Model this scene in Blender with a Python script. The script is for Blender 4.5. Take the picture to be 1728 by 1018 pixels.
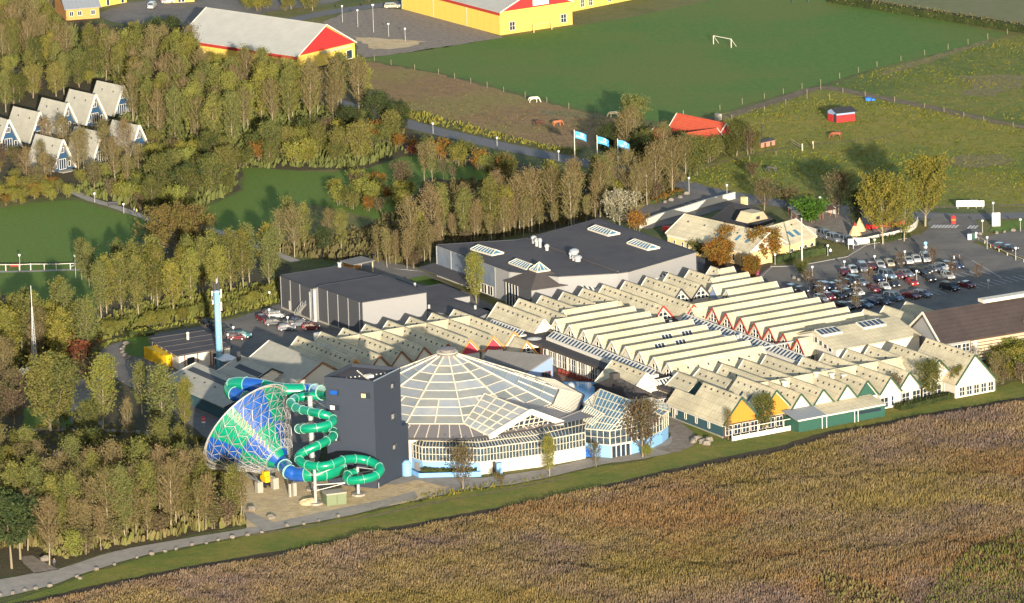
import bpy, bmesh, math, random
import numpy as np
from mathutils import Vector, Matrix
R = random.Random(7)
for o in list(bpy.data.objects): bpy.data.objects.remove(o, do_unlink=True)
SC = bpy.context.scene
COL = SC.collection
# ---------------------------------------------------------------- camera, sky, sun, exposure
F_PX, PITCH, ROLL, H = 9200.0, math.radians(13.737), math.radians(-1.632), 290.0
CXP, CYP = 864.0, 509.0
FW = Vector((0, math.cos(PITCH), -math.sin(PITCH)))
_r = Vector((1, 0, 0)); _u = _r.cross(FW)
RT = _r*math.cos(ROLL)+_u*math.sin(ROLL)
UP = -_r*math.sin(ROLL)+_u*math.cos(ROLL)
cam_d = bpy.data.cameras.new('camera'); cam = bpy.data.objects.new('camera', cam_d); COL.objects.link(cam)
m3 = Matrix((RT, UP, -FW)).transposed()
cam.matrix_world = Matrix.Translation((0, 0, H)) @ m3.to_4x4()
cam_d.sensor_width = 36; cam_d.lens = F_PX/1728*36; cam_d.clip_start = 10; cam_d.clip_end = 20000
SC.camera = cam
SUN_EL, SUN_AZ = math.radians(10.3), math.radians(6.0)      # light travels away from the camera, a little to the left
LDIR = Vector((-math.sin(SUN_AZ)*math.cos(SUN_EL), math.cos(SUN_AZ)*math.cos(SUN_EL), -math.sin(SUN_EL)))
sd = bpy.data.lights.new('sun', 'SUN'); sun = bpy.data.objects.new('sun', sd); COL.objects.link(sun)
sd.energy = 5.0; sd.angle = math.radians(0.5); sd.color = (1, .89, .73)
sun.rotation_euler = LDIR.to_track_quat('-Z', 'Y').to_euler(); sun.location = (0, 0, 400)
W = bpy.data.worlds.new('World'); SC.world = W; W.use_nodes = True
nt = W.node_tree; bg = nt.nodes['Background']; sky = nt.nodes.new('ShaderNodeTexSky')
sky.sky_type = 'NISHITA'; sky.sun_disc = False; sky.sun_elevation = SUN_EL
sdir = -LDIR; sky.sun_rotation = math.atan2(sdir.x, sdir.y)
nt.links.new(sky.outputs[0], bg.inputs[0]); bg.inputs[1].default_value = 0.15
SC.view_settings.view_transform = 'Standard'; SC.view_settings.look = 'None'
SC.view_settings.exposure = 1.13; SC.view_settings.gamma = 1; SC.view_settings.use_curve_mapping = False
SC.render.engine = 'CYCLES'
# ---------------------------------------------------------------- where things stand: photograph pixel -> place
EYE = Vector((0, 0, H))
def ray(px, py): return FW*F_PX + RT*(px-CXP) - UP*(py-CYP)
def G(px, py, z=0.0):
    d = ray(px, py); return EYE + d*((z-H)/d.z)
def D(px, py, gy):                       # a point seen at (px,py) that stands over the ground seen at row gy
    y = G(px, gy).y; d = ray(px, py); return EYE + d*(y/d.y)
def X(p, a, b):                          # point seen at p on the upright plane through a and b
    n = Vector((b.y-a.y, a.x-b.x, 0)); d = ray(*p); t = (a-EYE).dot(n)/d.dot(n); return EYE + d*t
def flat(v, z=0.0): return Vector((v.x, v.y, z))
# ---------------------------------------------------------------- materials
MATS = {}
def mat(name, c, rough=.7, var=.12, scale=.6, bump=0, bscale=4.0, c2=None, metal=0, spec=.3, rnd=0, rnd2=None, lines=None, objcol=False, coat=0, c3=None, scale3=.03, c4=None, scale4=.02, detail=6, stops=(.38,.62)):
    """c2/c3: second and third colour mixed in by noise; lines: list of (axis,period,width,factor) seams along uv."""
    m = bpy.data.materials.new(name); m.use_nodes = True; t = m.node_tree; N = t.nodes; L = t.links
    b = N['Principled BSDF']; b.inputs['Roughness'].default_value = rough; b.inputs['Metallic'].default_value = metal
    b.inputs['Specular IOR Level'].default_value = spec; b.inputs['Coat Weight'].default_value = coat
    geo = N.new('ShaderNodeNewGeometry')
    def noise(sc, det=detail, ro=.6):
        n = N.new('ShaderNodeTexNoise'); n.inputs['Scale'].default_value = sc; n.inputs['Detail'].default_value = det; n.inputs['Roughness'].default_value = ro
        L.new(geo.outputs['Position'], n.inputs['Vector']); return n.outputs['Fac']
    def ramp(src, a, bb):
        r = N.new('ShaderNodeMapRange'); r.inputs[1].default_value = a; r.inputs[2].default_value = bb; L.new(src, r.inputs[0]); return r.outputs[0]
    def mix(f, a, bb, mode='MIX'):
        x = N.new('ShaderNodeMix'); x.data_type = 'RGBA'; x.blend_type = mode
        if isinstance(f, float): x.inputs[0].default_value = f
        else: L.new(f, x.inputs[0])
        for i, v in ((6, a), (7, bb)):
            if isinstance(v, tuple): x.inputs[i].default_value = (*v, 1)
            else: L.new(v, x.inputs[i])
        return x.outputs[2]
    if objcol:
        oi = N.new('ShaderNodeObjectInfo'); cur = oi.outputs['Color']
    else:
        cur = tuple(c)
    if c2: cur = mix(ramp(noise(scale), *stops), cur, tuple(c2))
    if c3: cur = mix(ramp(noise(scale3, 5, .65), .45, .6), cur, tuple(c3))
    if c4: cur = mix(ramp(noise(scale4, 5, .6), .5, .6), cur, tuple(c4))
    if var:
        g = 1-var
        cur = mix(ramp(noise(scale*2.3, 8, .7), .25, .75), cur, mix(1.0, cur, (g, g, g), 'MULTIPLY'))
    if rnd:
        oi = N.new('ShaderNodeObjectInfo'); g = 1-rnd
        cur = mix(oi.outputs['Random'], cur, mix(1.0, cur, (g*1.0, g*.96, g*.8), 'MULTIPLY'))
        if rnd2:
            q = N.new('ShaderNodeMath'); q.operation = 'MULTIPLY'; q.inputs[1].default_value = 13.7; L.new(oi.outputs['Random'], q.inputs[0])
            fr = N.new('ShaderNodeMath'); fr.operation = 'FRACT'; L.new(q.outputs[0], fr.inputs[0]); q2 = N.new('ShaderNodeMath'); q2.operation = 'POWER'; q2.inputs[1].default_value = 1.6; L.new(fr.outputs[0], q2.inputs[0]); cur = mix(q2.outputs[0], cur, tuple(rnd2))
    if lines:
        uv = N.new('ShaderNodeUVMap'); sx = N.new('ShaderNodeSeparateXYZ'); L.new(uv.outputs[0], sx.inputs[0])
        for ax, per, wid, fac in lines:
            q = N.new('ShaderNodeMath'); q.operation = 'MULTIPLY'; q.inputs[1].default_value = 1/per; L.new(sx.outputs[ax], q.inputs[0])
            fr = N.new('ShaderNodeMath'); fr.operation = 'FRACT'; L.new(q.outputs[0], fr.inputs[0])
            lt = N.new('ShaderNodeMath'); lt.operation = 'LESS_THAN'; lt.inputs[1].default_value = wid/per; L.new(fr.outputs[0], lt.inputs[0])
            cur = mix(lt.outputs[0], cur, mix(1.0, cur, (fac, fac, fac), 'MULTIPLY'))
    if isinstance(cur, tuple): b.inputs['Base Color'].default_value = (*cur, 1)
    else: L.new(cur, b.inputs['Base Color'])
    if bump:
        bp = N.new('ShaderNodeBump'); bp.inputs['Strength'].default_value = 1; bp.inputs['Distance'].default_value = bump
        L.new(noise(bscale, 8, .65), bp.inputs['Height']); L.new(bp.outputs[0], b.inputs['Normal'])
    MATS[name] = m; return m
M = MATS
# ground
mat('rough_grass', (.13,.135,.03), .95, .35, .25, .5, 1.2, c2=(.17,.145,.05), c3=(.075,.1,.025), scale3=.02)
mat('pitch_grass', (.06,.15,.016), .95, .35, .5, .12, 2.0, c2=(.095,.165,.02), c3=(.115,.155,.022), scale3=.014)
mat('pasture', (.19,.195,.022), .95, .4, .16, .5, .9, c2=(.26,.21,.035), c3=(.125,.16,.02), scale3=.018)
mat('tussock', (.12,.16,.02), .95, .4, .2, .5, .8, c2=(.21,.18,.035), c3=(.085,.13,.016), scale3=.02)
mat('paddock', (.29,.175,.075), .97, .4, .25, .4, 1.5, c2=(.22,.135,.06), c3=(.24,.185,.055), scale3=.03)
mat('stubble', (.14,.15,.06), .97, .2, .1, .2, 2, c2=(.16,.155,.07))
mat('lawn', (.095,.165,.014), .95, .3, .4, .15, 2, c2=(.105,.155,.016))
mat('verge_grass', (.17,.18,.022), .95, .35, .3, .35, 2, c2=(.23,.19,.038), c3=(.12,.155,.018), scale3=.05)
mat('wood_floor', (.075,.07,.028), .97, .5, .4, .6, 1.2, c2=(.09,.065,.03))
mat('weeds', (.12,.12,.02), .97, .4, .5, .6, 2, c2=(.16,.12,.03), c3=(.06,.08,.02), scale3=.12)
mat('dry_grass', (.24,.19,.09), .97, .4, .6, .4, 2, c2=(.14,.13,.05))
mat('asphalt', (.15,.135,.12), .93, .25, .3, .05, 3, c2=(.12,.108,.098), c3=(.18,.16,.135), scale3=.06)
mat('road_asphalt', (.13,.13,.135), .93, .2, .2, .03, 3, c2=(.13,.125,.125))
mat('gravel', (.27,.225,.18), .97, .3, .8, .1, 4, c2=(.2,.16,.12))
mat('track_dirt', (.19,.14,.09), .97, .3, .5, .15, 3, c2=(.13,.1,.06))
mat('path_asphalt', (.34,.3,.25), .95, .2, .4, .04, 3, c2=(.28,.25,.21))
mat('paving', (.32,.285,.24), .93, .25, .3, .03, 3, c2=(.25,.225,.19))
mat('sand', (.62,.46,.25), .97, .3, .35, .25, 1.5, c2=(.45,.33,.18), c3=(.54,.42,.25), scale3=.1)
mat('marsh', (.07,.045,.022), .97, .4, .3, .3, 2, c2=(.06,.045,.025))
mat('paint_white', (.5,.49,.46), .8, .15)
mat('earth_bed', (.09,.06,.045), .97, .4, 1, .2, 4, c2=(.06,.05,.04))
# buildings
mat('roof_cream', (.54,.475,.32), .85, .2, .5, .03, 6, c2=(.48,.42,.285), c3=(.41,.365,.25), scale3=.12, lines=[(0,1.05,.12,.8),(1,1.6,.12,.76)])
mat('roof_pale', (.34,.32,.26), .85, .12, .5, .03, 6, c2=(.3,.285,.235), lines=[(1,1.6,.06,.85),(0,1.05,.06,.9)])
mat('roof_hall', (.36,.35,.31), .7, .08, .3, 0, c2=(.33,.32,.285), lines=[(0,1.0,.06,.94)])
mat('roof_brown', (.042,.032,.031), .85, .2, .3, .03, 4, c2=(.052,.039,.036), lines=[(1,1.1,.12,.7),(0,.9,.08,.85)])
mat('roof_tar', (.07,.062,.066), .92, .25, .3, .02, 4, c2=(.058,.052,.056), c3=(.08,.072,.072), scale3=.05)
mat('roof_pavilion', (.062,.054,.052), .9, .2, .5, 0, c2=(.055,.048,.046), lines=[(1,.8,.07,.85)])
mat('roof_slate_grey', (.17,.16,.145), .85, .12, .3, 0, c2=(.15,.14,.13), lines=[(0,1.2,.08,.88)])
mat('roof_black', (.03,.03,.035), .8, .2, 1, .03, 5, lines=[(1,.5,.1,.7)])
mat('roof_red', (.4,.065,.03), .8, .15, .6, .03, 5, c2=(.44,.075,.035), lines=[(1,.8,.1,.8)])
mat('roof_orange', (.46,.16,.05), .85, .3, .8, .04, 5, c2=(.34,.12,.05), lines=[(1,.6,.1,.8)])
mat('roof_greyblue', (.2,.22,.24), .7, .12, .5, 0, lines=[(0,1.2,.1,.85)])
mat('wall_white', (.52,.48,.4), .8, .08, .6)
mat('wall_cream', (.42,.35,.23), .85, .12, .5, lines=[(1,1.2,.1,.8)])
mat('wall_grey_panel', (.06,.06,.065), .75, .06, .4, lines=[(1,.5,.05,.9)])
mat('wall_grey_light', (.23,.225,.22), .75, .06, .4, lines=[(1,.5,.05,.92)])
mat('tower_cladding', (.028,.037,.056), .8, .08, .4, lines=[(1,.4,.05,.8)])
mat('wall_brown', (.09,.05,.035), .85, .2)
mat('wall_blue', (.17,.34,.55), .7, .08)
mat('wall_steel_blue', (.2,.27,.4), .7, .08)
mat('wall_teal', (.03,.075,.09), .8, .15, lines=[(0,.25,.04,.75)])
mat('wall_green', (.02,.075,.055), .75, .12, lines=[(0,.3,.04,.8)])
mat('wall_yellow', (.56,.4,.08), .8, .1, .4, lines=[(0,3.4,.12,.8)])
mat('wall_pale_yellow', (.58,.43,.2), .85, .08)
mat('wall_orange', (.42,.19,.025), .8, .12, lines=[(0,.9,.06,.8)])
mat('wall_ochre', (.52,.25,.08), .85, .2, 1, lines=[(1,.5,.08,.8)])
mat('wall_red', (.34,.022,.022), .8, .12, lines=[(0,.5,.05,.85)])
mat('wall_magenta', (.38,.04,.06), .8, .1)
mat('wall_brick', (.4,.19,.12), .9, .25, 2, lines=[(1,.35,.06,.8)])
mat('wall_house_blue', (.02,.06,.12), .8, .15, lines=[(0,.4,.06,.75)])
mat('trim_white', (.52,.49,.42), .6, .05)
mat('trim_brown', (.2,.08,.04), .7, .1)
mat('trim_red', (.3,.03,.022), .7, .08)
mat('trim_orange', (.5,.22,.06), .7, .08)
mat('trim_green', (.02,.06,.04), .7, .08)
mat('trim_dark', (.035,.035,.04), .6, .1)
mat('steel', (.35,.35,.35), .4, .08, metal=.4)
mat('galvanised', (.4,.4,.39), .45, .08, metal=.3)
mat('concrete', (.3,.275,.23), .9, .2, 1)
mat('glass_dark', (.02,.03,.045), .08, 0, spec=.7)
mat('glass_blue', (.05,.13,.2), .1, .3, 1.2, spec=.8, c2=(.1,.22,.28))
mat('glass_milky', (.21,.25,.3), .35, .15, .25, spec=.35, c2=(.34,.33,.3), rnd=.28, stops=(.3,.8))
mat('glass_sky_reflection', (.13,.16,.2), .15, .15, .3, spec=.6, c2=(.18,.2,.23))  # blue-grey sky reflection put into the colour of the glass
mat('glass_arcade', (.025,.04,.06), .12, .4, 1.5, spec=.6, c2=(.07,.1,.12))
mat('bar_cream', (.5,.45,.35), .6, .05)
mat('skirt_metal', (.16,.145,.14), .6, .12, .5)
mat('slide_green', (.0,.2,.11), .25, .1, .5, spec=.6, coat=.4)
mat('slide_blue', (.01,.07,.3), .25, .1, .5, spec=.6, coat=.4)
mat('slide_joint', (.2,.38,.32), .4, .05)
mat('chimney_blue', (.17,.36,.5), .6, .06)
mat('yellow_container', (.66,.4,.01), .6, .12, lines=[(0,.4,.1,.82)])
mat('pool_water', (.08,.36,.6), .06, .1, 2, .02, 3, spec=.7)
mat('terrace_tile', (.26,.14,.09), .9, .2, 1)
mat('planter_blue', (.16,.34,.6), .7, .08)
mat('flag_blue', (.06,.33,.68), .7, .1, 2)
mat('flag_white', (.6,.6,.6), .7, .05)
mat('sign_red', (.6,.03,.03), .6, .05)
mat('utility_green', (.13,.16,.09), .7, .1)
mat('rust', (.35,.15,.06), .9, .2)
mat('blue_tarp', (.03,.16,.6), .6, .1)
mat('pink_plastic', (.6,.06,.35), .5, .05)
mat('boulder_stone', (.2,.175,.14), .95, .3, 1)
mat('lounger_red', (.16,.03,.02), .9, .2)
# vehicles
mat('car_paint', (1,1,1), .3, .0, objcol=True, spec=.5, coat=.5)
mat('car_glass', (.02,.025,.03), .06, 0, spec=.8)
mat('tyre', (.02,.02,.02), .9, .1)
mat('rim', (.4,.4,.4), .4, 0, metal=.6)
mat('lamp_glass', (.7,.7,.68), .2, 0)
mat('tail_lamp', (.5,.02,.02), .3, 0)
# creatures
mat('skin', (.5,.3,.22), .7, .05); mat('hair', (.08,.05,.03), .8, .1)
mat('cloth', (1,1,1), .9, .1, 4, objcol=True)
mat('horse_coat', (1,1,1), .75, .1, 2, objcol=True)
# ---------------------------------------------------------------- mesh builder
class MB:
    def __init__(s): s.v = []; s.f = []; s.m = []
    def face(s, pts, mi=0):
        n = len(s.v); s.v += [tuple(p) for p in pts]; s.f.append(tuple(range(n, n+len(pts)))); s.m.append(mi)
    def box(s, c, dx, dy, dz, ux=Vector((1,0,0)), mi=0, lift=True):
        """box on base centre c, size dx along ux, dy across, dz up"""
        ux = Vector(ux).normalized(); uy = Vector((-ux.y, ux.x, 0)); uz = Vector((0,0,1)); c = Vector(c)
        P = [c+ux*a*dx/2+uy*b*dy/2+uz*h for h in (0, dz) for a, b in ((-1,-1),(1,-1),(1,1),(-1,1))]
        s.hexa(P, mi)
    def hexa(s, P, mi=0):
        n = len(s.v); s.v += [tuple(p) for p in P]
        for q in ((3,2,1,0),(4,5,6,7),(0,1,5,4),(1,2,6,5),(2,3,7,6),(3,0,4,7)):
            s.f.append(tuple(n+i for i in q)); s.m.append(mi)
    def prism(s, poly, z0, z1, mi=0, top=None):
        """upright prism over a list of points"""
        P = [Vector((p[0], p[1], 0)) for p in poly]
        area = sum(P[i].x*P[(i+1)%len(P)].y-P[(i+1)%len(P)].x*P[i].y for i in range(len(P)))
        if area < 0: P.reverse()
        k = len(P); n = len(s.v)
        s.v += [(p.x,p.y,z0) for p in P]+[(p.x,p.y,z1) for p in P]
        for i in range(k):
            j = (i+1)%k; s.f.append((n+i, n+j, n+k+j, n+k+i)); s.m.append(mi)
        s.f.append(tuple(n+k+i for i in range(k))); s.m.append(mi if top is None else top)
        s.f.append(tuple(n+i for i in reversed(range(k)))); s.m.append(mi)
    def slab(s, quad, th, mi=0):
        """roof plane: polygon given by its top face, thickened downwards along z"""
        k = len(quad); n = len(s.v); Q = [Vector(p) for p in quad]
        nn = Vector((0,0,0))
        for i in range(k): nn += Q[i].cross(Q[(i+1)%k])
        if nn.z < 0: Q.reverse()
        s.v += [tuple(p-Vector((0,0,th))) for p in Q]+[tuple(p) for p in Q]
        for i in range(k):
            j = (i+1)%k; s.f.append((n+i, n+j, n+k+j, n+k+i)); s.m.append(mi)
        s.f.append(tuple(n+k+i for i in range(k))); s.m.append(mi)
        s.f.append(tuple(n+i for i in reversed(range(k)))); s.m.append(mi)
    def bar(s, a, b, w, h=None, mi=0, up=Vector((0,0,1))):
        """box beam between a and b, centred"""
        a, b = Vector(a), Vector(b); h = h or w; d = (b-a)
        if d.length < 1e-6: return
        d.normalize(); x = d.cross(up)
        if x.length < 1e-3: x = d.cross(Vector((1,0,0)))
        x.normalize(); y = x.cross(d)
        P = [p+x*i*w/2+y*j*h/2 for p in (a, b) for i, j in ((-1,-1),(1,-1),(1,1),(-1,1))]
        s.hexa(P, mi)
    def tube(s, pts, r, n=8, mi=0, cap=True, mis=None):
        """round tube along points; r number or list"""
        pts = [Vector(p) for p in pts]; k = len(pts); rr = r if isinstance(r, (list, tuple)) else [r]*k
        t = [(pts[min(i+1,k-1)]-pts[max(i-1,0)]).normalized() for i in range(k)]
        x = t[0].cross(Vector((0,0,1)))
        if x.length < 1e-3: x = t[0].cross(Vector((1,0,0)))
        x.normalize(); base = len(s.v)
        for i in range(k):
            x = (x-t[i]*x.dot(t[i])).normalized(); y = t[i].cross(x)
            for j in range(n):
                a = 2*math.pi*j/n; s.v.append(tuple(pts[i]+(x*math.cos(a)+y*math.sin(a))*rr[i]))
        for i in range(k-1):
            for j in range(n):
                q = (j+1)%n; s.f.append((base+i*n+j, base+i*n+q, base+(i+1)*n+q, base+(i+1)*n+j)); s.m.append(mis[i] if mis else mi)
        if cap:
            s.f.append(tuple(base+j for j in reversed(range(n)))); s.m.append(mi)
            s.f.append(tuple(base+(k-1)*n+j for j in range(n))); s.m.append(mi)
    def blob(s, c, r, n=8, rings=5, mi=0, jit=0, rnd=None):
        """low-poly ellipsoid; r = (x,y,z)"""
        c = Vector(c); base = len(s.v); rnd = rnd or R
        s.v.append((c.x, c.y, c.z-r[2]))
        for i in range(1, rings):
            ph = -math.pi/2+math.pi*i/rings
            for j in range(n):
                a = 2*math.pi*j/n; k = 1+rnd.uniform(-jit, jit)
                s.v.append((c.x+r[0]*math.cos(ph)*math.cos(a)*k, c.y+r[1]*math.cos(ph)*math.sin(a)*k, c.z+r[2]*math.sin(ph)*k))
        s.v.append((c.x, c.y, c.z+r[2])); top = len(s.v)-1
        for j in range(n):
            s.f.append((base, base+1+(j+1)%n, base+1+j)); s.m.append(mi)
            o = base+1+(rings-2)*n; s.f.append((top, o+j, o+(j+1)%n)); s.m.append(mi)
        for i in range(rings-2):
            o = base+1+i*n
            for j in range(n): s.f.append((o+j, o+(j+1)%n, o+n+(j+1)%n, o+n+j)); s.m.append(mi)
    def mesh(s, name, mats, off=Vector((0,0,0)), smooth=False):
        me = bpy.data.meshes.new(name); me.from_pydata([(v[0]-off[0], v[1]-off[1], v[2]-off[2]) for v in s.v], [], s.f)
        for mm in mats: me.materials.append(M[mm])
        me.polygons.foreach_set('material_index', s.m)
        uv = me.uv_layers.new(name='UVMap'); co = s.v
        for p in me.polygons:
            n = p.normal; h = Vector((-n.y, n.x, 0))
            h = h.normalized() if h.length > 1e-3 else Vector((1,0,0)); w = n.cross(h)
            for li in p.loop_indices:
                v = Vector(co[me.loops[li].vertex_index]); uv.data[li].uv = (v.dot(h), v.dot(w))
        if smooth: me.polygons.foreach_set('use_smooth', [True]*len(me.polygons))
        me.update(); return me
    def build(s, name, mats, parent=None, smooth=False, kind=None):
        if isinstance(mats, str): mats = [mats]
        off = parent_pos(parent) if parent else Vector((0,0,0))
        loc = Vector((0,0,0))
        if not parent and s.v:
            xs = [v[0] for v in s.v]; ys = [v[1] for v in s.v]; loc = Vector(((min(xs)+max(xs))/2, (min(ys)+max(ys))/2, min(v[2] for v in s.v))); off = loc
        o = bpy.data.objects.new(name, s.mesh(name, mats, off, smooth)); COL.objects.link(o)
        if parent: o.parent = parent
        else: o.location = loc
        if kind: o['kind'] = kind
        return o
def parent_pos(p):
    v = Vector((0,0,0))
    while p: v = v+p.location; p = p.parent
    return v
LABELS = {}
def tag(o, label, cat, group=None, kind=None):
    o['label'] = ' '.join(label.split()[:16]); o['category'] = cat
    if group: o['group'] = group
    if kind: o['kind'] = kind
    return o
def thing(name, label, cat, loc, group=None):
    o = bpy.data.objects.new(name, None); COL.objects.link(o); o.location = Vector(loc); o.empty_display_size = .5
    return tag(o, label, cat, group)
def copy_tree(o, parent=None):
    c = o.copy(); COL.objects.link(c); c.parent = parent
    for ch in o.children: copy_tree(ch, c)
    return c
# ---------------------------------------------------------------- the ground and what is laid on it
_lay = [0]
def jag(pts, step, amp, seed=1):
    """world outline with small irregularities so that edges of grass and gravel are not ruled"""
    rr = random.Random(seed); out = []
    for i in range(len(pts)):
        a, b = pts[i], pts[(i+1)%len(pts)]; n = max(1, int((b-a).length/step))
        for k in range(n):
            p = a.lerp(b, k/n); e = amp if 0 < k else amp*.3
            out.append(Vector((p.x+rr.uniform(-e, e), p.y+rr.uniform(-e, e)*1.5, 0)))
    return out
def sheet(name, px, m, layer, step=3, amp=.35, kind='structure', world=None):
    pts = world or [G(x, y) for x, y in px]
    if amp: pts = jag(pts, step, amp, len(name)+layer)
    z = .02*layer; b = bmesh.new(); vs = [b.verts.new((p.x, p.y, z)) for p in pts]
    f = b.faces.new(vs); f.normal_update()
    if f.normal.z < 0: f.normal_flip()
    bmesh.ops.triangulate(b, faces=b.faces[:])
    me = bpy.data.meshes.new(name); b.to_mesh(me); b.free(); me.materials.append(M[m])
    o = bpy.data.objects.new(name, me); COL.objects.link(o); o['kind'] = kind; return o
def smoothline(px, per=6):
    """Catmull-Rom through pixel points"""
    P = [Vector((x, y, 0)) for x, y in px]; out = []
    for i in range(len(P)-1):
        a, b, c, d = P[max(i-1,0)], P[i], P[i+1], P[min(i+2, len(P)-1)]
        for k in range(per):
            t = k/per; q = .5*((2*b)+(c-a)*t+(2*a-5*b+4*c-d)*t*t+(3*b-a-3*c+d)*t**3); out.append((q.x, q.y))
    out.append(tuple(px[-1])); return out
def strip(px, w, z=0.0, per=5):
    """ribbon outline (world) of given width along pixel points"""
    c = [G(x, y) for x, y in smoothline(px, per)]; Lf, Rt = [], []
    for i, p in enumerate(c):
        d = (c[min(i+1, len(c)-1)]-c[max(i-1, 0)]).normalized(); n = Vector((-d.y, d.x, 0)); ww = w[0]+(w[1]-w[0])*i/(len(c)-1) if isinstance(w, tuple) else w
        Lf.append(p+n*ww/2); Rt.append(p-n*ww/2)
    return Lf+Rt[::-1]
sheet('ground', None, 'rough_grass', 0, amp=0, world=[Vector((-4000,-300,0)), Vector((4000,-300,0)), Vector((4000,14000,0)), Vector((-4000,14000,0))])
sheet('far_field', [(1395,2),(1480,12),(1600,28),(1728,47),(2000,80),(2600,60),(2200,-120),(1200,-160),(1150,-40)], 'stubble', 1, 5, .6)
sheet('football_field', [(598,103),(632,97),(850,64),(965,45),(1060,30),(1180,5),(1290,-20),(1400,1),(1500,17),(1600,36),(1705,58),(1600,86),(1480,115),(1375,146),(1290,168),(1210,191),(1160,200),(1110,205),(1050,198),(960,180),(850,151),(740,122),(640,104)], 'pitch_grass', 2, 3, .4)
sheet('paddock', [(560,108),(625,104),(740,125),(850,155),(960,184),(1050,202),(1110,212),(1090,235),(960,250),(930,250),(800,217),(700,190),(640,172),(590,150)], 'paddock', 1, 2.5, .8)
sheet('pasture', [(1200,197),(1300,171),(1385,149),(1480,165),(1600,186),(1728,213),(2100,290),(2100,352),(1728,350),(1560,352),(1340,348),(1250,335),(1150,310),(1160,290),(1280,245),(1230,215)], 'pasture', 1, 3, .8)
sheet('upper_pasture', [(1390,147),(1480,117),(1600,88),(1710,60),(1790,60),(2100,110),(2100,285),(1728,210),(1600,184),(1480,163)], 'tussock', 2, 3, .8)
sheet('dry_patch', [(1610,130),(1680,125),(1728,128),(1728,150),(1660,165),(1625,160),(1640,145)], 'dry_grass', 4, 2, 1.2)
sheet('dry_patch', [(1590,268),(1640,262),(1700,262),(1722,272),(1690,280),(1620,283),(1588,278)], 'dry_grass', 3, 2, 1.2)
sheet('dry_patch', [(1480,125),(1560,98),(1680,64),(1660,76),(1580,102),(1500,126)], 'dry_grass', 3, 2, .8)
sheet('dry_patch', [(905,186),(960,188),(1010,196),(1040,200),(990,200),(930,196)], 'dry_grass', 2, 2, .8)
sheet('dirt_track', None, 'track_dirt', 3, 2, .4, world=strip([(1205,203),(1250,190),(1320,168),(1385,149),(1460,160),(1560,180),(1660,202),(1760,222)], (4.5,3)))
sheet('cow_path', None, 'dry_grass', 2, 2, .4, world=strip([(1170,290),(1240,268),(1320,250),(1400,241),(1470,235),(1530,222)], (1.8,1.2)))
sheet('cow_path', None, 'dry_grass', 3, 2, .3, world=strip([(1560,352),(1620,348),(1680,347),(1760,346)], (3,2)))
# gravel yard between the two yellow halls
sheet('gravel_yard', [(545,38),(580,22),(640,14),(700,18),(760,35),(850,64),(700,88),(612,98),(598,70)], 'gravel', 2, 2, .7)
sheet('side_road', None, 'road_asphalt', 3, 3, .1, world=strip([(460,42),(540,24),(620,12),(690,3),(800,-20)], 6))
sheet('mud_patch', [(595,62),(650,66),(720,70),(690,80),(630,84)], 'sand', 3, 2, .8)
sheet('farm_yard', [(160,25),(215,5),(330,-10),(460,-20),(640,-18),(560,6),(470,18),(360,40),(270,45),(190,38)], 'asphalt', 2, 3, .3)
# country road behind the wood
sheet('country_road', None, 'road_asphalt', 4, 3, .08, world=strip([(560,172),(640,195),(700,213),(780,232),(860,250),(940,266),(1010,280),(1090,297),(1150,311),(1200,324),(1260,334),(1330,346),(1420,356),(1520,362),(1620,366),(1728,364),(1900,358)], 6.4))
sheet('roadside_weeds', [(600,165),(640,172),(700,188),(800,214),(930,247),(985,252),(975,268),(940,260),(860,243),(780,225),(700,206),(640,188)], 'weeds', 2, 1.5, .6)
# lawns in the park
sheet('park_lawn', [(410,282),(470,287),(560,292),(620,285),(680,265),(720,262),(770,275),(830,290),(832,312),(780,305),(720,300),(700,330),(640,372),(560,352),(500,340),(480,372),(420,388),(360,395),(300,362),(360,345),(410,322)], 'lawn', 2, 3, .5)
sheet('west_lawn', [(-60,356),(0,352),(60,343),(120,338),(180,352),(246,372),(240,400),(190,428),(160,442),(0,443),(-80,440)], 'lawn', 2, 3, .4)
sheet('meadow_strip', [(-80,448),(160,446),(250,470),(240,530),(170,560),(60,520),(-80,500)], 'lawn', 1, 3, .4)
sheet('foot_path', None, 'path_asphalt', 3, 2, .15, world=strip([(120,322),(150,336),(190,348),(230,362),(270,375),(330,382),(380,395),(420,412),(465,428),(500,442)], 2.5))
sheet('foot_path', None, 'path_asphalt', 3, 2, .15, world=strip([(-60,458),(0,459),(60,458),(110,456),(150,456)], 1.6))
# wood floors
sheet('wood_floor', [(-250,-60),(60,-40),(110,20),(170,42),(330,45),(330,70),(500,110),(560,110),(640,180),(620,185),(700,225),(830,262),(940,290),(1060,300),(1160,330),(1100,360),(1020,372),(880,395),(740,430),(700,452),(560,440),(480,430),(640,372),(700,330),(720,300),(830,310),(830,290),(720,262),(680,265),(600,288),(470,286),(410,282),(400,322),(330,352),(240,362),(120,332),(-250,356)], 'wood_floor', 1, 4, 1.0)
sheet('wood_floor', [(150,440),(300,400),(470,432),(500,470),(470,512),(380,538),(240,566),(150,600),(130,560),(170,500)], 'wood_floor', 2, 3, .8)
sheet('wood_floor', [(-250,500),(60,500),(150,560),(160,610),(240,660),(330,700),(372,760),(416,888),(194,930),(104,958),(0,976),(-250,1010)], 'wood_floor', 3, 3, .8)
sheet('roadside_weeds', [(150,606),(160,580),(240,556),(330,540),(400,524),(470,500),(474,512),(400,533),(330,549),(250,562),(175,588),(158,604)], 'weeds', 4, 1.2, .4)
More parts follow.
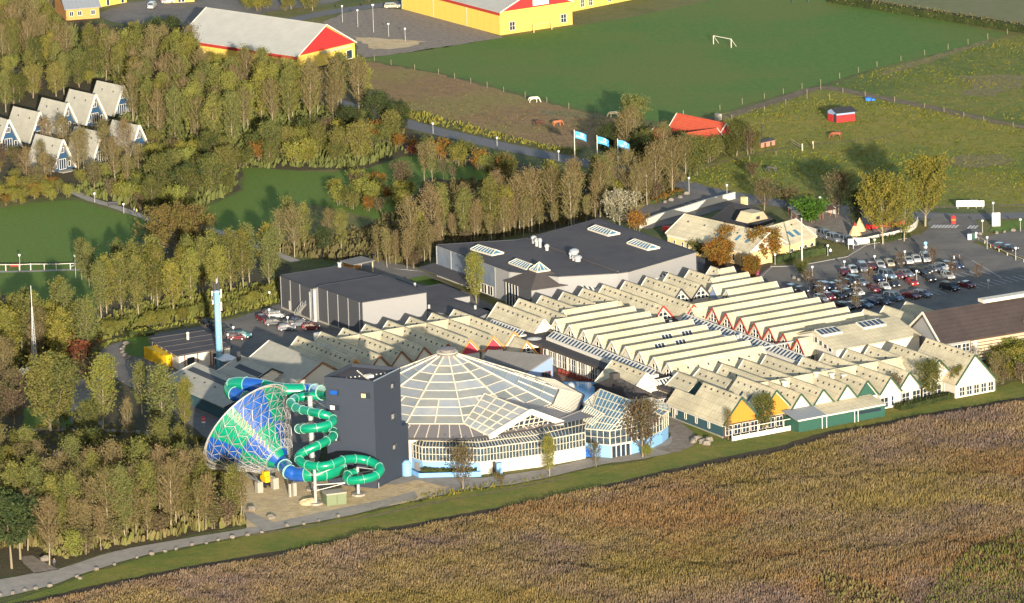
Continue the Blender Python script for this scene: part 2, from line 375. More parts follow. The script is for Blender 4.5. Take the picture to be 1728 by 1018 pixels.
# service yard and staff car park
sheet('service_yard', [(160,603),(168,590),(200,578),(255,566),(330,553),(400,537),(470,514),(560,520),(700,560),(640,640),(560,700),(520,840),(470,790),(380,780),(350,742),(300,700),(240,665),(195,640),(168,622)], 'asphalt', 5, 3, .12)
sheet('yard_grass_island', [(208,572),(250,567),(258,600),(240,604),(218,602),(206,588)], 'lawn', 7, 1.5, .15)
sheet('clearing_path', None, 'gravel', 6, 2, .2, world=strip([(30,727),(90,725),(150,727),(215,728),(260,735)], 2.2))
sheet('clearing_path', None, 'gravel', 6, 2, .2, world=strip([(150,640),(140,690),(150,728),(120,755),(90,770)], (9,2)))
sheet('clearing_lawn', [(40,690),(100,688),(130,700),(120,722),(40,724)], 'lawn', 5, 2, .3)
# sandy building ground by the slides, bottom track, paving
sheet('sandy_ground', [(368,758),(420,770),(560,800),(640,822),(700,812),(760,822),(700,846),(560,873),(486,890),(417,893),(400,850)], 'sand', 8, 1.5, .5)
sheet('bottom_track', None, 'path_asphalt', 9, 2, .15, world=[G(*p) for p in smoothline([(-80,985),(0,979),(60,968),(104,960),(194,932),(300,912),(417,893),(486,878),(560,862),(640,846),(700,830)],4)]+[G(*p) for p in smoothline([(705,842),(640,858),(600,869),(486,891),(382,911),(243,939),(139,970),(90,988),(0,1010),(-80,1022)],4)])
sheet('side_path', None, 'gravel', 9, 2, .2, world=strip([(44,940),(58,952),(80,966)], (2.5,5)))
sheet('track_spur', None, 'path_asphalt', 10, 2, .2, world=strip([(414,868),(432,878),(452,888)], (2.5,4)))
sheet('paving', [(630,826),(690,800),(811,808),(914,794),(990,775),(1066,768),(1128,742),(1140,726),(1160,732),(1166,748),(1150,762),(1090,775),(1016,785),(941,803),(870,818),(790,826),(700,846),(640,858)], 'paving', 7, 2, .2)
sheet('gravel_loop', None, 'gravel', 8, 1.5, .2, world=strip([(1120,762),(1150,752),(1152,735),(1135,718),(1120,700),(1105,690)], (5,4)))
# verge and marsh
sheet('grass_verge', [(-120,1060),(90,992),(139,972),(243,941),(382,913),(486,893),(600,871),(700,848),(790,828),(870,820),(941,805),(1016,787),(1090,777),(1166,752),(1140,722),(1130,690),(1140,700),(1230,746),(1345,726),(1500,692),(1600,665),(1680,655),(1728,640),(1900,600),(1900,640),(1728,672),(1560,700),(1400,730),(1300,760),(1160,790),(1000,825),(850,855),(700,885),(600,905),(480,930),(300,960),(150,990),(0,1050)], 'verge_grass', 5, 2, .4)
MARSH_EDGE = [(-100,1042),(60,1012),(150,992),(260,968),(400,942),(480,930),(560,916),(610,900),(700,884),(780,868),(850,856),(940,836),(1000,824),(1100,800),(1200,777),(1300,757),(1400,728),(1480,716),(1560,699),(1640,686),(1728,670),(1850,650)]
sheet('marsh_ground', MARSH_EDGE+[(2100,1250),(-300,1250)], 'marsh', 6, 2, .3)
sheet('bare_edge', None, 'dry_grass', 6, 1.5, .3, world=strip([(390,908),(500,893),(620,873),(720,852),(860,826),(960,806)], (1.5,1.2)))
# main car park and roads round it
sheet('car_park', [(1150,500),(1175,470),(1185,440),(1240,462),(1295,448),(1345,448),(1430,432),(1440,422),(1412,408),(1340,398),(1345,380),(1400,398),(1460,412),(1520,402),(1550,392),(1568,374),(1575,362),(1640,364),(1650,378),(1660,400),(1640,410),(1728,440),(1900,480),(1900,560),(1500,580),(1300,560)], 'asphalt', 5, 3, .08)
sheet('right_car_park', [(1644,405),(1700,392),(1728,388),(1900,372),(1900,470),(1728,436),(1690,424)], 'asphalt', 6, 3, .08)
sheet('upper_car_park', [(1050,372),(1080,345),(1160,318),(1215,330),(1262,338),(1300,345),(1230,350),(1150,375),(1090,388)], 'asphalt', 5, 3, .1)
sheet('plaza', [(1180,445),(1200,430),(1240,435),(1300,440),(1300,450),(1275,470),(1240,470),(1215,462),(1195,475),(1170,470)], 'earth_bed', 6, 1.5, .25)
sheet('play_yard', [(1330,372),(1345,350),(1400,345),(1480,352),(1560,372),(1545,392),(1460,410),(1400,395)], 'gravel', 5, 2, .2)
sheet('roundabout_green', [(1668,392),(1680,378),(1728,370),(1740,372),(1728,386),(1690,394)], 'lawn', 8, 1.5, .1)
sheet('road_edge_weeds', [(1548,375),(1560,372),(1568,384),(1555,396),(1500,404),(1460,408),(1462,404),(1500,396),(1540,388)], 'weeds', 7, 1, .2)
sheet('inner_courtyard', [(640,560),(820,520),(1100,640),(1135,720),(1000,740),(860,650),(700,700)], 'asphalt', 4, 3, 0)
sheet('mall_forecourt', [(600,430),(700,452),(740,470),(860,530),(800,560),(640,480),(560,450)], 'asphalt', 4, 3, .1)
sheet('forecourt_lawn', [(690,471),(716,466),(750,478),(738,486),(700,478)], 'lawn', 6, 2, .1)
# ---------------------------------------------------------------- building helpers
Z3 = Vector((0,0,1))
_a = G(1356.3,604.1,7)-G(1152.6,531.9,7); AX = flat(_a).normalized()         # long axis of the holiday centre, towards the viewer and right
BX = Vector((-AX.y, AX.x, 0));
if BX.y < 0: BX = -BX                                                        # across it, away and right
def lerp(a, b, t): return a+(b-a)*t
def poly_building(th, px, z, wallm, roofm, parapet=.35, world=None, coping='trim_dark', wn='wall', rn='roof'):
    P = world or [flat(G(x, y, z)) for x, y in px]
    b = MB(); b.prism(P, 0, z); b.build(wn, wallm, th)
    c = sum(P, Vector((0,0,0)))/len(P)
    Q = [c+(p-c)*(1-.25/max((p-c).length, 1)) for p in P]
    b = MB(); b.prism(Q, z-.1, z+.06); b.build(rn, roofm, th)
    b = MB(); k = len(P)
    for i in range(k): b.bar(P[i]+Z3*(z+.05), P[(i+1)%k]+Z3*(z+.05), .3, .22)
    b.build('coping', coping, th); return P
def face_frame(a, b):
    """outward unit normal of an upright wall a-b as seen from the viewer"""
    d = (b-a); n = Vector((d.y, -d.x, 0)).normalized()
    mid = (a+b)/2
    return n if n.dot(EYE-mid) > 0 else -n
def wall_panel(th, name, a, b, u0, u1, z0, z1, m, out=.06, th_=.1):
    d = b-a; n = face_frame(a, b); p, q = flat(a+d*u0), flat(a+d*u1)
    mb = MB(); mb.bar(p+n*out+Z3*(z0+z1)/2, q+n*out+Z3*(z0+z1)/2, th_, z1-z0, up=Z3)
    return mb.build(name, m, th)
def window(th, a, b, u0, u1, z0, z1, nx=1, nz=1, glass='glass_dark', frame='trim_white', name='window', fw=.12):
    """a framed window on wall a-b: frame part with a pane child"""
    d = b-a; n = face_frame(a, b); dn = d.normalized(); p, q = flat(a+d*u0), flat(a+d*u1)
    f = MB(); o = n*.1
    for z in (z0, z1): f.bar(p+o+Z3*z, q+o+Z3*z, .12, fw, up=Z3)
    for k in range(1, nz): zz = z0+(z1-z0)*k/nz; f.bar(p+o+Z3*zz, q+o+Z3*zz, .1, fw*.7, up=Z3)
    for k in range(nx+1):
        c = p.lerp(q, k/nx)+o; w = fw if k in (0, nx) else fw*.7; f.bar(c+Z3*z0, c+Z3*z1, .12 if k in (0,nx) else .1, w, up=n.cross(Z3).cross(n) if 0 else n)
    w = f.build(name, frame, th)
    g = MB(); g.bar(p+n*.04+Z3*(z0+z1)/2, q+n*.04+Z3*(z0+z1)/2, .06, z1-z0, up=Z3); g.build('pane', glass, w)
    return w
def gable(th, a, b, hw, zr, ze, rm='roof_cream', ends=(None, None), trims=(None, None), wallm='wall_white', vents=0, ov=.35, zw=0.0, hw2=None, ze2=None, vent_rows=1, glass='glass_dark', vent_h=.22, cap=True):
    """one pitched roof over its own walls. a, b: ridge ends; hw: half width on the near (viewer) side"""
    a, b = flat(a), flat(b); L = (b-a).length; d = (b-a).normalized(); n = Vector((d.y, -d.x, 0))
    if n.dot(EYE-a) < 0: n = -n
    hw2 = hw2 or hw; ze2 = ze if ze2 is None else ze2
    a2, b2 = a-d*ov, b+d*ov; r = MB(); t = .2
    A, B = a2+Z3*zr, b2+Z3*zr; C, D_ = b2+n*hw+Z3*ze, a2+n*hw+Z3*ze; E_, F_ = b2-n*hw2+Z3*ze2, a2-n*hw2+Z3*ze2
    r.slab([A, B, C, D_], t); r.slab([B, A, F_, E_], t)
    if cap: r.bar(A+Z3*.03, B+Z3*.03, .34, .12)
    roof = r.build('roof', rm, th)
    if vents:
        v = MB(); nn = (C-B).normalized(); m_ = max(1, int(L/vents))
        for row in range(vent_rows):
            for k in range(m_):
                for sgn, (hh, zz) in ((1, (hw, ze)), (-1, (hw2, ze2))):
                    tt = vent_h+row*.36; p = a+d*((k+.5)*L/m_)+n*sgn*hh*tt+Z3*(zr+(zz-zr)*tt+.05)
                    sl = (n*sgn*hh+Z3*(zz-zr)).normalized(); v.bar(p-sl*.22, p+sl*.22, .34, .16, up=d.cross(sl))
        v.build('roof_vents', 'trim_dark', roof, kind='stuff')
    w = MB(); i = .22; aa, bb = a+d*.1, b-d*.1
    prof = [(hw-i, zw), (hw-i, ze-t+(.22*(zr-ze)/hw)-.03), (0, zr-t-.03), (-(hw2-i), ze2-t+(.22*(zr-ze2)/hw2)-.03), (-(hw2-i), zw)]
    P0 = [aa+n*x+Z3*z for x, z in prof]; P1 = [bb+n*x+Z3*z for x, z in prof]
    for q in range(5): w.face([P0[q], P0[(q+1)%5], P1[(q+1)%5], P1[q]])
    w.face(P0[::-1]); w.face(P1); w.build('wall', wallm, th)
    for which, (e, base, dd) in enumerate(((ends[0], aa, -d), (ends[1], bb, d))):
        tri = [base+n*(hw-.45)+Z3*(ze+.02), base-n*(hw2-.45)+Z3*(ze2+.02), base+Z3*(zr-.55)]
        if e:
            g = MB(); P = [p+dd*.03 for p in tri]; Q = [p+dd*.14 for p in tri]
            g.face(Q); g.face(P[::-1])
            for q in range(3): g.face([P[q], P[(q+1)%3], Q[(q+1)%3], Q[q]])
            gm = {'glass': glass}.get(e, e); pan = g.build('gable_panel' if e != 'glass' else 'gable_window', gm, th)
            if e == 'glass':
                f = MB(); T = [p+dd*.18 for p in tri]
                for q in range(3): f.bar(T[q], T[(q+1)%3], .12, .22)
                f.bar((T[0]+T[1])/2, T[2], .12, .2)
                for s in (.33, .66):
                    f.bar(lerp(T[0], T[2], s), lerp(T[1], T[2], s), .1, .14)
                for s in (.5,):
                    f.bar(lerp(T[0], T[1], .27), lerp(T[0], T[2], .54), .1, .12); f.bar(lerp(T[0], T[1], .73), lerp(T[1], T[2], .54), .1, .12)
                f.build('window_frame', 'trim_white', pan)
        tm = trims[which]
        if tm:
            e0 = (a2 if which == 0 else b2)+dd*.05
            for sg, h_, z_ in ((1, hw, ze), (-1, hw2, ze2)):
                g = MB(); p, q = e0+Z3*(zr+.02), e0+n*sg*h_+Z3*(z_+.02); g.bar(p, q, .14, .3, up=dd.cross(q-p)); g.build('verge_board', tm, th)
    return roof
def glazed(th, quad, nu, nv, pane='glass_arcade', bar='bar_cream', bw=.16, name='glazing', parts=False, thick=.05, edge=True, barname='glazing_bars', bm=None):
    A, B, C, D_ = [Vector(q) for q in quad]; n = (B-A).cross(D_-A)
    if n.length < 1e-6: n = (C-B).cross(D_-C)
    n.normalize()
    if n.dot(EYE-A) < 0: n = -n
    def pt(u, v): return A*(1-u)*(1-v)+B*u*(1-v)+C*u*v+D_*(1-u)*v
    whole = MB()
    for i in range(nu):
        for j in range(nv):
            mb = MB() if parts else whole
            q = [pt(i/nu, j/nv), pt((i+1)/nu, j/nv), pt((i+1)/nu, (j+1)/nv), pt(i/nu, (j+1)/nv)]
            if parts:
                q2 = [p-n*thick for p in q]; mb.face(q); mb.face(q2[::-1])
                for k in range(4): mb.face([q[k], q2[k], q2[(k+1)%4], q[(k+1)%4]])
                mb.build(name, pane, th)
            else: mb.face(q)
    if not parts: g = whole.build(name, pane, th)
    f = bm or MB(); o = n*.05
    for i in range(nu+1):
        if not edge and i in (0, nu): continue
        f.bar(pt(i/nu, 0)+o, pt(i/nu, 1)+o, bw*(1.4 if i in (0, nu) else 1), .14, up=n)
    for j in range(nv+1):
        if not edge and j in (0, nv): continue
        f.bar(pt(0, j/nv)+o, pt(1, j/nv)+o, bw*(1.4 if j in (0, nv) else 1), .14, up=n)
    if bm is None: f.build(barname, bar, th)
def ridge(p, q, z, ax):
    S, E_ = G(*p, z), G(*q, z); return flat(S), flat(S+ax*((E_-S).dot(ax)))
def along(px0, px1, n): return [(px0[0]+(px1[0]-px0[0])*i/(n-1), px0[1]+(px1[1]-px0[1])*i/(n-1)) for i in range(n)]
def skylight_strip(th, p, q, w, z, n, drop=.5):
    a, b = flat(G(*p, z)), flat(G(*q, z)); d = (b-a).normalized(); s = Vector((d.y, -d.x, 0))
    if s.dot(EYE-a) < 0: s = -s
    m = MB(); m.prism([a-s*w/2, b-s*w/2, b+s*w/2, a+s*w/2], z-1.0, z-.12); base = m.build('skylight', 'trim_white', th)
    hs = MB(); A, B = a-s*w*.3+Z3*(z+.9), b-s*w*.3+Z3*(z+.9); C, D_ = b+s*w*.45+Z3*(z-.25), a+s*w*.45+Z3*(z-.25)
    L = (b-a).length
    for i in range(n):
        u0, u1 = (i+.3)/n, (i+.82)/n
        hs.slab([lerp(A,B,u0)*.86+lerp(D_,C,u0)*.14, lerp(A,B,u1)*.86+lerp(D_,C,u1)*.14, lerp(A,B,u1)*.08+lerp(D_,C,u1)*.92, lerp(A,B,u0)*.08+lerp(D_,C,u0)*.92], .05)
    hs.build('panes', 'glass_dark', base)
    fr = MB(); fr.slab([A-Z3*.02, B-Z3*.02, C-Z3*.02, D_-Z3*.02], .08); fr.build('frame', 'trim_white', base)
# ---------------------------------------------------------------- grey halls at the back
th = thing('activity_hall', 'front one of two grey box halls with flat roof beside the staff car park', 'building', flat(G(612,510,8)), 'grey box halls')
Z = 8.1
P = poly_building(th, [(536.1,483.3),(611.7,510.3),(719.4,493.6),(645.8,465.2)], Z, 'wall_grey_light', 'roof_tar')
wall_panel(th, 'cladding', P[0], P[1], .005, .995, 0, Z-.1, 'wall_grey_panel')
for u in (.0,.22,.45,.68,.93): wall_panel(th, 'seam_strip', P[0], P[1], u, u+.012, .1, Z-.2, 'galvanised', .13)
for u in (.03,): wall_panel(th, 'plinth', P[0], P[1], 0, 1, 0, .5, 'concrete', .18)
th = thing('activity_hall', 'rear one of two grey box halls, partly hidden by the front one', 'building', flat(G(530,490,8)), 'grey box halls')
Z = 7.6
P = poly_building(th, [(473.6,465),(528,487),(655,470),(573.6,449.5)], Z, 'wall_grey_light', 'roof_tar')
wall_panel(th, 'cladding', P[0], P[1], .005, .995, 0, Z-.1, 'wall_grey_panel')
for u in (.0,.3,.6,.95): wall_panel(th, 'seam_strip', P[0], P[1], u, u+.014, .1, Z-.2, 'galvanised', .13)
wall_panel(th, 'door', P[0], P[1], .25, .3, .5, 2.6, 'trim_white', .14)
wall_panel(th, 'plinth', P[0], P[1], 0, 1, 0, .5, 'concrete', .18)
for dx in (0, 2.2):
    b = MB(); c = flat(G(572+dx,451.5,Z)); b.tube([c+Z3*Z, c+Z3*(Z+1)], .25, 8); b.tube([c+Z3*(Z+1), c+Z3*(Z+1.2)], .4, 8); b.build('roof_cowl', 'galvanised', th)
sh = thing('silo_pair', 'two tall steel ducts between the grey box halls', 'ducts', flat(G(529,541)))
for q, (x, y) in enumerate(((526,541),(532.5,543))):
    b = MB(); c = flat(G(x, y)); b.tube([c, c+Z3*(7.2 if q else 6.6)], .42, 12); b.tube([c+Z3*.1, c+Z3*.3], .55, 12)
    for zz in (2, 4, 6): b.tube([c+Z3*zz, c+Z3*(zz+.12)], .47, 12)
    b.build('duct', 'galvanised', sh, smooth=False)
st = thing('outside_stair', 'grey steel stair climbing the side of the rear grey hall', 'stair', flat(G(514,533)))
a, b_ = flat(G(507,532)), flat(G(521,538)); dd = (b_-a)
for s in (0, .9):
    m = MB(); off = face_frame(a, b_)*(.6+s); m.bar(a+off+Z3*.1, b_+off+Z3*3.2, .08, .25); m.build('stringer', 'concrete', st)
    m = MB(); m.bar(a+off+Z3*1.1, b_+off+Z3*4.2, .06)
    for k in range(6): t = k/5; m.bar(a+dd*t+off+Z3*(.1+3.1*t), a+dd*t+off+Z3*(1.1+3.1*t), .05)
    m.build('handrail', 'galvanised', st)
for k in range(12):
    t = (k+.5)/12; m = MB(); c = a+dd*t+face_frame(a, b_)*1.05+Z3*(.1+3.1*t); m.box(c, .3, .9, .05, dd); m.build('step', 'galvanised', st)
# low link building
th = thing('link_building', 'low flat roofed grey building linking the box hall to the bowling hall', 'building', flat(G(740,500,4)))
poly_building(th, [(668,470),(716,485),(744,480),(793,499.5),(761,504),(826,527),(796,540),(745,528),(700,520),(660,500)], 3.9, 'wall_grey_light', 'roof_tar')
for x, y in ((724,521),(802,522),(700,484)):
    b = MB(); c = flat(G(x, y, 3.9)); b.tube([c+Z3*3.9, c+Z3*4.8], .3, 8); b.build('roof_cowl', 'galvanised', th)
# big dark roofed hall
th = thing('leisure_hall', 'large grey hall with wide dark flat roof and four long skylights', 'building', flat(G(900,455,7)))
Z = 7.4
P = poly_building(th, [(736.7,413.8),(860.6,458.6),(943,467),(1041.5,461.5),(1060,459),(1174.5,425.4),(1009.6,369.8),(888,402.5),(870.7,405.5)], Z, 'wall_grey_light', 'roof_tar')
wall_panel(th, 'glass_wall', P[0], P[1], .005, .8, 2.6, Z-.25, 'glass_sky_reflection', .05)
for u in (.0,.2,.5,.8,.99): wall_panel(th, 'seam_strip', P[0], P[1], u, u+.006, .1, Z-.2, 'galvanised', .14)
for k in range(9): window(th, P[0], P[1], .03+k*.083, .03+k*.083+.07, .3, 2.4, 2, 1)
b = MB(); a, c = P[0], P[1]; n = face_frame(a, c)
b.slab([flat(lerp(a,c,-.04),3), flat(lerp(a,c,.62),3), flat(lerp(a,c,.66)+n*4.5,2.7), flat(lerp(a,c,-.02)+n*4.5,2.7)], .25); b.build('canopy', 'roof_tar', th)
m = MB(); m.bar(flat(G(889,404,Z),Z+.15), flat(G(1043,459.5,Z),Z+.15), .5, .3); m.build('roof_joint', 'roof_tar', th)
def roof_lantern(th, p, q, w, z, n):
    a, b = flat(G(*p, z)), flat(G(*q, z)); d = (b-a).normalized(); s = Vector((d.y,-d.x,0)); 
    if s.dot(EYE-a) < 0: s = -s
    m = MB(); m.prism([a-s*w/2, b-s*w/2, b+s*w/2, a+s*w/2], z-.05, z+.35); o = m.build('skylight', 'trim_white', th)
    m = MB(); r0, r1 = a+d*.8+Z3*(z+1.15), b-d*.8+Z3*(z+1.15); A, B, C, D_ = [x+Z3*(z+.35) for x in (a-s*w/2, b-s*w/2, b+s*w/2, a+s*w/2)]
    m.face([D_, C, r1, r0]); m.face([B, A, r0, r1]); m.face([A, D_, r0]); m.face([C, B, r1]); m.build('pane', 'glass_blue', o)
    f = MB(); f.bar(r0, r1, .22)
    for e in ((A,r0),(D_,r0),(B,r1),(C,r1),(A,B),(B,C),(C,D_),(D_,A)): f.bar(*e, .2)
    for k in range(1, n): f.bar(lerp(D_,C,k/n), lerp(r0,r1,k/n), .14); f.bar(lerp(A,B,k/n), lerp(r0,r1,k/n), .14)
    f.build('frame', 'bar_cream', o)
for p, q in (((1002,387),(1036,398)),((1068,410.5),(1103,422)),((804,420.5),(840,431)),((869,444),(899,455))): roof_lantern(th, p, q, 3.4, Z, 7)
for i, (x, y, r, h) in enumerate(((901,411,.7,1.5),(906,416,.6,1.6),(911.5,418,.5,1.9),(923,423,.6,1.2),(963,437,.4,1.4),(969.5,437,1.1,2.0),(975,441.5,1.0,1.1),(968,440,.5,.9))):
    b = MB(); c = flat(G(x, y, Z)); b.tube([c+Z3*Z, c+Z3*(Z+h)], r*.7, 10); b.tube([c+Z3*(Z+h*.75), c+Z3*(Z+h), c+Z3*(Z+h+.3)], [r, r, r*.5], 10); b.build('ventilator', 'galvanised', th, smooth=False)
# pavilion with glass pyramid
th = thing('entrance_pavilion', 'grey pavilion with hipped dark roof topped by a small glass pyramid', 'building', flat(G(896.8,489,5.5)))
Z = 5.4; Lc, Fc, Rc = [flat(G(*p, Z)) for p in ((853.4,473.7),(896.8,489.2),(969,478.9))]; Bc = Lc+Rc-Fc; cc = (Lc+Rc)/2
b = MB(); b.prism([Lc,Fc,Rc,Bc], 0, Z); b.build('wall', 'wall_grey_light', th)
wall_panel(th, 'cladding', Lc, Fc, .0, 1, .1, Z-.05, 'wall_grey_panel', .04)
wall_panel(th, 'glass_wall', Lc, Fc, .03, .5, .2, Z-.4, 'glass_dark')
for k in range(5): wall_panel(th, 'mullion', Lc, Fc, .02+k*.115, .035+k*.115, .1, Z-.2, 'trim_white', .16)
hs = []
for c in (Lc,Fc,Rc,Bc): hs.append(cc+(c-cc)*1.05+Z3*Z)
tz = 2.9; ts = [cc+(c-cc)*.25+Z3*(Z+tz) for c in (Lc,Fc,Rc,Bc)]
b = MB()
for k in range(4): b.slab([hs[k], hs[(k+1)%4], ts[(k+1)%4], ts[k]], .15)
b.build('roof', 'roof_pavilion', th)
b = MB(); ap = cc+Z3*(Z+tz+1.7); es = [cc+(c-cc)*.3+Z3*(Z+tz-.05) for c in (Lc,Fc,Rc,Bc)]
for k in range(4): b.face([es[k], es[(k+1)%4], ap])
py = b.build('glass_pyramid', 'glass_blue', th)
b = MB()
for k in range(4):
    b.bar(es[k], ap, .22); b.bar(es[k], es[(k+1)%4], .3)
    for s in (.33,.66): b.bar(lerp(es[k],es[(k+1)%4],s), lerp(es[k],ap,1-abs(s-.5)*.9) if s<.5 else lerp(es[(k+1)%4],ap,1-abs(s-.5)*.9), .12)
b.build('frame', 'bar_cream', py)
# pale skylit passage behind the first roofs
th = thing('glazed_passage', 'covered passage with a row of skylights in front of the dark roofed hall', 'building', flat(G(1050,475,4)))
skylight_strip(th, (984,489), (1128,462), 2.6, 4.3, 22)
P = [flat(G(*p, 3.2)) for p in ((969,492),(1090,478),(1186,452),(1190,437),(1174,434),(960,485))]
b = MB(); b.prism(P, 0, 3.2); b.build('wall', 'roof_tar', th)
# ---------------------------------------------------------------- west wing (brown, orange and red gables behind the dome)
ZR, ZE = 6.6, 3.5
north = [(543.3,561),(581.3,554.6),(618.3,548.5),(655.4,542.2),(693.3,535.6),(730.4,529.6),(768.3,523.1)]
south = [(637.8,600),(674.8,592.6),(713.7,586.1),(750.7,580.6),(787.8,574),(825.7,568.5),(861,561.1)]
th = thing('gabled_hall', 'west wing of cream zigzag roofs behind the glass dome, brown and red gable ends', 'building', flat(G(690,570,5)))
S0, S6 = flat(G(*north[0], ZR)), flat(G(*north[-1], ZR)); step = (S6-S0)/6; HWT = abs(step.dot(BX))/2
ec = {0:('wall_white','trim_brown'),1:('wall_white','trim_brown'),2:('wall_white','trim_brown'),3:('wall_white','trim_brown'),4:('wall_magenta','trim_orange'),5:('wall_magenta','trim_orange'),6:('wall_white','trim_orange')}
for i in range(7):
    a = S0+BX*step.dot(BX)*i+AX*step.dot(AX)*i; e = G(*south[i], ZR); e = a+AX*((flat(e)-a).dot(AX))
    gable(th, a, e, HWT, ZR, ZE, ends=('wall_white', ec[i][0]), trims=('trim_white', ec[i][1]), vents=2.1 if i else 2.3)
a, e = flat(G(567,571.5,ZR)), flat(G(793,532.4,ZR)); e = a+BX*((e-a).dot(BX))
gable(th, a, e, 5.2, ZR-.03, 1.9, vents=0)
# west outer roofs
a, e = ridge((504.4,568.5),(598,606.5), ZR, AX)
gable(th, a, e, HWT*1.15, ZR, ZE, ends=('wall_white','wall_orange'), trims=('trim_white','trim_orange'), vents=1.9)
v = MB(); dck = flat(G(532,590,5))
for k in range(8): v.bar(dck+AX*(k*1.0)-BX*.8+Z3*5.3, dck+AX*(k*1.0)+BX*1.3+Z3*6.1, .35, .3)
v.build('ventilation_unit', 'galvanised', th)
b = MB(); b.box(flat(G(541,577,4.2))+Z3*4.2, 3, 1.6, 1.8, AX); b.build('white_duct', 'trim_white', th)
a, e = ridge((878.5,573.5),(896,580), 5.6, AX); gable(th, a-AX*2, a+AX*2.2, 2.8, 5.8, 2.4, ends=(None,'glass'), trims=(None,'trim_orange'), vents=0)
th = thing('pool_wing', 'tall pale roofed wing with brown edged gable next to the slide tower', 'building', flat(G(500,600,6)))
a, e = ridge((455.6,575.6),(540.3,611.7), 8.6, AX); gable(th, a, e, 9.0, 8.6, 3.2, 'roof_pale', ends=('wall_white','wall_white'), trims=('trim_white','trim_brown'), hw2=7.5, ze2=4.0)
th = thing('plant_building', 'low pale roofed service wing with dark skylight band next to the chimney', 'building', flat(G(430,640,5)))
a, e = ridge((406.7,600.6),(455,622.5), 6.8, AX); gable(th, a, e, 8.5, 6.8, 3.0, 'roof_pale', ends=('wall_white','wall_white'), trims=('trim_white','trim_dark'), hw2=5, ze2=4.2)
b = MB(); n_ = -BX; b.slab([a+AX*3+n_*2.0+Z3*6.02, a+AX*13+n_*2.0+Z3*6.02, a+AX*13+n_*3.2+Z3*5.5, a+AX*3+n_*3.2+Z3*5.5], .12); b.build('skylight', 'trim_dark', th)
b = MB(); c = a+AX*1.2+n_*1.2; b.tube([c+Z3*6, c+Z3*8.2], .45, 8); b.build('roof_cowl', 'trim_dark', th)
b = MB(); pts = [flat(G(*p, 4.2)) for p in ((441,631),(462,620),(492,633),(470,644))]; b.slab([flat(p, 4.6) for p in pts], .3); b.prism(pts, 0, 4.2); b.build('lean_to', 'roof_pale', th)
th = thing('service_wing', 'long low grey roofed wing with dark wall at the west end of the centre', 'building', flat(G(340,670,3)))
a, e = ridge((331.6,613),(412,650), 5.4, AX); gable(th, a, e+AX*5, 8.3, 5.4, 2.9, 'roof_pale', ends=('wall_teal','wall_teal'), trims=('trim_white','trim_dark'), hw2=3, ze2=4.0, wallm='wall_teal', vents=4, vent_h=.5)
b = MB(); b.slab([a+AX*1+n_*1.4+Z3*5.06, a+AX*26+n_*1.4+Z3*5.06, a+AX*26+n_*2.8+Z3*4.64, a+AX*1+n_*2.8+Z3*4.64], .12); b.build('skylight', 'trim_dark', th)
# ---------------------------------------------------------------- north row (ridges towards the viewer)
ZR, ZE = 6.8, 3.6
th = thing('north_row', 'row of cream gabled roofs running behind the middle sawtooth hall', 'building', flat(G(1000,500,5)))
Ks = [((841.7,510.9),(912,539.3),'wall_white','trim_white'),((877.8,504.6),(948,534),None,None),((915.7,499.4),(965,519.5),None,None),((952.8,493.5),(999,512),None,None),((986.1,487.4),(1046,509),None,None),
 ((1020.4,481.5),(1118.3,516.1),'glass','trim_red'),((1057.4,475),(1163.7,515.2),'glass','trim_red'),((1093.3,468),(1144.3,487.8),'glass','trim_dark'),((1129.4,462.4),(1180,480.9),'glass','trim_dark'),((1165.6,455.9),(1202.6,469.8),None,None),((1201.7,450.4),(1214,455),None,None)]
k0, k1 = flat(G(*Ks[0][0], ZR)), flat(G(*Ks[-1][0], ZR)); HWK = abs((k1-k0).dot(BX))/20
for i, (p, q, e, tr) in enumerate(Ks):
    a, b_ = ridge(p, q, ZR, AX); w = HWK*(1.25 if i == 0 else 1)
    gable(th, a, b_, w, ZR, ZE-(.8 if i == 0 else 0), ends=('wall_white', e), trims=('trim_white', tr), vents=2.0)
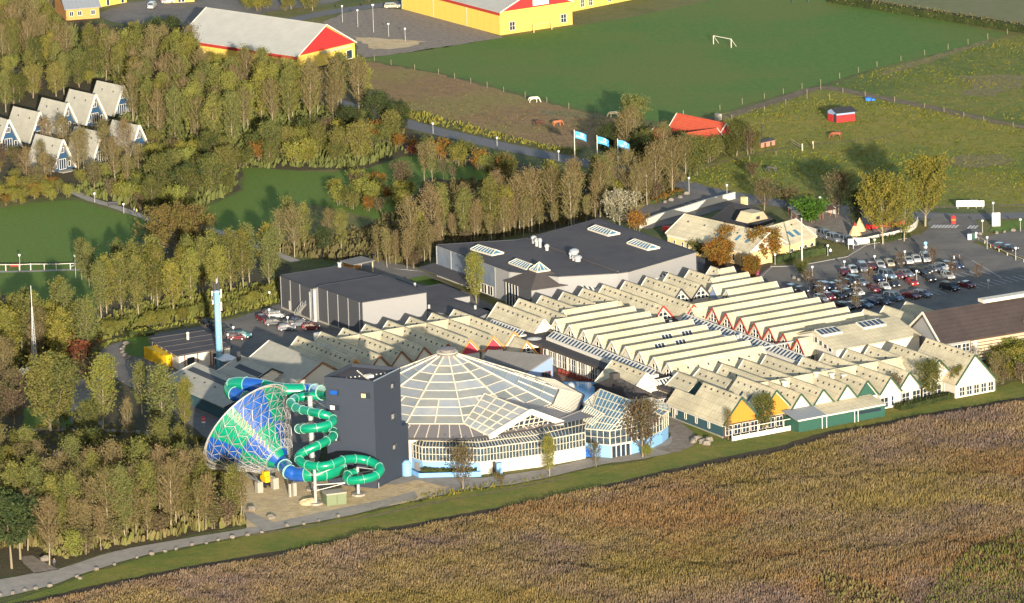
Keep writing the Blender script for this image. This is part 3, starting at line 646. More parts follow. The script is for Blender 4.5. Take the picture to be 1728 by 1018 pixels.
# middle sawtooth hall
th = thing('sawtooth_hall', 'middle sawtooth hall of nine parallel cream roofs between the two glass passages', 'building', flat(G(1100,580,5)))
st_ = along((939.8,539.3),(1129.4,612.4),9); en_ = [(1068.5,518),(1092.6,526.3),(1115.7,535.6),(1163.7,539.3),(1187.8,548.5),(1210.9,557.8),(1235,566.1),(1260,575.4),(1283.1,584.6)]
ZR, ZE = 6.8, 3.7
m0, m1 = flat(G(*st_[0], ZR)), flat(G(*st_[-1], ZR)); HWM = abs((m1-m0).dot(AX))/16
a, b_ = ridge((952.8,523.5),(1045.4,508.7), ZR, BX); gable(th, a, b_, HWM, ZR, ZE, ends=('glass',None), trims=('trim_white',None), vents=2.6, vent_h=.8)
for i in range(9):
    a, b_ = ridge(st_[i], en_[i], ZR, BX)
    rf = gable(th, a, b_, HWM, ZR, ZE, ends=('glass' if i != 5 else 'wall_white', 'wall_white'), trims=('trim_white','trim_white'), vents=3.0 if i < 8 else 2.4, vent_h=.82 if i < 8 else .45)
    if i in (4,5,3):
        for tpos in {3:(), 4:((.50,.62),(.72,.84)), 5:((.27,.39),(.50,.62))}[i]:
            u0, u1 = tpos; L = b_-a; n = -AX if (-AX).dot(EYE-a) > 0 else AX
            b = MB(); fu = lambda u, s: a+L*u+n*HWM*s+Z3*(ZR+(ZE-ZR)*s+.18)
            b.slab([fu(u0,.15), fu(u1,.15), fu(u1,.62), fu(u0,.62)], .2); fr = b.build('rooflight', 'trim_white', th)
            b = MB()
            for k in range(3):
                uu = u0+(u1-u0)*(.08+k*.31); b.slab([fu(uu,.2)+Z3*.05, fu(uu+(u1-u0)*.24,.2)+Z3*.05, fu(uu+(u1-u0)*.24,.57)+Z3*.05, fu(uu,.57)+Z3*.05], .06)
            b.build('pane', 'glass_dark', fr)
for x, y, h in ((1224,578,1.5),(1232,575,1.0),(1245,573,1.0),(1250,571,1.2),(1132,549,1.1),(1156,548,1)):
    b = MB(); c = flat(G(x, y, 5.4)); b.tube([c+Z3*5, c+Z3*(5.4+h)], .35, 8); b.build('roof_pipe', 'galvanised', th)
# right sawtooth hall
th = thing('sawtooth_hall', 'right sawtooth hall of parallel cream roofs with red edged gables by the car park', 'building', flat(G(1300,540,5)))
Rs = [((1204.4,519.8),(1352.6,493)),((1227.6,529.1),(1375.7,501.7)),((1252.2,537.4),(1403.7,510.9)),((1275.7,545.7),(1427,518.9)),((1300.2,554.4),(1451.5,527.4)),((1324.4,563.3),(1455.2,540.5))]
r0, r1 = flat(G(*Rs[0][0], ZR)), flat(G(*Rs[-1][0], ZR)); HWR = abs((r1-r0).dot(AX))/10
for p, q in Rs:
    a, b_ = ridge(p, q, ZR, BX); gable(th, a, b_, HWR, ZR, ZE, ends=('glass','wall_white'), trims=('trim_red','trim_white'), vents=3.0, vent_h=.82)
a, b_ = ridge((1348.3,572.2),(1366,569), ZR, BX); gable(th, a, b_, HWR*.9, ZR, ZE, ends=('glass','wall_white'), trims=('trim_red','trim_white'))
a, b_ = ridge((1166,514.5),(1329.4,484.6), ZR, BX); gable(th, a, b_, HWR, ZR, ZE, rm='roof_cream', vents=3.0, vent_h=.82, trims=(None,'trim_white'), ends=(None,'wall_white'))
for p, q, e in (((1228.5,489.3),(1306.3,475.4),'glass'),((1204.4,480.9),(1283.1,468),'wall_steel_blue'),((1200.7,469.9),(1258.1,459.6),None),((1212.8,454.6),(1235,450.9),None)):
    a, b_ = ridge(p, q, ZR, BX); gable(th, a, b_, HWR, ZR, ZE, ends=(e,'wall_white'), trims=('trim_white' if e else None,'trim_white'), vents=3, vent_h=.82)
for p, q in (((1459.9,523.1),(1497,537)),((1495,516.7),(1532,530)),((1531,510.2),(1569,524))):
    a, b_ = ridge(p, q, ZR, AX); gable(th, a, b_+AX*2, HWK, ZR, ZE, ends=('wall_white',None), trims=('trim_white',None), vents=0)
# passages with skylights
th = thing('glass_passage', 'left passage with a long ladder-like skylight over a dark roof, above the pool terrace', 'building', flat(G(1020,600,3)))
skylight_strip(th, (929.6,566), (1103.3,632), 2.4, 5.0, 31)
skylight_strip(th, (826.9,546), (881.5,565), 2.0, 4.6, 11)
P = [flat(G(*p, 3.9)) for p in ((820,545),(905,566),(925,562),(1106,629),(1180,655),(1150,668),(1018,624),(914,583),(868,572),(812,556))]
b = MB(); b.prism(P, 3.5, 4.15); b.build('roof', 'roof_pavilion', th)
P2 = [flat(G(*p, 3.9)) for p in ((826,546),(925,563),(1106,630),(1175,655),(1150,664),(1020,620),(917,582),(868,569))]
b = MB(); b.prism(P2, 0, 3.5); b.build('wall', 'wall_brown', th)
a, c = P2[6], P2[5]
for k in range(13): window(th, a, c, k/13+.006, (k+.93)/13, .3, 3.1, 2, 2)
for k in range(6): wall_panel(th, 'column', a, c, (k+.5)/6-.008, (k+.5)/6+.008, 0, 3.5, 'trim_white', .4, .3)
th = thing('glass_passage', 'right passage with a long ladder-like skylight between the two sawtooth halls', 'building', flat(G(1250,565,3)))
skylight_strip(th, (1153,537), (1356,608.5), 2.6, 4.8, 35)
P = [flat(G(*p, 3.5)) for p in ((1118,528),(1170,528),(1375,598),(1345,620),(1290,604),(1160,552),(1100,540))]
b = MB(); b.prism(P, 0, 3.5); b.build('wall', 'roof_tar', th)
b = MB(); b.bar(flat(G(1286,590,5),5.4), flat(G(1344,580,5),5.6), .4, .3); b.build('duct', 'galvanised', th)
# ---------------------------------------------------------------- south block with orange and white gables
th = thing('south_hall', 'south hall with teal walls, two orange gables and white gables facing the marsh', 'building', flat(G(1240,720,0)))
Sm = [((1297.8,644.8),(1349.6,664.3),'wall_white'),((1334.8,637.4),(1387.6,656.9),'wall_white'),((1371.9,629),(1424.6,650),'wall_white'),((1408.9,623.1),(1460.8,642.6),'wall_green'),((1446,616.7),(1498.2,637),'wall_white'),((1482,610.2),(1535.8,627.8),'wall_white')]
ZR, ZE = 6.6, 3.2
s0, s1 = flat(G(*Sm[0][1], ZR)), flat(G(*Sm[-1][1], ZR)); HWS = abs((s1-s0).dot(BX))/10
for p, q, e in Sm:
    a, b_ = ridge(p, q, ZR, AX); gable(th, a, b_, HWS, ZR, ZE, ends=(None, e), trims=(None,'trim_green'), vents=2.0, vent_h=.3)
for p, q in (((1257,607.8),(1333,635.6)),((1295,600.4),(1370,628)),((1357,603.1),(1407,622.6)),((1392.2,596.7),(1446,616.7)),((1432,590.7),(1482,610.2)),((1469,584.3),(1517,601.9)),((1220.9,615.2),(1296.9,643.9))):
    a, b_ = ridge(p, q, ZR, AX); gable(th, a, b_, HWS, ZR, ZE, ends=('wall_white',None), trims=('trim_white',None), vents=2.2, vent_h=.3)
a, e = flat(G(1273.7,648,ZR)), flat(G(1517,604,ZR)); e = a+BX*((e-a).dot(BX)); gable(th, a, e, 4.4, ZR-.04, 2.2, vents=0)
a, b_ = ridge((1183,622.6),(1234,641), 6.2, AX); gable(th, a, b_, 4.4, 6.2, 2.6, ends=('wall_white','wall_white'), trims=('trim_white',None), vents=2, hw2=2.6, ze2=3.6)
a, b_ = ridge((1145.9,629),(1178,641), 6.4, AX); gable(th, a, b_, 5.5, 6.4, 2.4, ends=('wall_steel_blue',None), trims=('trim_white',None), vents=2, hw2=3, ze2=3.6, wallm='wall_teal')
a, b_ = ridge((1246.9,635.6),(1303.3,659.6), 7.9, AX); gable(th, a, b_, 4.7, 7.9, 2.7, ends=('wall_steel_blue','wall_orange'), trims=(None,'trim_green'), vents=2, vent_h=.18, vent_rows=1, wallm='wall_white')
for u, s in ((.28,.5),(.52,.5)):
    L = b_-a; n = -BX if (-BX).dot(EYE-a) > 0 else BX
    fu = lambda uu, ss: a+L*uu+n*4.7*ss+Z3*(7.9-5.2*ss+.14)
    m = MB(); m.slab([fu(u,s-.1), fu(u+.05,s-.1), fu(u+.05,s+.14), fu(u,s+.14)], .2); m.build('rooflight', 'glass_dark', th)
a, b_ = ridge((1188.5,646.7),(1246.9,670.7), 7.9, AX); s1a, s1b = a, b_
gable(th, a, b_, 4.7, 7.9, 2.7, ends=('wall_steel_blue','wall_orange'), trims=(None,'trim_green'), vents=2, vent_h=.1, wallm='wall_teal')
n = -BX if (-BX).dot(EYE-a) > 0 else BX
m = MB(); q0, q1 = a-AX*7.6, a-AX*.3; f2 = lambda p, s: p+n*4.7*s+Z3*(7.9-5.2*s)
m.slab([f2(q0,.45), f2(q1,.45), f2(q1,1.0), f2(q0,1.0)], .2); m.slab([f2(q0,.45), f2(q1,.45), f2(q1,.45)-n*3-Z3*2, f2(q0,.45)-n*3-Z3*2], .2); m.build('roof', 'roof_cream', th)
m = MB(); m.prism([q0+n*4.4, q1+n*4.4, q1+n*.6, q0+n*.6], 0, 2.9); m.build('wall', 'wall_teal', th)
w0, w1 = q0+n*4.5, b_+n*4.5
for u, wd, z0 in ((.04,.03,1.2),(.12,.035,.2),(.17,.025,1.2),(.33,.03,1.0),(.52,.03,1.0),(.74,.03,1.0)): window(th, w0, w1, u, u+wd, z0, 2.3, 1, 1)
m = MB(); m.bar(w0+n*.1+Z3*.15, w1+n*.1+Z3*.15, .2, .3); m.build('plinth', 'concrete', th)
m = MB(); m.bar(flat(s1a-AX*7.6+n*4.9,2.55), flat(s1b+AX*.3+n*4.9,2.55), .18, .16); m.build('gutter', 'trim_white', th)
f0, f1 = b_+n*4.4+AX*.12, b_-n*14.0+AX*.12
m = MB(); m.bar(f0+Z3*1.35, f1+Z3*1.35, .3, 2.6); m.build('front_wall', 'wall_brown', th)
for k in range(9): window(th, f0+AX*.15, f1+AX*.15, k/9+.01, (k+.9)/9, .5, 2.5, 2, 2, name='veranda_window')
m = MB(); v0, v1 = f0+AX*3, f1+AX*3-n*4.5; m.bar(v0+Z3*.5, v1+Z3*.5, .2, 1.0); m.build('veranda_wall', 'trim_white', th)
for k in range(12):
    m = MB(); p = lerp(v0, v1, k/11); m.bar(p, p+Z3*(2.4 if k % 3 == 0 else 1.2), .16); m.build('post', 'trim_white', th)
m = MB(); m.bar(v0+Z3*2.4, lerp(v0,v1,.75)+Z3*2.4, .14); m.bar(f0+Z3*2.45, v0+Z3*2.4, .12); m.build('pergola_rail', 'trim_white', th)
for x, y, h in ((1324,660,1.9),(1362,645,1.3),(1378,646,2.0),(1391,638,1.5),(1404,643,1.4),(1425,644,1.3),(1342,655,.6)):
    b = MB(); c = flat(G(x, y, 4.8)); b.tube([c+Z3*4, c+Z3*(4.9+h)], .5, 10); b.tube([c+Z3*(4.8+h), c+Z3*(5.1+h)], .7, 10); b.build('ventilator', 'wall_white', th)
a, b_ = ridge((1509.9,581.5),(1580.6,607.4), 7.6, AX); gable(th, a, b_, 4.2, 7.6, 3.0, ends=('wall_white','wall_white'), trims=(None,'trim_green'), vents=2, vent_h=.12)
a, b_ = ridge((1564.5,571.3),(1634.8,600), 8.8, AX); gable(th, a, b_, 5.0, 8.8, 3.0, ends=('wall_white','wall_white'), trims=(None,'trim_green'), vents=2, vent_h=.1, hw2=5.4, ze2=2.6); e0 = b_
n = -BX if (-BX).dot(EYE-a) > 0 else BX
for k in range(5): window(th, e0+n*4.6+AX*.12, e0-n*5+AX*.12, .06+k*.19, .2+k*.19, .5, 2.4, 2, 2)
a, b_ = flat(G(1498.2,637,6.6))+n*HWS, flat(G(1580.6,607.4,7.6))-n*4
for k in range(7): window(th, a+AX*.35, b_+AX*.35, .03+k*.14, .13+k*.14, .4, 2.5, 2, 2)
# small black window in the green gable
# green shed row in front
th = thing('green_annex', 'long low green annex with cream lean-to roof under the white gables', 'building', flat(G(1420,705,1)))
P = [flat(G(*p, 2.9)) for p in ((1346.9,708.5),(1494.7,680.5))]; q = AX*-5.5
m = MB(); m.prism([P[0]+BX*.3-AX*.3, P[1]-AX*.3, P[1]+q, P[0]+q], 0, 2.6); m.build('wall', 'wall_green', th)
m = MB(); A, B = P[0]+Z3*2.75, P[1]+Z3*2.75; m.slab([A, B, B+q+Z3*.9, A+q+Z3*.9], .18); m.build('roof', 'roof_cream', th)
m = MB(); m.slab([A-BX*.2+Z3*.05, A+BX*7+Z3*.05, A+BX*7+q+Z3*.95, A-BX*.2+q+Z3*.95], .2); m.build('flat_roof', 'roof_greyblue', th)
m = MB(); m.bar(A+Z3*-.1, B+Z3*-.1, .2, .3); m.build('gutter', 'trim_white', th)
for u in (.27,.32,.64,.68): m = MB(); p = lerp(P[0],P[1],u)+AX*.05; m.bar(p, p+Z3*2.5, .15); m.build('downpipe', 'trim_white', th)
wall_panel(th, 'window_band', P[0]-AX*.3, P[1]-AX*.3, .66, .95, 1.5, 2.1, 'glass_dark', .05)
# ---------------------------------------------------------------- white walled hall with skylights, brown roofed hall
th = thing('white_hall', 'white walled hall with low cream roof and two rows of rooflights', 'building', flat(G(1450,590,3)))
ZE_ = 6.0; e0, e1 = flat(G(1412,591,ZE_)), flat(G(1558,566.4,ZE_)); e1 = e0+BX*((e1-e0).dot(BX)); r0, r1 = e0-AX*9.5, e1-AX*9.5; ZRR = 8.2
m = MB(); m.slab([e0+Z3*ZE_, e1+Z3*ZE_, r1+Z3*ZRR, r0+Z3*ZRR], .25); m.slab([r0+Z3*ZRR, r1+Z3*ZRR, r1-AX*9+Z3*5.6, r0-AX*9+Z3*5.6], .25); m.build('roof', 'roof_cream', th)
m = MB(); aa, bb = e0-AX*.4, e0-AX*18.2
for s0_, s1_ in ((e0+BX*.2, e1-BX*.2),):
    pr = [(0-.4, 0), (-.4, ZE_-.3), (-9.5, ZRR-.35), (-18.2, 5.3), (-18.2, 0)]
    P0 = [s0_+AX*x+Z3*z for x, z in pr]; P1 = [s1_+AX*x+Z3*z for x, z in pr]
    for k in range(5): m.face([P0[k], P0[(k+1)%5], P1[(k+1)%5], P1[k]])
    m.face(P0[::-1]); m.face(P1)
m.build('wall', 'wall_white', th)
for k in range(4): window(th, e0-AX*1.5, e0-AX*8.5, k/4+.03, k/4+.22, 5.2+k*.3, 6.0+k*.45, 1, 1)
for u0, u1 in ((.03,.27),(.52,.79)):
    nn = 5; fu = lambda u, s: lerp(r0,r1,u)+AX*s+Z3*(ZRR-.232*s+.35)
    m = MB(); m.slab([fu(u0,.2), fu(u1,.2), fu(u1,3.2), fu(u0,3.2)], .4); fr = m.build('rooflight', 'trim_white', th)
    for k in range(nn):
        a_ = u0+(u1-u0)*(k+.12)/nn; b2_ = u0+(u1-u0)*(k+.88)/nn; m = MB(); m.slab([fu(a_,.6)+Z3*.05, fu(b2_,.6)+Z3*.05, fu(b2_,2.8)+Z3*.05, fu(a_,2.8)+Z3*.05], .06); m.build('pane', 'glass_dark', fr)
th = thing('brown_hall', 'wide hall with dark brown roof and cream timber side wall at the right edge', 'building', flat(G(1640,570,4)))
rr0, ee0 = flat(G(1541.3,529.6,11)), flat(G(1591.3,579.6,5.6)); dRx = flat(G(1728,557.4,5.6)-G(1591.3,579.6,5.6)).normalized(); dRy = Vector((dRx.y,-dRx.x,0)); hwx = (ee0-rr0).dot(dRy)
rr0 = ee0-dRy*hwx; LEN = 60
m = MB(); zr_, ze_ = 11, 5.6
m.slab([rr0-dRx*.6+Z3*zr_, rr0+dRx*LEN+Z3*zr_, ee0+dRx*LEN+Z3*ze_, ee0-dRx*.6+Z3*ze_], .3); bk = rr0-dRy*hwx
m.slab([rr0-dRx*.6+Z3*zr_, rr0+dRx*LEN+Z3*zr_, bk+dRx*LEN+Z3*ze_, bk-dRx*.6+Z3*ze_], .3); m.build('roof', 'roof_brown', th)
m = MB(); pr = [(ee0-dRy*.5,0),(ee0-dRy*.5,ze_-.2),(rr0,zr_-.4),(bk+dRy*.5,ze_-.2),(bk+dRy*.5,0)]
P0 = [p+Z3*z for p, z in pr]; P1 = [p+dRx*(LEN-1)+Z3*z for p, z in pr]
for k in range(5): m.face([P0[k], P0[(k+1)%5], P1[(k+1)%5], P1[k]])
m.face(P0[::-1]); m.face(P1); m.build('wall', 'wall_grey_light', th)
for (p, q, zz, z2) in ((rr0, ee0, zr_, ze_),(rr0, bk, zr_, ze_)):
    m = MB(); m.bar(p-dRx*.65+Z3*(zz-.1), q-dRx*.65+Z3*(z2-.1), .25, .4); m.build('verge_board', 'trim_white', th)
wa, wb = ee0-dRy*.45, ee0-dRy*.45+dRx*(LEN-1)
for k in range(7):
    m = MB(); o = face_frame(wa, wb); m.bar(lerp(wa,wb,.12)+o*.15+Z3*(.7+k*.68), wb+o*.15+Z3*(.7+k*.68), .18, .5, up=Z3); m.build('timber_board', 'wall_cream', th)
wall_panel(th, 'wall_base', wa, wb, .12, 1, .1, 5.2, 'wall_brown', .04)
for k in range(3): window(th, wa, wb, .015+k*.035, .045+k*.035, 3.0, 4.7, 2, 2)
wall_panel(th, 'white_panel', wa, wb, .128, .145, 1.2, 5, 'trim_white', .3)
m = MB(); a_, b2_ = flat(G(1655,514,10.6)), flat(G(1728,502,10.6)); m.bar(a_+Z3*11.4, a_+dRx*26+Z3*11.4, 2.2, .7); m.build('ridge_skylight', 'wall_white', th)
# ---------------------------------------------------------------- glass dome
th = thing('glass_dome', 'great cone-shaped glass dome roof with cream glazing bars next to the slide tower', 'dome', flat(G(757,700,0)))
ZG, ZS = 8.5, 7.0
CD = flat(G(757,669,ZG)); RG = (flat(G(939.6,656,ZG))-CD).length; RS = RG+5.4
dap = ray(755,592); ZA = (EYE+dap*(CD.y/dap.y)).z
NS = 12; A0 = math.radians(-82)
def dv(k, r, z): a = A0+2*math.pi*k/NS; return CD+Vector((math.cos(a)*r, math.sin(a)*r, z))
def zc(r): return ZG+(ZA-ZG)*(1-r/RG)
rings = [2.2]+[2.2+(RG-2.2)*i/8 for i in range(1, 9)]
for k in range(NS):
    for i in range(8):
        r0_, r1_ = rings[i], rings[i+1]; q = [dv(k, r0_, zc(r0_)), dv(k+1, r0_, zc(r0_)), dv(k+1, r1_, zc(r1_)), dv(k, r1_, zc(r1_))]
        nn = 2 if i >= 5 else 1; n = (q[1]-q[0]).cross(q[3]-q[0]).normalized(); n = n if n.z > 0 else -n
        for s in range(nn):
            qq = [lerp(q[0],q[1],s/nn), lerp(q[0],q[1],(s+1)/nn), lerp(q[3],q[2],(s+1)/nn), lerp(q[3],q[2],s/nn)]
            mb = MB(); q2 = [p-n*.06 for p in qq]; mb.face(qq if n.dot((qq[1]-qq[0]).cross(qq[3]-qq[0]))>0 else qq[::-1]); mb.face(q2)
            for t in range(4): mb.face([qq[t], q2[t], q2[(t+1)%4], qq[(t+1)%4]])
            mb.build('glass_pane', 'glass_milky', th)
    mb = MB(); mb.bar(dv(k, 1.8, zc(1.8)+.1), dv(k, RG, ZG+.1), .26, .26); mb.build('rib', 'bar_cream', th)
    mb = MB(); mid0, mid1 = lerp(dv(k,rings[5],zc(rings[5])), dv(k+1,rings[5],zc(rings[5])), .5), lerp(dv(k,RG,ZG), dv(k+1,RG,ZG), .5); mb.bar(mid0+Z3*.08, mid1+Z3*.08, .24, .2); mb.build('rib', 'bar_cream', th)
for i in range(1, 9):
    mb = MB()
    for k in range(NS): mb.bar(dv(k, rings[i], zc(rings[i])+.06), dv(k+1, rings[i], zc(rings[i])+.06), .15, .14)
    mb.build('ring_bar', 'bar_cream', th)
mb = MB(); c = CD+Z3*(zc(2.2)-.3); mb.tube([c, c+Z3*.8, c+Z3*.9, c+Z3*1.5], [2.1,2.1,1.5,1.5], 16); mb.tube([c+Z3*1.5, c+Z3*1.7, c+Z3*1.9], [1.8,1.8,.5], 16); mb.build('top_cap', 'skirt_metal', th)
mb = MB(); mb.tube([c+Z3*.95, c+Z3*1.1], 2.2, 16); mb.build('cap_ring', 'bar_cream', th)
for k in range(NS):
    mb = MB(); mb.slab([dv(k,RG,ZG), dv(k+1,RG,ZG), dv(k+1,RS,ZS), dv(k,RS,ZS)], .25); mb.build('skirt_panel', 'skirt_metal', th)
    dense = k in (1,2,3); nb = 14 if dense else 6
    for j in range(nb):
        s = (j+.5)/nb; mb = MB(); p, q = lerp(dv(k,RG+.5,ZG-.1), dv(k+1,RG+.5,ZG-.1), s), lerp(dv(k,RS-.3,ZS+.05), dv(k+1,RS-.3,ZS+.05), s); mb.bar(p+Z3*.06, q+Z3*.06, .32 if dense else .2, .12); mb.build('batten', 'bar_cream', th)
mb = MB(); mb.prism([dv(k, RG+3.5, 0) for k in range(NS)], 0, ZS-.25); mb.build('wall', 'wall_white', th)
mb = MB()
for k in range(NS): mb.bar(dv(k,RS+.1,ZS-.15), dv(k+1,RS+.1,ZS-.15), .3, .4)
mb.build('gutter', 'trim_dark', th)
# glazed dormer on the dome
def on_dome(x, y):
    z = ZG+2
    for _ in range(30): p = G(x, y, z); z = .5*z+.5*zc((flat(p)-CD).length)
    return G(x, y, z)
PT = on_dome(818,665); VL = dv(0, RG, ZG+.15); FL = G(824.8,736.3,6.9); FR_ = G(950,713.5,6.9)
mid = (FL+FR_)/2; dpx = ray(895.2,693.7); nF = Vector((FR_.y-FL.y, FL.x-FR_.x, 0)); AP = EYE+dpx*((FL-EYE).dot(nF)/dpx.dot(nF)); PT = PT+Z3*.1
dm = thing('glass_dormer', 'glazed gable with broad white verge boards rising from the front of the dome', 'dormer', flat(mid))
glazed(dm, [VL, FL, AP, PT], 4, 5, 'glass_milky', 'bar_cream', .2, 'pane', parts=True)
VR = on_dome(918,686)
mb = MB(); mb.slab([PT, AP, FR_, VR], .2); mb.build('roof', 'skirt_metal', dm)
nf = face_frame(FL, FR_)
mb = MB(); q = [p-nf*.5 for p in (FL, FR_, AP)]; mb.face(q); mb.face([p-nf*.1 for p in q][::-1]); mb.build('gable_pane', 'glass_dark', dm)
for j in range(1, 15):
    s = j/15; base = lerp(FL, FR_, s); top = lerp(FL, AP, s*2) if s < .5 else lerp(AP, FR_, s*2-1); mb = MB(); mb.bar(base-nf*.4, top-nf*.4, .14 if j % 7 else .3, .14, up=nf); mb.build('mullion', 'bar_cream', dm)
for j in range(1, 4):
    s = j/4; mb = MB(); mb.bar(lerp(FL,AP,s)-nf*.42, lerp(FR_,AP,s)-nf*.42, .12, .14, up=Z3); mb.build('transom', 'bar_cream', dm)
for p, q in ((FL, AP), (AP, FR_)): mb = MB(); mb.bar(p+nf*.1+Z3*-.1, q+nf*.1+Z3*-.1, .5, 1.1, up=Z3); mb.build('verge_board', 'trim_white', dm)
mb = MB(); mb.bar(FL+Z3*-.35, FR_+Z3*-.35, .5, .5); mb.build('sill', 'trim_white', dm)
mb = MB(); mb.slab([VR, FR_, G(978,706,6.4), G(985,694,6.6), dv(2, RS, ZS)-Vector((0,2,0))], .2); mb.build('side_roof', 'skirt_metal', dm)
# arcade
th = thing('glazed_arcade', 'low glazed arcade with white bars on light blue and white walls around the dome', 'building', flat(G(811,801,0)))
gp = [(688,790),(713.7,799),(811.9,801),(913.7,788),(988,774)]; Wp = [flat(G(*p)) for p in gp]; Z1, ZEV, ZTP = 2.6, 5.4, 6.9
inn = []
for p in Wp: d = (CD-p).normalized(); inn.append(p+d*3.6)
inn[0] = Wp[0]+(inn[1]-Wp[1])*.8; inn[-1] = Wp[-1]+(inn[-2]-Wp[-2])*.6+Vector((2,6,0))
cols = ['wall_blue','wall_blue','wall_white','wall_white']; nus = (5, 17, 19, 14)
for i in range(4):
    a, b_ = Wp[i], Wp[i+1]
    mb = MB(); mb.prism([a, b_, inn[i+1], inn[i]], 0, Z1); mb.build('wall', cols[i], th)
    glazed(th, [a+Z3*Z1, b_+Z3*Z1, b_+Z3*ZEV, a+Z3*ZEV], nus[i], 2, 'glass_arcade', 'bar_cream', .09, 'glass_wall')
    glazed(th, [a+Z3*ZEV, b_+Z3*ZEV, inn[i+1]+Z3*ZTP, inn[i]+Z3*ZTP], nus[i], 2, 'glass_arcade', 'bar_cream', .08, 'glass_roof')
wall_panel(th, 'door', Wp[2], Wp[3], .1, .16, 0, 2.3, 'trim_white')
wall_panel(th, 'door', Wp[2], Wp[3], .19, .24, 0, 2.4, 'trim_dark')
for u in (.45,.72): wall_panel(th, 'downpipe', Wp[2], Wp[3], u, u+.008, 0, Z1, 'steel', .1)
wall_panel(th, 'vent', Wp[0], Wp[1], .5, .85, .3, 1.9, 'wall_grey_light')
th2 = thing('planter', 'light blue planter wall with low hedge along the blue wall of the dome', 'planter', flat(G(760,806,0)))
a, b_ = flat(G(690,798)), flat(G(708,807)); c = flat(G(812,804))
mb = MB(); mb.bar(a+Z3*.5, b_+Z3*.5, .4, 1.0); mb.bar(b_+Z3*.5, c+Z3*.5, .4, 1.0); mb.build('planter_wall', 'planter_blue', th2)
kl = MB(); c0 = flat(G(688,789)); kl.tube([flat(G(687,803)), flat(G(687,803))+Z3*2.6, flat(G(687,803))+Z3*3.2], [1.0,1.0,.5], 14); o = kl.build('round_kiosk', 'wall_blue'); tag(o, 'small round light blue kiosk standing at the corner of the dark tower', 'kiosk')
kl = MB(); a = flat(G(843,801)); kl.box(a, 1.2, .5, 2.4, Wp[3]-Wp[2]); o = kl.build('blue_door_screen', 'wall_blue'); tag(o, 'upright light blue screen beside the white wall door', 'screen')
# conservatory
th = thing('conservatory', 'glass conservatory with blue hipped glass roof and rounded light blue end', 'conservatory', flat(G(1050,765,0)))
gp = [(988,770),(1030,774),(1066,767.5),(1085,762.5),(1103,756),(1118,748.5),(1127.8,740),(1128,728)]; Wc = [flat(G(*p)) for p in gp]
top = flat(G(1071.3,679,10.2)); r1_ = flat(G(1013,657,10.2)); ZRc = 10.2
bk0, bk1 = flat(G(975,690,5.6)), flat(G(1100,672,5.6))
mb = MB(); mb.prism([Wc[0]]+Wc[1:]+[bk1, bk0], 0, 2.8); mb.build('wall', 'wall_blue', th)
zE = 5.7
for i in range(7):
    a, b_ = Wc[i], Wc[i+1]; L = (b_-a).length; nu = max(2, round(L/1.25))
    glazed(th, [a+Z3*2.8, b_+Z3*2.8, b_+Z3*zE, a+Z3*zE], nu, 2, 'glass_arcade', 'bar_cream', .09, 'glass_wall')
    if i >= 1: glazed(th, [a+Z3*zE, b_+Z3*zE, lerp(top, b_, .02)+Z3*ZRc, lerp(top, a, .02)+Z3*ZRc], max(1, nu//2 if i > 1 else nu), 7, 'glass_arcade', 'bar_cream', .12, 'glass_roof')
glazed(th, [Wc[0]+Z3*zE, Wc[1]+Z3*zE, top+Z3*ZRc, r1_+Z3*ZRc], 9, 5, 'glass_blue', 'bar_cream', .12, 'glass_roof')
glazed(th, [bk0+Z3*zE, Wc[0]+Z3*zE, r1_+Z3*ZRc, r1_+Z3*(ZRc+.01)], 5, 4, 'glass_blue', 'bar_cream', .12, 'glass_roof')
glazed(th, [bk1+Z3*zE, bk0+Z3*zE, r1_+Z3*ZRc, top+Z3*ZRc], 9, 4, 'glass_blue', 'bar_cream', .12, 'glass_roof')
glazed(th, [Wc[-1]+Z3*zE, bk1+Z3*zE, top+Z3*ZRc, top+Z3*(ZRc+.01)], 3, 4, 'glass_blue', 'bar_cream', .12, 'glass_roof')
for k in range(4): wall_panel(th, 'glass_door', Wc[1], Wc[2], .06+k*.22, .24+k*.22, .1, 2.5, 'glass_dark')
for k in range(5): wall_panel(th, 'door_frame', Wc[1], Wc[2], .04+k*.22, .07+k*.22, .1, 2.6, 'trim_white', .12)
wall_panel(th, 'door_head', Wc[1], Wc[2], .03, .96, 2.5, 2.7, 'trim_white', .12)
mb = MB(); Q = [inn[3]+Z3*ZTP, inn[4]+Z3*ZTP, G(1010,700,8), G(985,690,8)]; mb.slab(Q, .2); mb.build('lead_flat', 'skirt_metal', th)
glazed(th, [G(975,705,6.6), G(1000,718,6.2), G(1019,699,8.6), G(990,684,8.9)], 8, 3, 'glass_blue', 'bar_cream', .17, 'glass_roof')
tp = MB(); o_ = flat(G(990,769)); tp.box(o_, 3, 1.6, 1.5, Wc[1]-Wc[0]); tp.box(o_+Vector((3.6,.3,0)), 3, 1.4, 1.1, Wc[1]-Wc[0]); o = tp.build('covered_stack', 'blue_tarp'); tag(o, 'stack covered with bright blue tarpaulin at the white wall', 'stack')
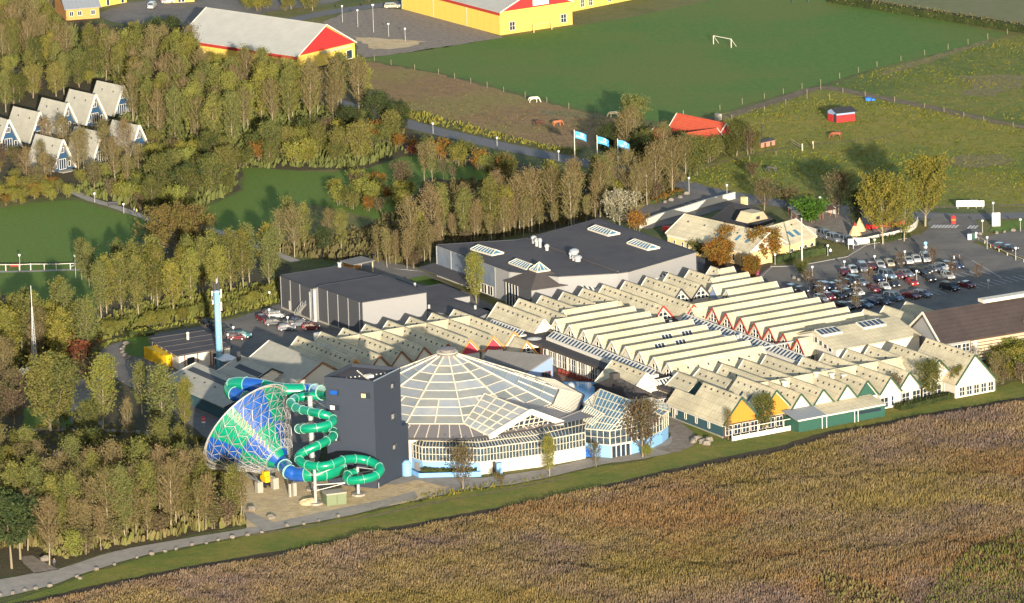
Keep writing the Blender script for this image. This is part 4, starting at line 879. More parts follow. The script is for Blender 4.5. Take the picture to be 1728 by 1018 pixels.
# grey lean-to building behind dome, terrace and pool
th = thing('mono_pitch_building', 'steel blue building with a single grey sloping roof behind the dome', 'building', flat(G(880,625,3)))
q = [G(823,590,7.2), G(932.2,600,7.2), G(889.6,628,4.8), G(816,604,6.1)]
n_up = 1
mb = MB(); mb.slab(q, .3); mb.build('roof', 'roof_slate_grey', th)
mb = MB(); P = [flat(p) for p in q]; 
for k in range(4): mb.face([P[k], P[(k+1)%4], q[(k+1)%4]-Z3*.3, q[k]-Z3*.3])
mb.build('wall', 'wall_steel_blue', th)
window(th, P[2], P[1], .55, .9, .6, 4.0, 3, 3, frame='trim_brown')
sheet('terrace', None, 'terrace_tile', 8, amp=0, world=[G(*p, 0) for p in ((905,640),(955,622),(1030,640),(1070,680),(1010,700),(960,690))])
th = thing('outdoor_pool', 'curved blue outdoor pool on the terrace behind the dome', 'pool', flat(G(965,672,0)))
c = flat(G(962,668,0)); mb = MB(); ring = [c+Vector((math.cos(a)*12.5, math.sin(a)*9, 0)) for a in [2*math.pi*i/28 for i in range(28)]]
mb.prism(ring, .05, .7); mb.build('rim', 'chimney_blue', th); ring2 = [c+(p-c)*.92 for p in ring]; mb = MB(); mb.prism(ring2, .1, .74); mb.build('water', 'pool_water', th)
for i in range(10):
    mb = MB(); p = flat(G(945+i*6.5, 640+i*2.2, 0)); p = p+Vector((0, 4, 0)); mb.box(p+Z3*.35, .65, 1.4, .1, AX); 
    o = mb.build('lounger_seat', 'lounger_red'); mb = MB(); mb.bar(p+Vector((0,.6,.4)), p+Vector((0,1.1,1.0)), .65, .08); mb.build('backrest', 'lounger_red', o); o.name = 'sun_lounger'; tag(o, 'red sun lounger in the row on the brown pool terrace', 'lounger', 'red loungers on the pool terrace')
th = thing('bar_kiosk', 'round white roofed orange kiosk at the end of the pool terrace', 'kiosk', flat(G(903,590,3)))
c = flat(G(902,592,1.5)); mb = MB(); mb.tube([c+Z3*.0, c+Z3*3.0], 2.6, 14); mb.build('wall', 'wall_orange', th)
mb = MB(); mb.tube([c+Z3*1.2, c+Z3*2.5], 2.68, 14); mb.build('window_band', 'glass_dark', th)
mb = MB(); mb.tube([c+Z3*3.0, c+Z3*3.5, c+Z3*4.1, c+Z3*4.4], [3.4,3.2,1.9,.3], 18); mb.build('roof', 'trim_white', th)
# pyramid roofed restaurant and its small gable
th = thing('restaurant', 'dark hipped roof restaurant with small lantern beside the conservatory', 'building', flat(G(1050,670,2)))
cs = [flat(G(*p, 3.3)) for p in ((999.5,650),(1061,676),(1108,668),(1050,645))]; ap = G(1037.2,634,7.2)
mb = MB()
for k in range(4): mb.slab([cs[k]+Z3*3.3, cs[(k+1)%4]+Z3*3.3, ap, ap+Vector((.01,0,0))], .15)
mb.build('roof', 'roof_pavilion', th); cen = sum(cs, Vector((0,0,0)))/4
mb = MB(); mb.prism([cen+(p-cen)*.93 for p in cs], 0, 3.3); mb.build('wall', 'wall_brown', th)
mb = MB(); mb.box(flat(ap)+Z3*6.6, 1.6, 1.6, 1.2, AX); mb.build('lantern', 'roof_pavilion', th)
P_ = [cen+(p-cen)*.93 for p in cs]
for k in range(5): window(th, P_[1], P_[2], k/5+.02, (k+.9)/5, .4, 2.8, 2, 2)
P = [flat(G(*p, 3.1)) for p in ((1098,655),(1150,646),(1180,655),(1134,668),(1104,672))]; mb = MB(); mb.prism(P, 0, 3.1); mb.build('flat_roof_link', 'roof_tar', th)
for k in range(6): window(th, P[4], P[3], k/6+.02, (k+.9)/6, .4, 2.7, 1, 2)
skylight_strip(th, (1086,654), (1134.7,643), 1.8, 4.2, 9)
th = thing('gabled_pavilion', 'small cream roofed pavilion with white gable above the pool terrace', 'building', flat(G(1050,630,4)))
a, b_ = ridge((1034.9,608.7),(1089,629.2), 7.4, AX); gable(th, a, b_, 4.4, 7.4, 3.4, ends=('wall_white','wall_white'), trims=('trim_white','trim_white'), hw2=3.2, ze2=4.4, vents=2.2, vent_h=.12)
mb = MB(); c = flat(G(964,668,3)); mb.tube([c, c+Z3*4.0, c+Z3*4.2], [.5,.5,.2], 10); mb.blob(c+Z3*4.6, (.9,.9,1.3)); o = mb.build('vent_cowl', 'galvanised'); tag(o, 'bulbous steel vent standing behind the dome skirt', 'vent')
# ---------------------------------------------------------------- slide tower
th = thing('slide_tower', 'tall dark grey box tower with small scattered windows, start of the water slides', 'tower', flat(G(636,826)))
Fb = flat(G(636.5,826)); dtp = ray(632.2,643.5); ZT = (EYE+dtp*(Fb.y/dtp.y)).z
Lb, Rb = flat(G(548,636.1,ZT)), flat(G(674.8,621.3,ZT)); Bb = Lb+Rb-Fb
b = MB(); b.prism([Lb, Fb, Rb, Bb], 0, ZT-.7); b.build('wall', 'tower_cladding', th)
cc = (Lb+Rb)/2
b = MB(); b.prism([cc+(p-cc)*.985 for p in (Lb,Fb,Rb,Bb)], ZT-.72, ZT-.6); b.build('roof', 'roof_tar', th)
Q = [Lb, Fb, Rb, Bb]
for k in range(4): b = MB(); b.bar(Q[k]+Z3*(ZT-.4), Q[(k+1)%4]+Z3*(ZT-.4), .3, .8, up=Z3); b.build('parapet', 'tower_cladding', th)
for k in range(4): b = MB(); b.bar(Q[k]+Z3*(ZT+.03), Q[(k+1)%4]+Z3*(ZT+.03), .36, .08, up=Z3); b.build('coping', 'steel' if k in (1,) else 'trim_dark', th)
b = MB(); b.box(cc+(Fb-cc)*.25+(Rb-cc)*.1+Z3*(ZT-.6), 1.4, 1.4, .5, AX); b.build('roof_hatch', 'wall_white', th)
b = MB()
for k in range(14): b.box(lerp(Lb,Rb,.1+.8*k/14)+(Fb-cc)*.1+Z3*(ZT-.6), .22, .22, .2, AX)
for k in range(9): b.box(lerp(Fb,Bb,.2+.6*k/9)+Z3*(ZT-.6), .22, .22, .2, AX)
b.build('roof_studs', 'wall_white', th, kind='stuff')
an0, an1 = Rb, flat(G(690,816)); nrm = face_frame(Fb, Rb)
zan = (lambda d: (EYE+d*(an1.y/d.y)).z)(ray(688.5,733)); dR = (Rb-Fb).normalized()
b = MB(); e = Rb+dR*2.6; b.prism([Rb, e, e+(Bb-Rb).normalized()*6, Rb+(Bb-Rb).normalized()*6], 0, zan); b.build('side_stair', 'tower_cladding', th)
def tower_window(a, c, pl, pr, ptop, pbot, m, name='window'):
    A, B, C = X((pl, ptop), a, c), X((pr, ptop), a, c), X((pl, pbot), a, c); n = face_frame(a, c)
    dd = (c-a).normalized(); zt, zb = A.z, C.z; A.z = 0; B.z = 0
    f = MB(); o = n*.06
    f.bar(A+o+Z3*(zt+zb)/2, B+o+Z3*(zt+zb)/2, .12, zt-zb+.3, up=Z3); fr = f.build(name, 'trim_dark', th)
    g = MB(); g.bar(lerp(A,B,.06)+n*.14+Z3*(zt+zb)/2, lerp(A,B,.94)+n*.14+Z3*(zt+zb)/2, .05, zt-zb, up=Z3); g.build('pane', 'glass_dark', fr)
    g = MB(); g.bar(lerp(A,B,.04)+n*.18+Z3*(zt+zb)/2, lerp(A,B,.5 if m != 'slide_blue' else .8)+n*.18+Z3*(zt+zb)/2, .05, (zt-zb)*.8, up=Z3); g.build('shutter', m, fr)
z1 = lambda x, y: (280+x/3.393, 580+y/3.393)
for (x0,y0,x1,y1,m) in ((938,262,993,292,'slide_blue'),(1118,282,1172,310,'wall_pale_yellow'),(940,350,995,378,'flag_white'),(962,530,998,554,'flag_white')):
    p, q = z1(x0,y0), z1(x1,y1); tower_window(Lb, Fb, p[0], q[0], p[1], q[1], m)
for (x0,y0,x1,y1) in ((1284,232,1308,260),(1287,405,1312,438),(1295,583,1320,610)):
    p, q = z1(x0,y0), z1(x1,y1); tower_window(Fb, Rb, p[0], q[0], p[1], q[1], 'steel')
b = MB(); n = face_frame(Fb, Rb); b.bar(lerp(Fb,Rb,.05)+n*.1+Z3*.2, lerp(Fb,Rb,.05)+n*.1+Z3*1.3, .7, .1); b.build('hatch', 'steel', th)
# ---------------------------------------------------------------- funnel slide
fn = thing('funnel_slide', 'giant blue and green funnel water slide wrapped in a white space frame', 'water slide', flat(G(430,825)))
TH = G(474,779,4.9); 
d0 = ray(414,718); 
CE = EYE+d0*((G(414,718,10.6)-EYE).length/d0.length); CE = G(414,718,10.8)
ax = (CE-TH); LN = ax.length; ax.normalize(); e1_ = ax.cross(Z3).normalized(); e2_ = e1_.cross(ax)
RB, RSM = 10.0, 1.75
def fp(t, ang, off=0):
    rad = RSM+(RB-RSM)*t+off; return TH+ax*(LN*t+off*-.5)+(e1_*math.cos(ang)+e2_*math.sin(ang))*rad
NSEC, NR = 32, 8
secs = {}
for s in range(NSEC):
    for r_ in range(2):
        col = ((s*8//NSEC)+r_) % 2
        key = (s*8//NSEC, r_, col); mb = secs.setdefault(key, MB())
        for j in range(r_*5, (r_+1)*5):
            t0, t1 = j/10, (j+1)/10; a0, a1 = 2*math.pi*s/NSEC, 2*math.pi*(s+1)/NSEC
            q = [fp(t0,a0), fp(t0,a1), fp(t1,a1), fp(t1,a0)]; mb.face(q); mb.face([p-(p-(TH+ax*LN*.5)).normalized()*.12 for p in q][::-1])
for (s, r_, col), mb in secs.items(): mb.build('funnel_panel', 'slide_blue' if col else 'slide_green', fn)
mb = MB(); NL = 24; OFF = .95
for j in range(NR+1):
    t = .1+.9*j/NR
    for s in range(NL):
        a0, a1 = 2*math.pi*(s+.5*(j%2))/NL, 2*math.pi*(s+1+.5*(j%2))/NL
        mb.bar(fp(t,a0,OFF), fp(t,a1,OFF),   .06); 
        if j < NR:
            t2 = .1+.9*(j+1)/NR; sh_ = 1 if j % 2 == 0 else 0
            b0 = 2*math.pi*(s+.5*((j+1)%2))/NL; b1 = 2*math.pi*(s+1+.5*((j+1)%2))/NL
            mb.bar(fp(t,a0,OFF), fp(t2,b0,OFF), .07); mb.bar(fp(t,a1 if sh_ else a0,OFF), fp(t2,b0 if sh_ else b0-2*math.pi/NL,OFF), .06)
        mb.bar(fp(t,a0,OFF), fp(t,(a0+a1)/2,.05), .045); mb.bar(fp(t,a1,OFF), fp(t,(a0+a1)/2,.05), .045)
        if j < NR: mb.bar(fp(t,(a0+a1)/2,.05), fp(t2,b0,OFF), .05)
mb.build('space_frame', 'steel', fn, kind='stuff')
mb = MB(); mb.tube([fp(1,2*math.pi*s/48,.1) for s in range(49)], .16, 6, cap=False); mb.build('rim', 'wall_cream', fn)
mb = MB(); mb.tube([fp(1,2*math.pi*s/48,OFF) for s in range(49)], .14, 6, cap=False); mb.build('frame_ring', 'galvanised', fn)
for t in (.12,): mb = MB(); mb.tube([fp(t,2*math.pi*s/32,.06) for s in range(33)], .16, 6, cap=False); mb.build('flange', 'slide_joint', fn)
best = sorted(range(64), key=lambda s: -(EYE-fp(.5, 2*math.pi*s/64, 0)).normalized().dot((fp(.5,2*math.pi*s/64)-(TH+ax*LN*.5)).normalized()))[0]*2*math.pi/64
for k in range(9): mb = MB(); t = .22+.68*k/9; p, q = fp(t-.03,best+.05,OFF+.1), fp(t+.03,best-.12,OFF+.1); mb.bar(p, q, .2, .12, up=(p-(TH+ax*LN*.5))); mb.build('walkway_plate', 'wall_cream', fn)
def tubes(th, pts, r, colours, n=14, name='tube_section', joint=.12, seg=None):
    pts = [Vector(p) for p in pts]; P = []
    for i in range(len(pts)-1):
        a, b_, c, d = pts[max(i-1,0)], pts[i], pts[i+1], pts[min(i+2,len(pts)-1)]
        for k in range(6): t = k/6; P.append(.5*((2*b_)+(c-a)*t+(2*a-5*b_+4*c-d)*t*t+(3*b_-a-3*c+d)*t**3))
    P.append(pts[-1]); acc = 0; cur = [P[0]]; k = 0; seg = seg or r*2.6
    for i in range(1, len(P)):
        acc += (P[i]-P[i-1]).length; cur.append(P[i])
        if acc >= seg or i == len(P)-1:
            mb = MB(); mb.tube(cur, r, n, cap=False); o = mb.build(name, colours[k % len(colours)], th, smooth=True)
            dd = (cur[-1]-cur[-2]).normalized(); mb = MB(); mb.tube([cur[-1]-dd*joint/2, cur[-1]+dd*joint/2], r*1.09, n); mb.build('flange', 'slide_joint', o)
            cur = [P[i]]; acc = 0; k += 1
    return P
# solid throat and outlet tube of the funnel
mb = MB(); o = thing('funnel_outlet', 'wide blue and green tube curving out of the narrow end of the funnel', 'slide tube', flat(G(515,840)))
tubes(o, [fp(.14,0)*.5+fp(.14,math.pi)*.5, TH-ax*.8, D(486,795,832), D(500,801,834), D(516,801,836), D(533,801,836), D(550,799,834), D(565,793,831), D(578,788,828)], 1.42, ['slide_blue','slide_blue','slide_blue','slide_green','slide_green','slide_green','slide_blue'])
feed = thing('feed_tube', 'wide green and blue tube leading from the tower top into the funnel mouth', 'slide tube', flat(G(470,800)))
tubes(feed, [lerp(Lb,Fb,.12)+Z3*(D(548,659,0).z if 0 else 0)+Z3*(ZT-3.4)]+[D(528,660,795), D(506,659.5,795), D(485,659.5,796), D(463,657,796), D(445,653,795), D(428,650,793), D(410,648.5,790), D(396,649,787), D(389,655,786), D(392,663,790), D(402,667,794), D(414,672,797)], 1.45, ['slide_green','slide_blue','slide_blue','slide_green','slide_green','slide_blue','slide_green'])
zz = lambda x, y, gy: D(280+x/3.393, 580+y/3.393, gy)
gs = thing('spiral_slide', 'narrow green tube slide winding down around white columns beside the tower', 'water slide', flat(G(533,850)))
sp = [(900,300,806),(820,300,806),(750,312,808),(716,338,816),(752,370,824),(820,388,832),(890,403,838),(945,422,838),(955,448,842),(915,470,846),(850,484,848),(790,488,846),(762,487,838),(800,478,824),(870,482,818),(930,492,818),(962,512,824),(940,545,832),(870,583,840),(800,615,842),(762,645,842),(775,680,846),(830,700,850),(900,702,852),(960,688,850),(1010,668,846),(1070,660,842),(1140,666,840),(1200,690,842),(1228,722,846),(1195,758,850),(1130,777,853),(1060,784,852),(1035,770,849),(1045,748,845),(1080,742,842)]
path = tubes(gs, [zz(*p) for p in sp], .88, ['slide_green'], 12, seg=2.6, joint=.08)
cols = thing('slide_columns', 'white steel columns with concrete feet and brackets carrying the slides', 'support', flat(G(533,852)))
for (x, ytop, gy) in ((533,786,852),(529,668,828),(605,788,837)):
    b_ = flat(G(x, gy)); top = D(x-(gy-ytop)*.028, ytop, gy)
    mb = MB(); r_ = .5 if gy == 828 else .3; mb.tube([b_+Z3*.5, flat(b_, top.z)], r_, 12); c_ = mb.build('column', 'galvanised', cols)
    for zq in range(3, int(top.z), 4): mb = MB(); mb.tube([b_+Z3*zq, b_+Z3*(zq+.15)], r_+.14, 12); mb.build('collar', 'steel', c_)
    mb = MB(); mb.prism([b_+Vector((math.cos(a)*1.4, math.sin(a)*1.4, 0)) for a in [i*math.pi/4+.4 for i in range(8)]], 0, .5); mb.build('footing', 'concrete', cols)
    for idx in range(8, len(path), 9):
        p = path[idx]
        if p.z < top.z+1 and (flat(p)-b_).length < 7 and (flat(p)-b_).length > 1.5 and (gy != 828):
            mb = MB(); mb.bar(flat(b_, max(.8, p.z-1.0)), p-Z3*.8, .16); mb.bar(flat(b_, max(.4, p.z-2.2)), p-Z3*.8, .13); mb.build('bracket', 'galvanised', cols)
tpz = ZT-3.4
for k in range(3): mb = MB(); a_ = Lb+(Fb-Lb)*.1; mb.bar(a_+Z3*(tpz-3.6), D(500+k*14,672,796), .16); mb.build('bracket', 'galvanised', cols)
for i, (x, gy, h, r_) in enumerate(((437.5,832,2.3,.6),(464,826,2.4,.6),(489.5,840,2.8,.22),(497,838,2.8,.36))):
    mb = MB(); c = flat(G(x, gy)); mb.box(c, r_*2, r_*2, h, AX); o = mb.build('concrete_pier', 'concrete')
    tag(o, ['square concrete pier under the left side of the funnel','square concrete pier under the funnel beside the yellow machine','slender concrete post under the funnel outlet, left of two','stouter concrete post under the funnel outlet, right of two'][i], 'pier', 'concrete piers under the funnel')
lg = thing('funnel_support', 'white strut legs linking the funnel frame to its concrete piers', 'support', flat(G(437,832)))
c1, c2 = flat(G(437.5,832),2.3), flat(G(464,826),2.4)
for c, t in ((c1,.75),(c1,.55),(c1,.9),(c2,.4),(c2,.6),(c2,.25)): mb = MB(); mb.bar(c, fp(t, math.radians(-90 if e2_.z > 0 else 90), OFF), .2); mb.build('strut', 'galvanised', lg)
for (x, y, gy) in ((385,745,790),(395,752,792)): mb = MB(); mb.bar(G(x-14,gy-16), D(x+14,y-4,gy+10), .22); mb.build('strut', 'galvanised', lg)
mc = thing('yellow_machine', 'small yellow work platform parked under the funnel', 'machine', flat(G(449,820)))
c = flat(G(449,822)); mb = MB(); mb.box(c+Z3*1.2, 2.2, 1.3, 1.1, AX); mb.build('body', 'yellow_container', mc)
mb = MB(); mb.box(c+Z3*2.3, 1.0, 1.2, .9, AX); mb.build('basket', 'yellow_container', mc)
for sx in (-.7,.7):
    for sy in (-.6,.6): mb = MB(); w = c+AX*sx+BX*sy; mb.tube([w+Z3*.5-BX*.15, w+Z3*.5+BX*.15], .5, 10); mb.build('wheel', 'tyre', mc)
uc = thing('utility_cabin', 'olive green electricity cabin with grey roof on the sand beside the track', 'cabin', flat(G(568,855)))
a_, b_, c_ = flat(G(552,855.5)), flat(G(585,851.5)), flat(G(552,855.5))+Vector((0,0,0)); dx = (b_-a_); nb_ = Vector((-dx.y, dx.x, 0)).normalized()*3
if nb_.y < 0: nb_ = -nb_
mb = MB(); mb.prism([a_, b_, b_+nb_, a_+nb_], 0, 2.3); mb.build('body', 'utility_green', uc)
mb = MB(); ce = (a_+b_+nb_)/2; mb.prism([ce+(p-ce)*1.04 for p in (a_, b_, b_+nb_, a_+nb_)], 2.3, 2.55); mb.build('roof', 'concrete', uc)
mb = MB(); mb.bar(lerp(a_,b_,.52)+face_frame(a_,b_)*.06+Z3*.2, lerp(a_,b_,.52)+face_frame(a_,b_)*.06+Z3*2.1, .1, .06); mb.build('door_seam', 'trim_dark', uc)
mb = MB(); mb.blob(flat(G(521,851)), (1.8,1.6,1.2), 10, 6, jit=.15); o = mb.build('sand_heap', 'sand'); tag(o, 'small heap of sand beside the front slide column', 'sand heap')
sg = thing('no_entry_sign', 'red and white no entry sign on a post left of the funnel', 'sign', flat(G(344,715)))
def disc_sign(root, c, r, z, face, bar):
    mb = MB(); mb.tube([c, c+Z3*(z+r)], .05, 6); mb.build('post', 'galvanised', root)
    mb = MB(); mb.tube([c+Z3*z+Vector((0,-.12,0)), c+Z3*z+Vector((0,-.06,0))], r, 14); p = mb.build('disc', face, root)
    mb = MB(); mb.box(c+Z3*(z-r*.15)+Vector((0,-.15,0)), r*1.4, .04, r*.3); mb.build('bar', bar, p)
disc_sign(sg, flat(G(344,722)), .5, 1.9, 'sign_red', 'flag_white')
mb = MB(); mb.box(flat(G(344,722))+Z3*1.0+Vector((0,-.1,0)), .8, .04, .4); mb.build('plate', 'flag_white', sg)
# text banner seen between funnel and tower, on the dark wall
# ---------------------------------------------------------------- chimney, yard shed, containers, mast
th = thing('chimney', 'tall light blue chimney with two black flue tips and antennas', 'chimney', flat(G(371,624)))
c = flat(G(371,622)); dz = ray(366,490); zt = (EYE+dz*(c.y/dz.y)).z; r_ = .64
mb = MB(); mb.tube([c, c+Z3*zt], [r_*1.1, r_*.92], 16); mb.build('shaft', 'chimney_blue', th, smooth=True)
for k, q in enumerate((-.4,.4)): mb = MB(); mb.tube([c+Vector((q,0,zt)), c+Vector((q,0,zt+1.7))], .38, 10); mb.build('flue', 'trim_dark', th)
for q in (.0,): mb = MB(); mb.tube([c+Vector((.1,0,zt+1.5)), c+Vector((.1,0,zt+2.6))], .25, 8); mb.build('flue_tip', 'steel', th)
mb = MB(); mb.tube([c+Z3*(zt-.3), c+Z3*(zt-.1)], r_+.35, 14); mb.build('platform', 'galvanised', th)
for zq, dx in ((zt-3,-.9),(zt-1.6,.95),(zt-4.4,.9),(zt-2,-.95)): mb = MB(); mb.box(c+Vector((dx,-.3,zq)), .28, .25, 1.9); mb.build('antenna', 'wall_white', th)
for k in range(4): mb = MB(); mb.tube([c+Z3*(3.5+k*3.6), c+Z3*(3.62+k*3.6)], r_*1.14, 14); mb.build('joint_ring', 'steel', th)
mb = MB(); mb.bar(c+Vector((r_*1.1,-.2,1)), c+Vector((r_*.98,-.2,zt-1)), .16, .1); mb.build('ladder', 'steel', th)
th = thing('machine_shed', 'low open shed with dark roof and pale gable wall behind the yellow containers', 'shed', flat(G(310,600,2)))
A_, B_, C_, D2 = [flat(G(*p, 3.6)) for p in ((252,572),(300,600),(392,584.5),(345,558))]
mb = MB(); mb.slab([p+Z3*3.6 for p in (A_,B_,C_,D2)], .3)
for k in range(5): mb.bar(lerp(A_,B_,k/4)+Z3*3.66, lerp(D2,C_,k/4)+Z3*3.66, .3, .14)
mb.build('roof', 'roof_tar', th)
cc_ = (A_+B_+C_+D2)/4; I_ = [cc_+(p-cc_)*.94 for p in (A_,B_,C_,D2)]
mb = MB(); mb.prism(I_, 0, 3.2); mb.build('wall', 'wall_white', th)
for k in range(4): wall_panel(th, 'post', I_[1], I_[2], k/4+.1, k/4+.12, 0, 3.2, 'trim_brown', .2)
for k in (0,2): wall_panel(th, 'door', I_[1], I_[2], k/4+.16, k/4+.3, 0, 2.6, 'trim_dark', .12)
for k in range(5): wall_panel(th, 'window', I_[0], I_[1], .05+k*.18, .16+k*.18, 2.5, 3.0, 'glass_dark')
mb = MB(); c = flat(G(317,571,4)); mb.tube([c+Z3*3.7, c+Z3*4.8], .3, 8); mb.blob(c+Z3*5.1, (.4,.4,.35)); mb.build('roof_cowl', 'wall_white', th)
for i, (p, q, w, lab) in enumerate((((245,606),(281,621),(2.5),'long yellow shipping container, front one of the pair in the yard'),((262,599),(300,613),(2.5),'yellow shipping container standing behind the front one'))):
    a_, b_ = flat(G(*p)), flat(G(*q)); dx = b_-a_; nb_ = Vector((-dx.y, dx.x, 0)).normalized()*(2.5 if i == 0 else 2.4); 
    if nb_.y < 0: nb_ = -nb_
    a_, b_ = a_, a_+dx.normalized()*dx.length
    t_ = thing('shipping_container', lab, 'container', a_, 'yellow containers in the yard')
    mb = MB(); mb.prism([a_, b_, b_+nb_, a_+nb_], .1, 2.7 if i == 0 else 2.6); mb.build('body', 'yellow_container', t_)
    for e in (a_, b_, b_+nb_, a_+nb_): mb = MB(); mb.box(e, .25, .25, 2.75, dx); mb.build('corner_post', 'yellow_container', t_)
    mb = MB(); mb.bar(b_+dx.normalized()*.06+nb_*.5+Z3*.2, b_+dx.normalized()*.06+nb_*.5+Z3*2.5, .08, .1); mb.build('door_seam', 'trim_dark', t_)
bt = thing('waste_container', 'rust brown waste container at the end of the yellow containers', 'container', flat(G(306,618)))
mb = MB(); c = flat(G(306,620)); mb.box(c, 2.6, 2.2, 1.9, AX); mb.build('body', 'trim_brown', bt)
for k in range(3): mb = MB(); mb.box(c+BX*(-1.15)+AX*(-.8+k*.8), .12, .1, 1.95, AX); mb.build('rib', 'trim_dark', bt)
for i, (x, y, m_, lab) in enumerate(((325,612,'wall_green','green wheeled bin right of the waste container'),(331,609,'planter_blue','blue wheeled bin in front of the shed'),(362,602,'wall_green','green wheeled bin by the shed near the chimney'),(350,603,'sign_red','red barrow load in front of the shed'))):
    t_ = thing('wheeled_bin', lab, 'bin', flat(G(x, y)), 'bins in the yard'); c = flat(G(x, y)); mb = MB(); mb.hexa([c+Vector((sx*.45,sy*.4,.1)) for sx, sy in ((-1,-1),(1,-1),(1,1),(-1,1))]+[c+Vector((sx*.6,sy*.55,1.1)) for sx, sy in ((-1,-1),(1,-1),(1,1),(-1,1))]); mb.build('body', m_, t_)
    mb = MB(); mb.box(c+Z3*1.1, 1.25, 1.15, .12); mb.build('lid', 'trim_dark', t_)
tn = thing('party_tent', 'small white tent roof in the yard behind the chimney', 'tent', flat(G(382,620))); c = flat(G(383,622)); mb = MB()
for k in range(4):
    s = [(-2,-2),(2,-2),(2,2),(-2,2)]; p, q = s[k], s[(k+1)%4]; mb.slab([c+AX*p[0]+BX*p[1]+Z3*2.3, c+AX*q[0]+BX*q[1]+Z3*2.3, c+Z3*3.4, c+Z3*3.401], .05)
mb.build('canopy', 'flag_white', tn)
for p in s: mb = MB(); mb.box(c+AX*p[0]*.95+BX*p[1]*.95, .1, .1, 2.3); mb.build('leg', 'steel', tn)
th = thing('radio_mast', 'thin tall grey lattice mast rising from the trees at the left', 'mast', flat(G(60,643)))
c = flat(G(60,645)); dz = ray(52.5,482); zt = (EYE+dz*(c.y/dz.y)).z
for k in range(3):
    a = k*2.094+.5; o_ = Vector((math.cos(a), math.sin(a), 0)); mb = MB(); mb.bar(c+o_*.8, c+o_*.12+Z3*(zt*.78), .09); mb.build('leg', 'galvanised', th)
mb = MB(); mb.bar(c+Z3*zt*.78, c+Z3*zt, .12); mb.build('tip', 'galvanised', th)
mb = MB()
for j in range(26):
    z0, z1_ = zt*.78*j/26, zt*.78*(j+1)/26
    for k in range(3):
        a, a2 = k*2.094+.5, (k+1)*2.094+.5; r0_, r1_ = .8-.68*j/26, .8-.68*(j+1)/26
        mb.bar(c+Vector((math.cos(a)*r0_, math.sin(a)*r0_, z0)), c+Vector((math.cos(a2)*r1_, math.sin(a2)*r1_, z1_)), .05)
mb.build('lattice', 'galvanised', th, kind='stuff')
for i, (x, y, lab) in enumerate(((38.5,632,'white satellite dish on frame left of the mast foot'),(47,630,'white satellite dish right beside the mast foot'))):
    t_ = thing('satellite_dish', lab, 'dish', flat(G(x, y+6)), 'dishes at the mast'); c2_ = flat(G(x, y+7)); mb = MB(); mb.tube([c2_, c2_+Z3*1.1], .08, 6); mb.build('post', 'steel', t_)
    mb = MB(); mb.tube([c2_+Z3*1.5+Vector((0,-.2,.1)), c2_+Z3*1.5+Vector((0,.1,0))], [.75,.3], 14); mb.build('dish', 'flag_white', t_)
# ---------------------------------------------------------------- white house complex
th = thing('cream_house', 'long cream roofed house with yellow walls in front of the car park road', 'house', flat(G(1240,430,2)))
a, b_ = flat(G(1157.5,361.5,7.2)), flat(G(1296.5,393,7.2)); gable(th, a, b_, 6.2, 7.2, 3.6, 'roof_cream', ends=('wall_pale_yellow','wall_white'), trims=('trim_white','trim_white'), vents=5.0, vent_h=.3, wallm='wall_pale_yellow')
d_ = (b_-a).normalized(); n = Vector((d_.y,-d_.x,0)); n = n if n.dot(EYE-a) > 0 else -n
w0, w1 = a+n*6.0, b_+n*6.0
for u in (.08,.18,.24,.3,.36,.6,.7,.8,.9): window(th, w0, w1, u, u+.025, .9, 2.4, 1, 2)
wall_panel(th, 'frieze', w0, w1, .0, 1, 2.9, 3.5, 'wall_white', .04)
for k, u in enumerate((.5,.62,.74,.86)):
    m = MB(); p = lerp(a,b_,u)+n*2.6; s_ = 3.6/6.2; f2 = lambda uu, ss: lerp(a,b_,uu)+n*6.2*ss+Z3*(7.2-3.6*ss+.12)
    m.slab([f2(u,.38), f2(u+.03,.38), f2(u+.03,.62), f2(u,.62)], .16); m.build('rooflight', 'glass_blue', th)
a2, b2 = flat(G(1341,370,7.0)), flat(G(1290,384.5,7.0)); a2e = flat(G(1341,370,7.0))
gable(th, a2, b2, 6.4, 7.0, 3.6, 'roof_cream', ends=('wall_white',None), trims=('trim_white','trim_white'), vents=4, vent_h=.2, wallm='wall_pale_yellow', hw2=4.5, ze2=4.6)
d2 = (b2-a2).normalized(); n2 = Vector((d2.y,-d2.x,0)); n2 = n2 if n2.dot(EYE-a2) > 0 else -n2
for u in (.08,.3,.45,.75): window(th, a2+n2*6.2, b2+n2*6.2, u, u+.1, 1.0, 2.5, 1, 2)
for u in (.3,.5):
    m = MB(); f2 = lambda uu, ss: lerp(a2,b2,uu)+n2*6.4*ss+Z3*(7.0-3.4*ss+.12); m.slab([f2(u,.45), f2(u+.1,.45), f2(u+.1,.72), f2(u,.72)], .16); m.build('rooflight', 'glass_blue', th)
m = MB(); c = flat(G(1285,436)); m.box(c, 9, 1.2, 1.3, b2-a2); m.build('low_terrace_wall', 'wall_white', th)
th = thing('black_roof_house', 'house with big black hipped roof and white gable behind the cream house', 'house', flat(G(1255,375,4)))
a, b_ = flat(G(1236,340,9.5)), flat(G(1266,347,9.5)); dd = (b_-a).normalized()
cs = [flat(G(*p, 4.0)) for p in ((1194,372),(1258,391),(1310,372),(1250,357))]
R0, R1 = G(1236,341.5,9.2), G(1276,349,9.2)
m = MB(); E_ = [c+Z3*4.0 for c in cs]; m.slab([E_[0], E_[1], R1, R0], .2); m.slab([E_[1], E_[2], R1, R1+Vector((.01,0,0))], .2); m.slab([E_[2], E_[3], R0, R1], .2); m.slab([E_[3], E_[0], R0, R0+Vector((.01,0,0))], .2); m.build('roof', 'roof_black', th)
ce = sum(cs, Vector((0,0,0)))/4; m = MB(); m.prism([ce+(c-ce)*.92 for c in cs], 0, 3.9); m.build('wall', 'wall_white', th)
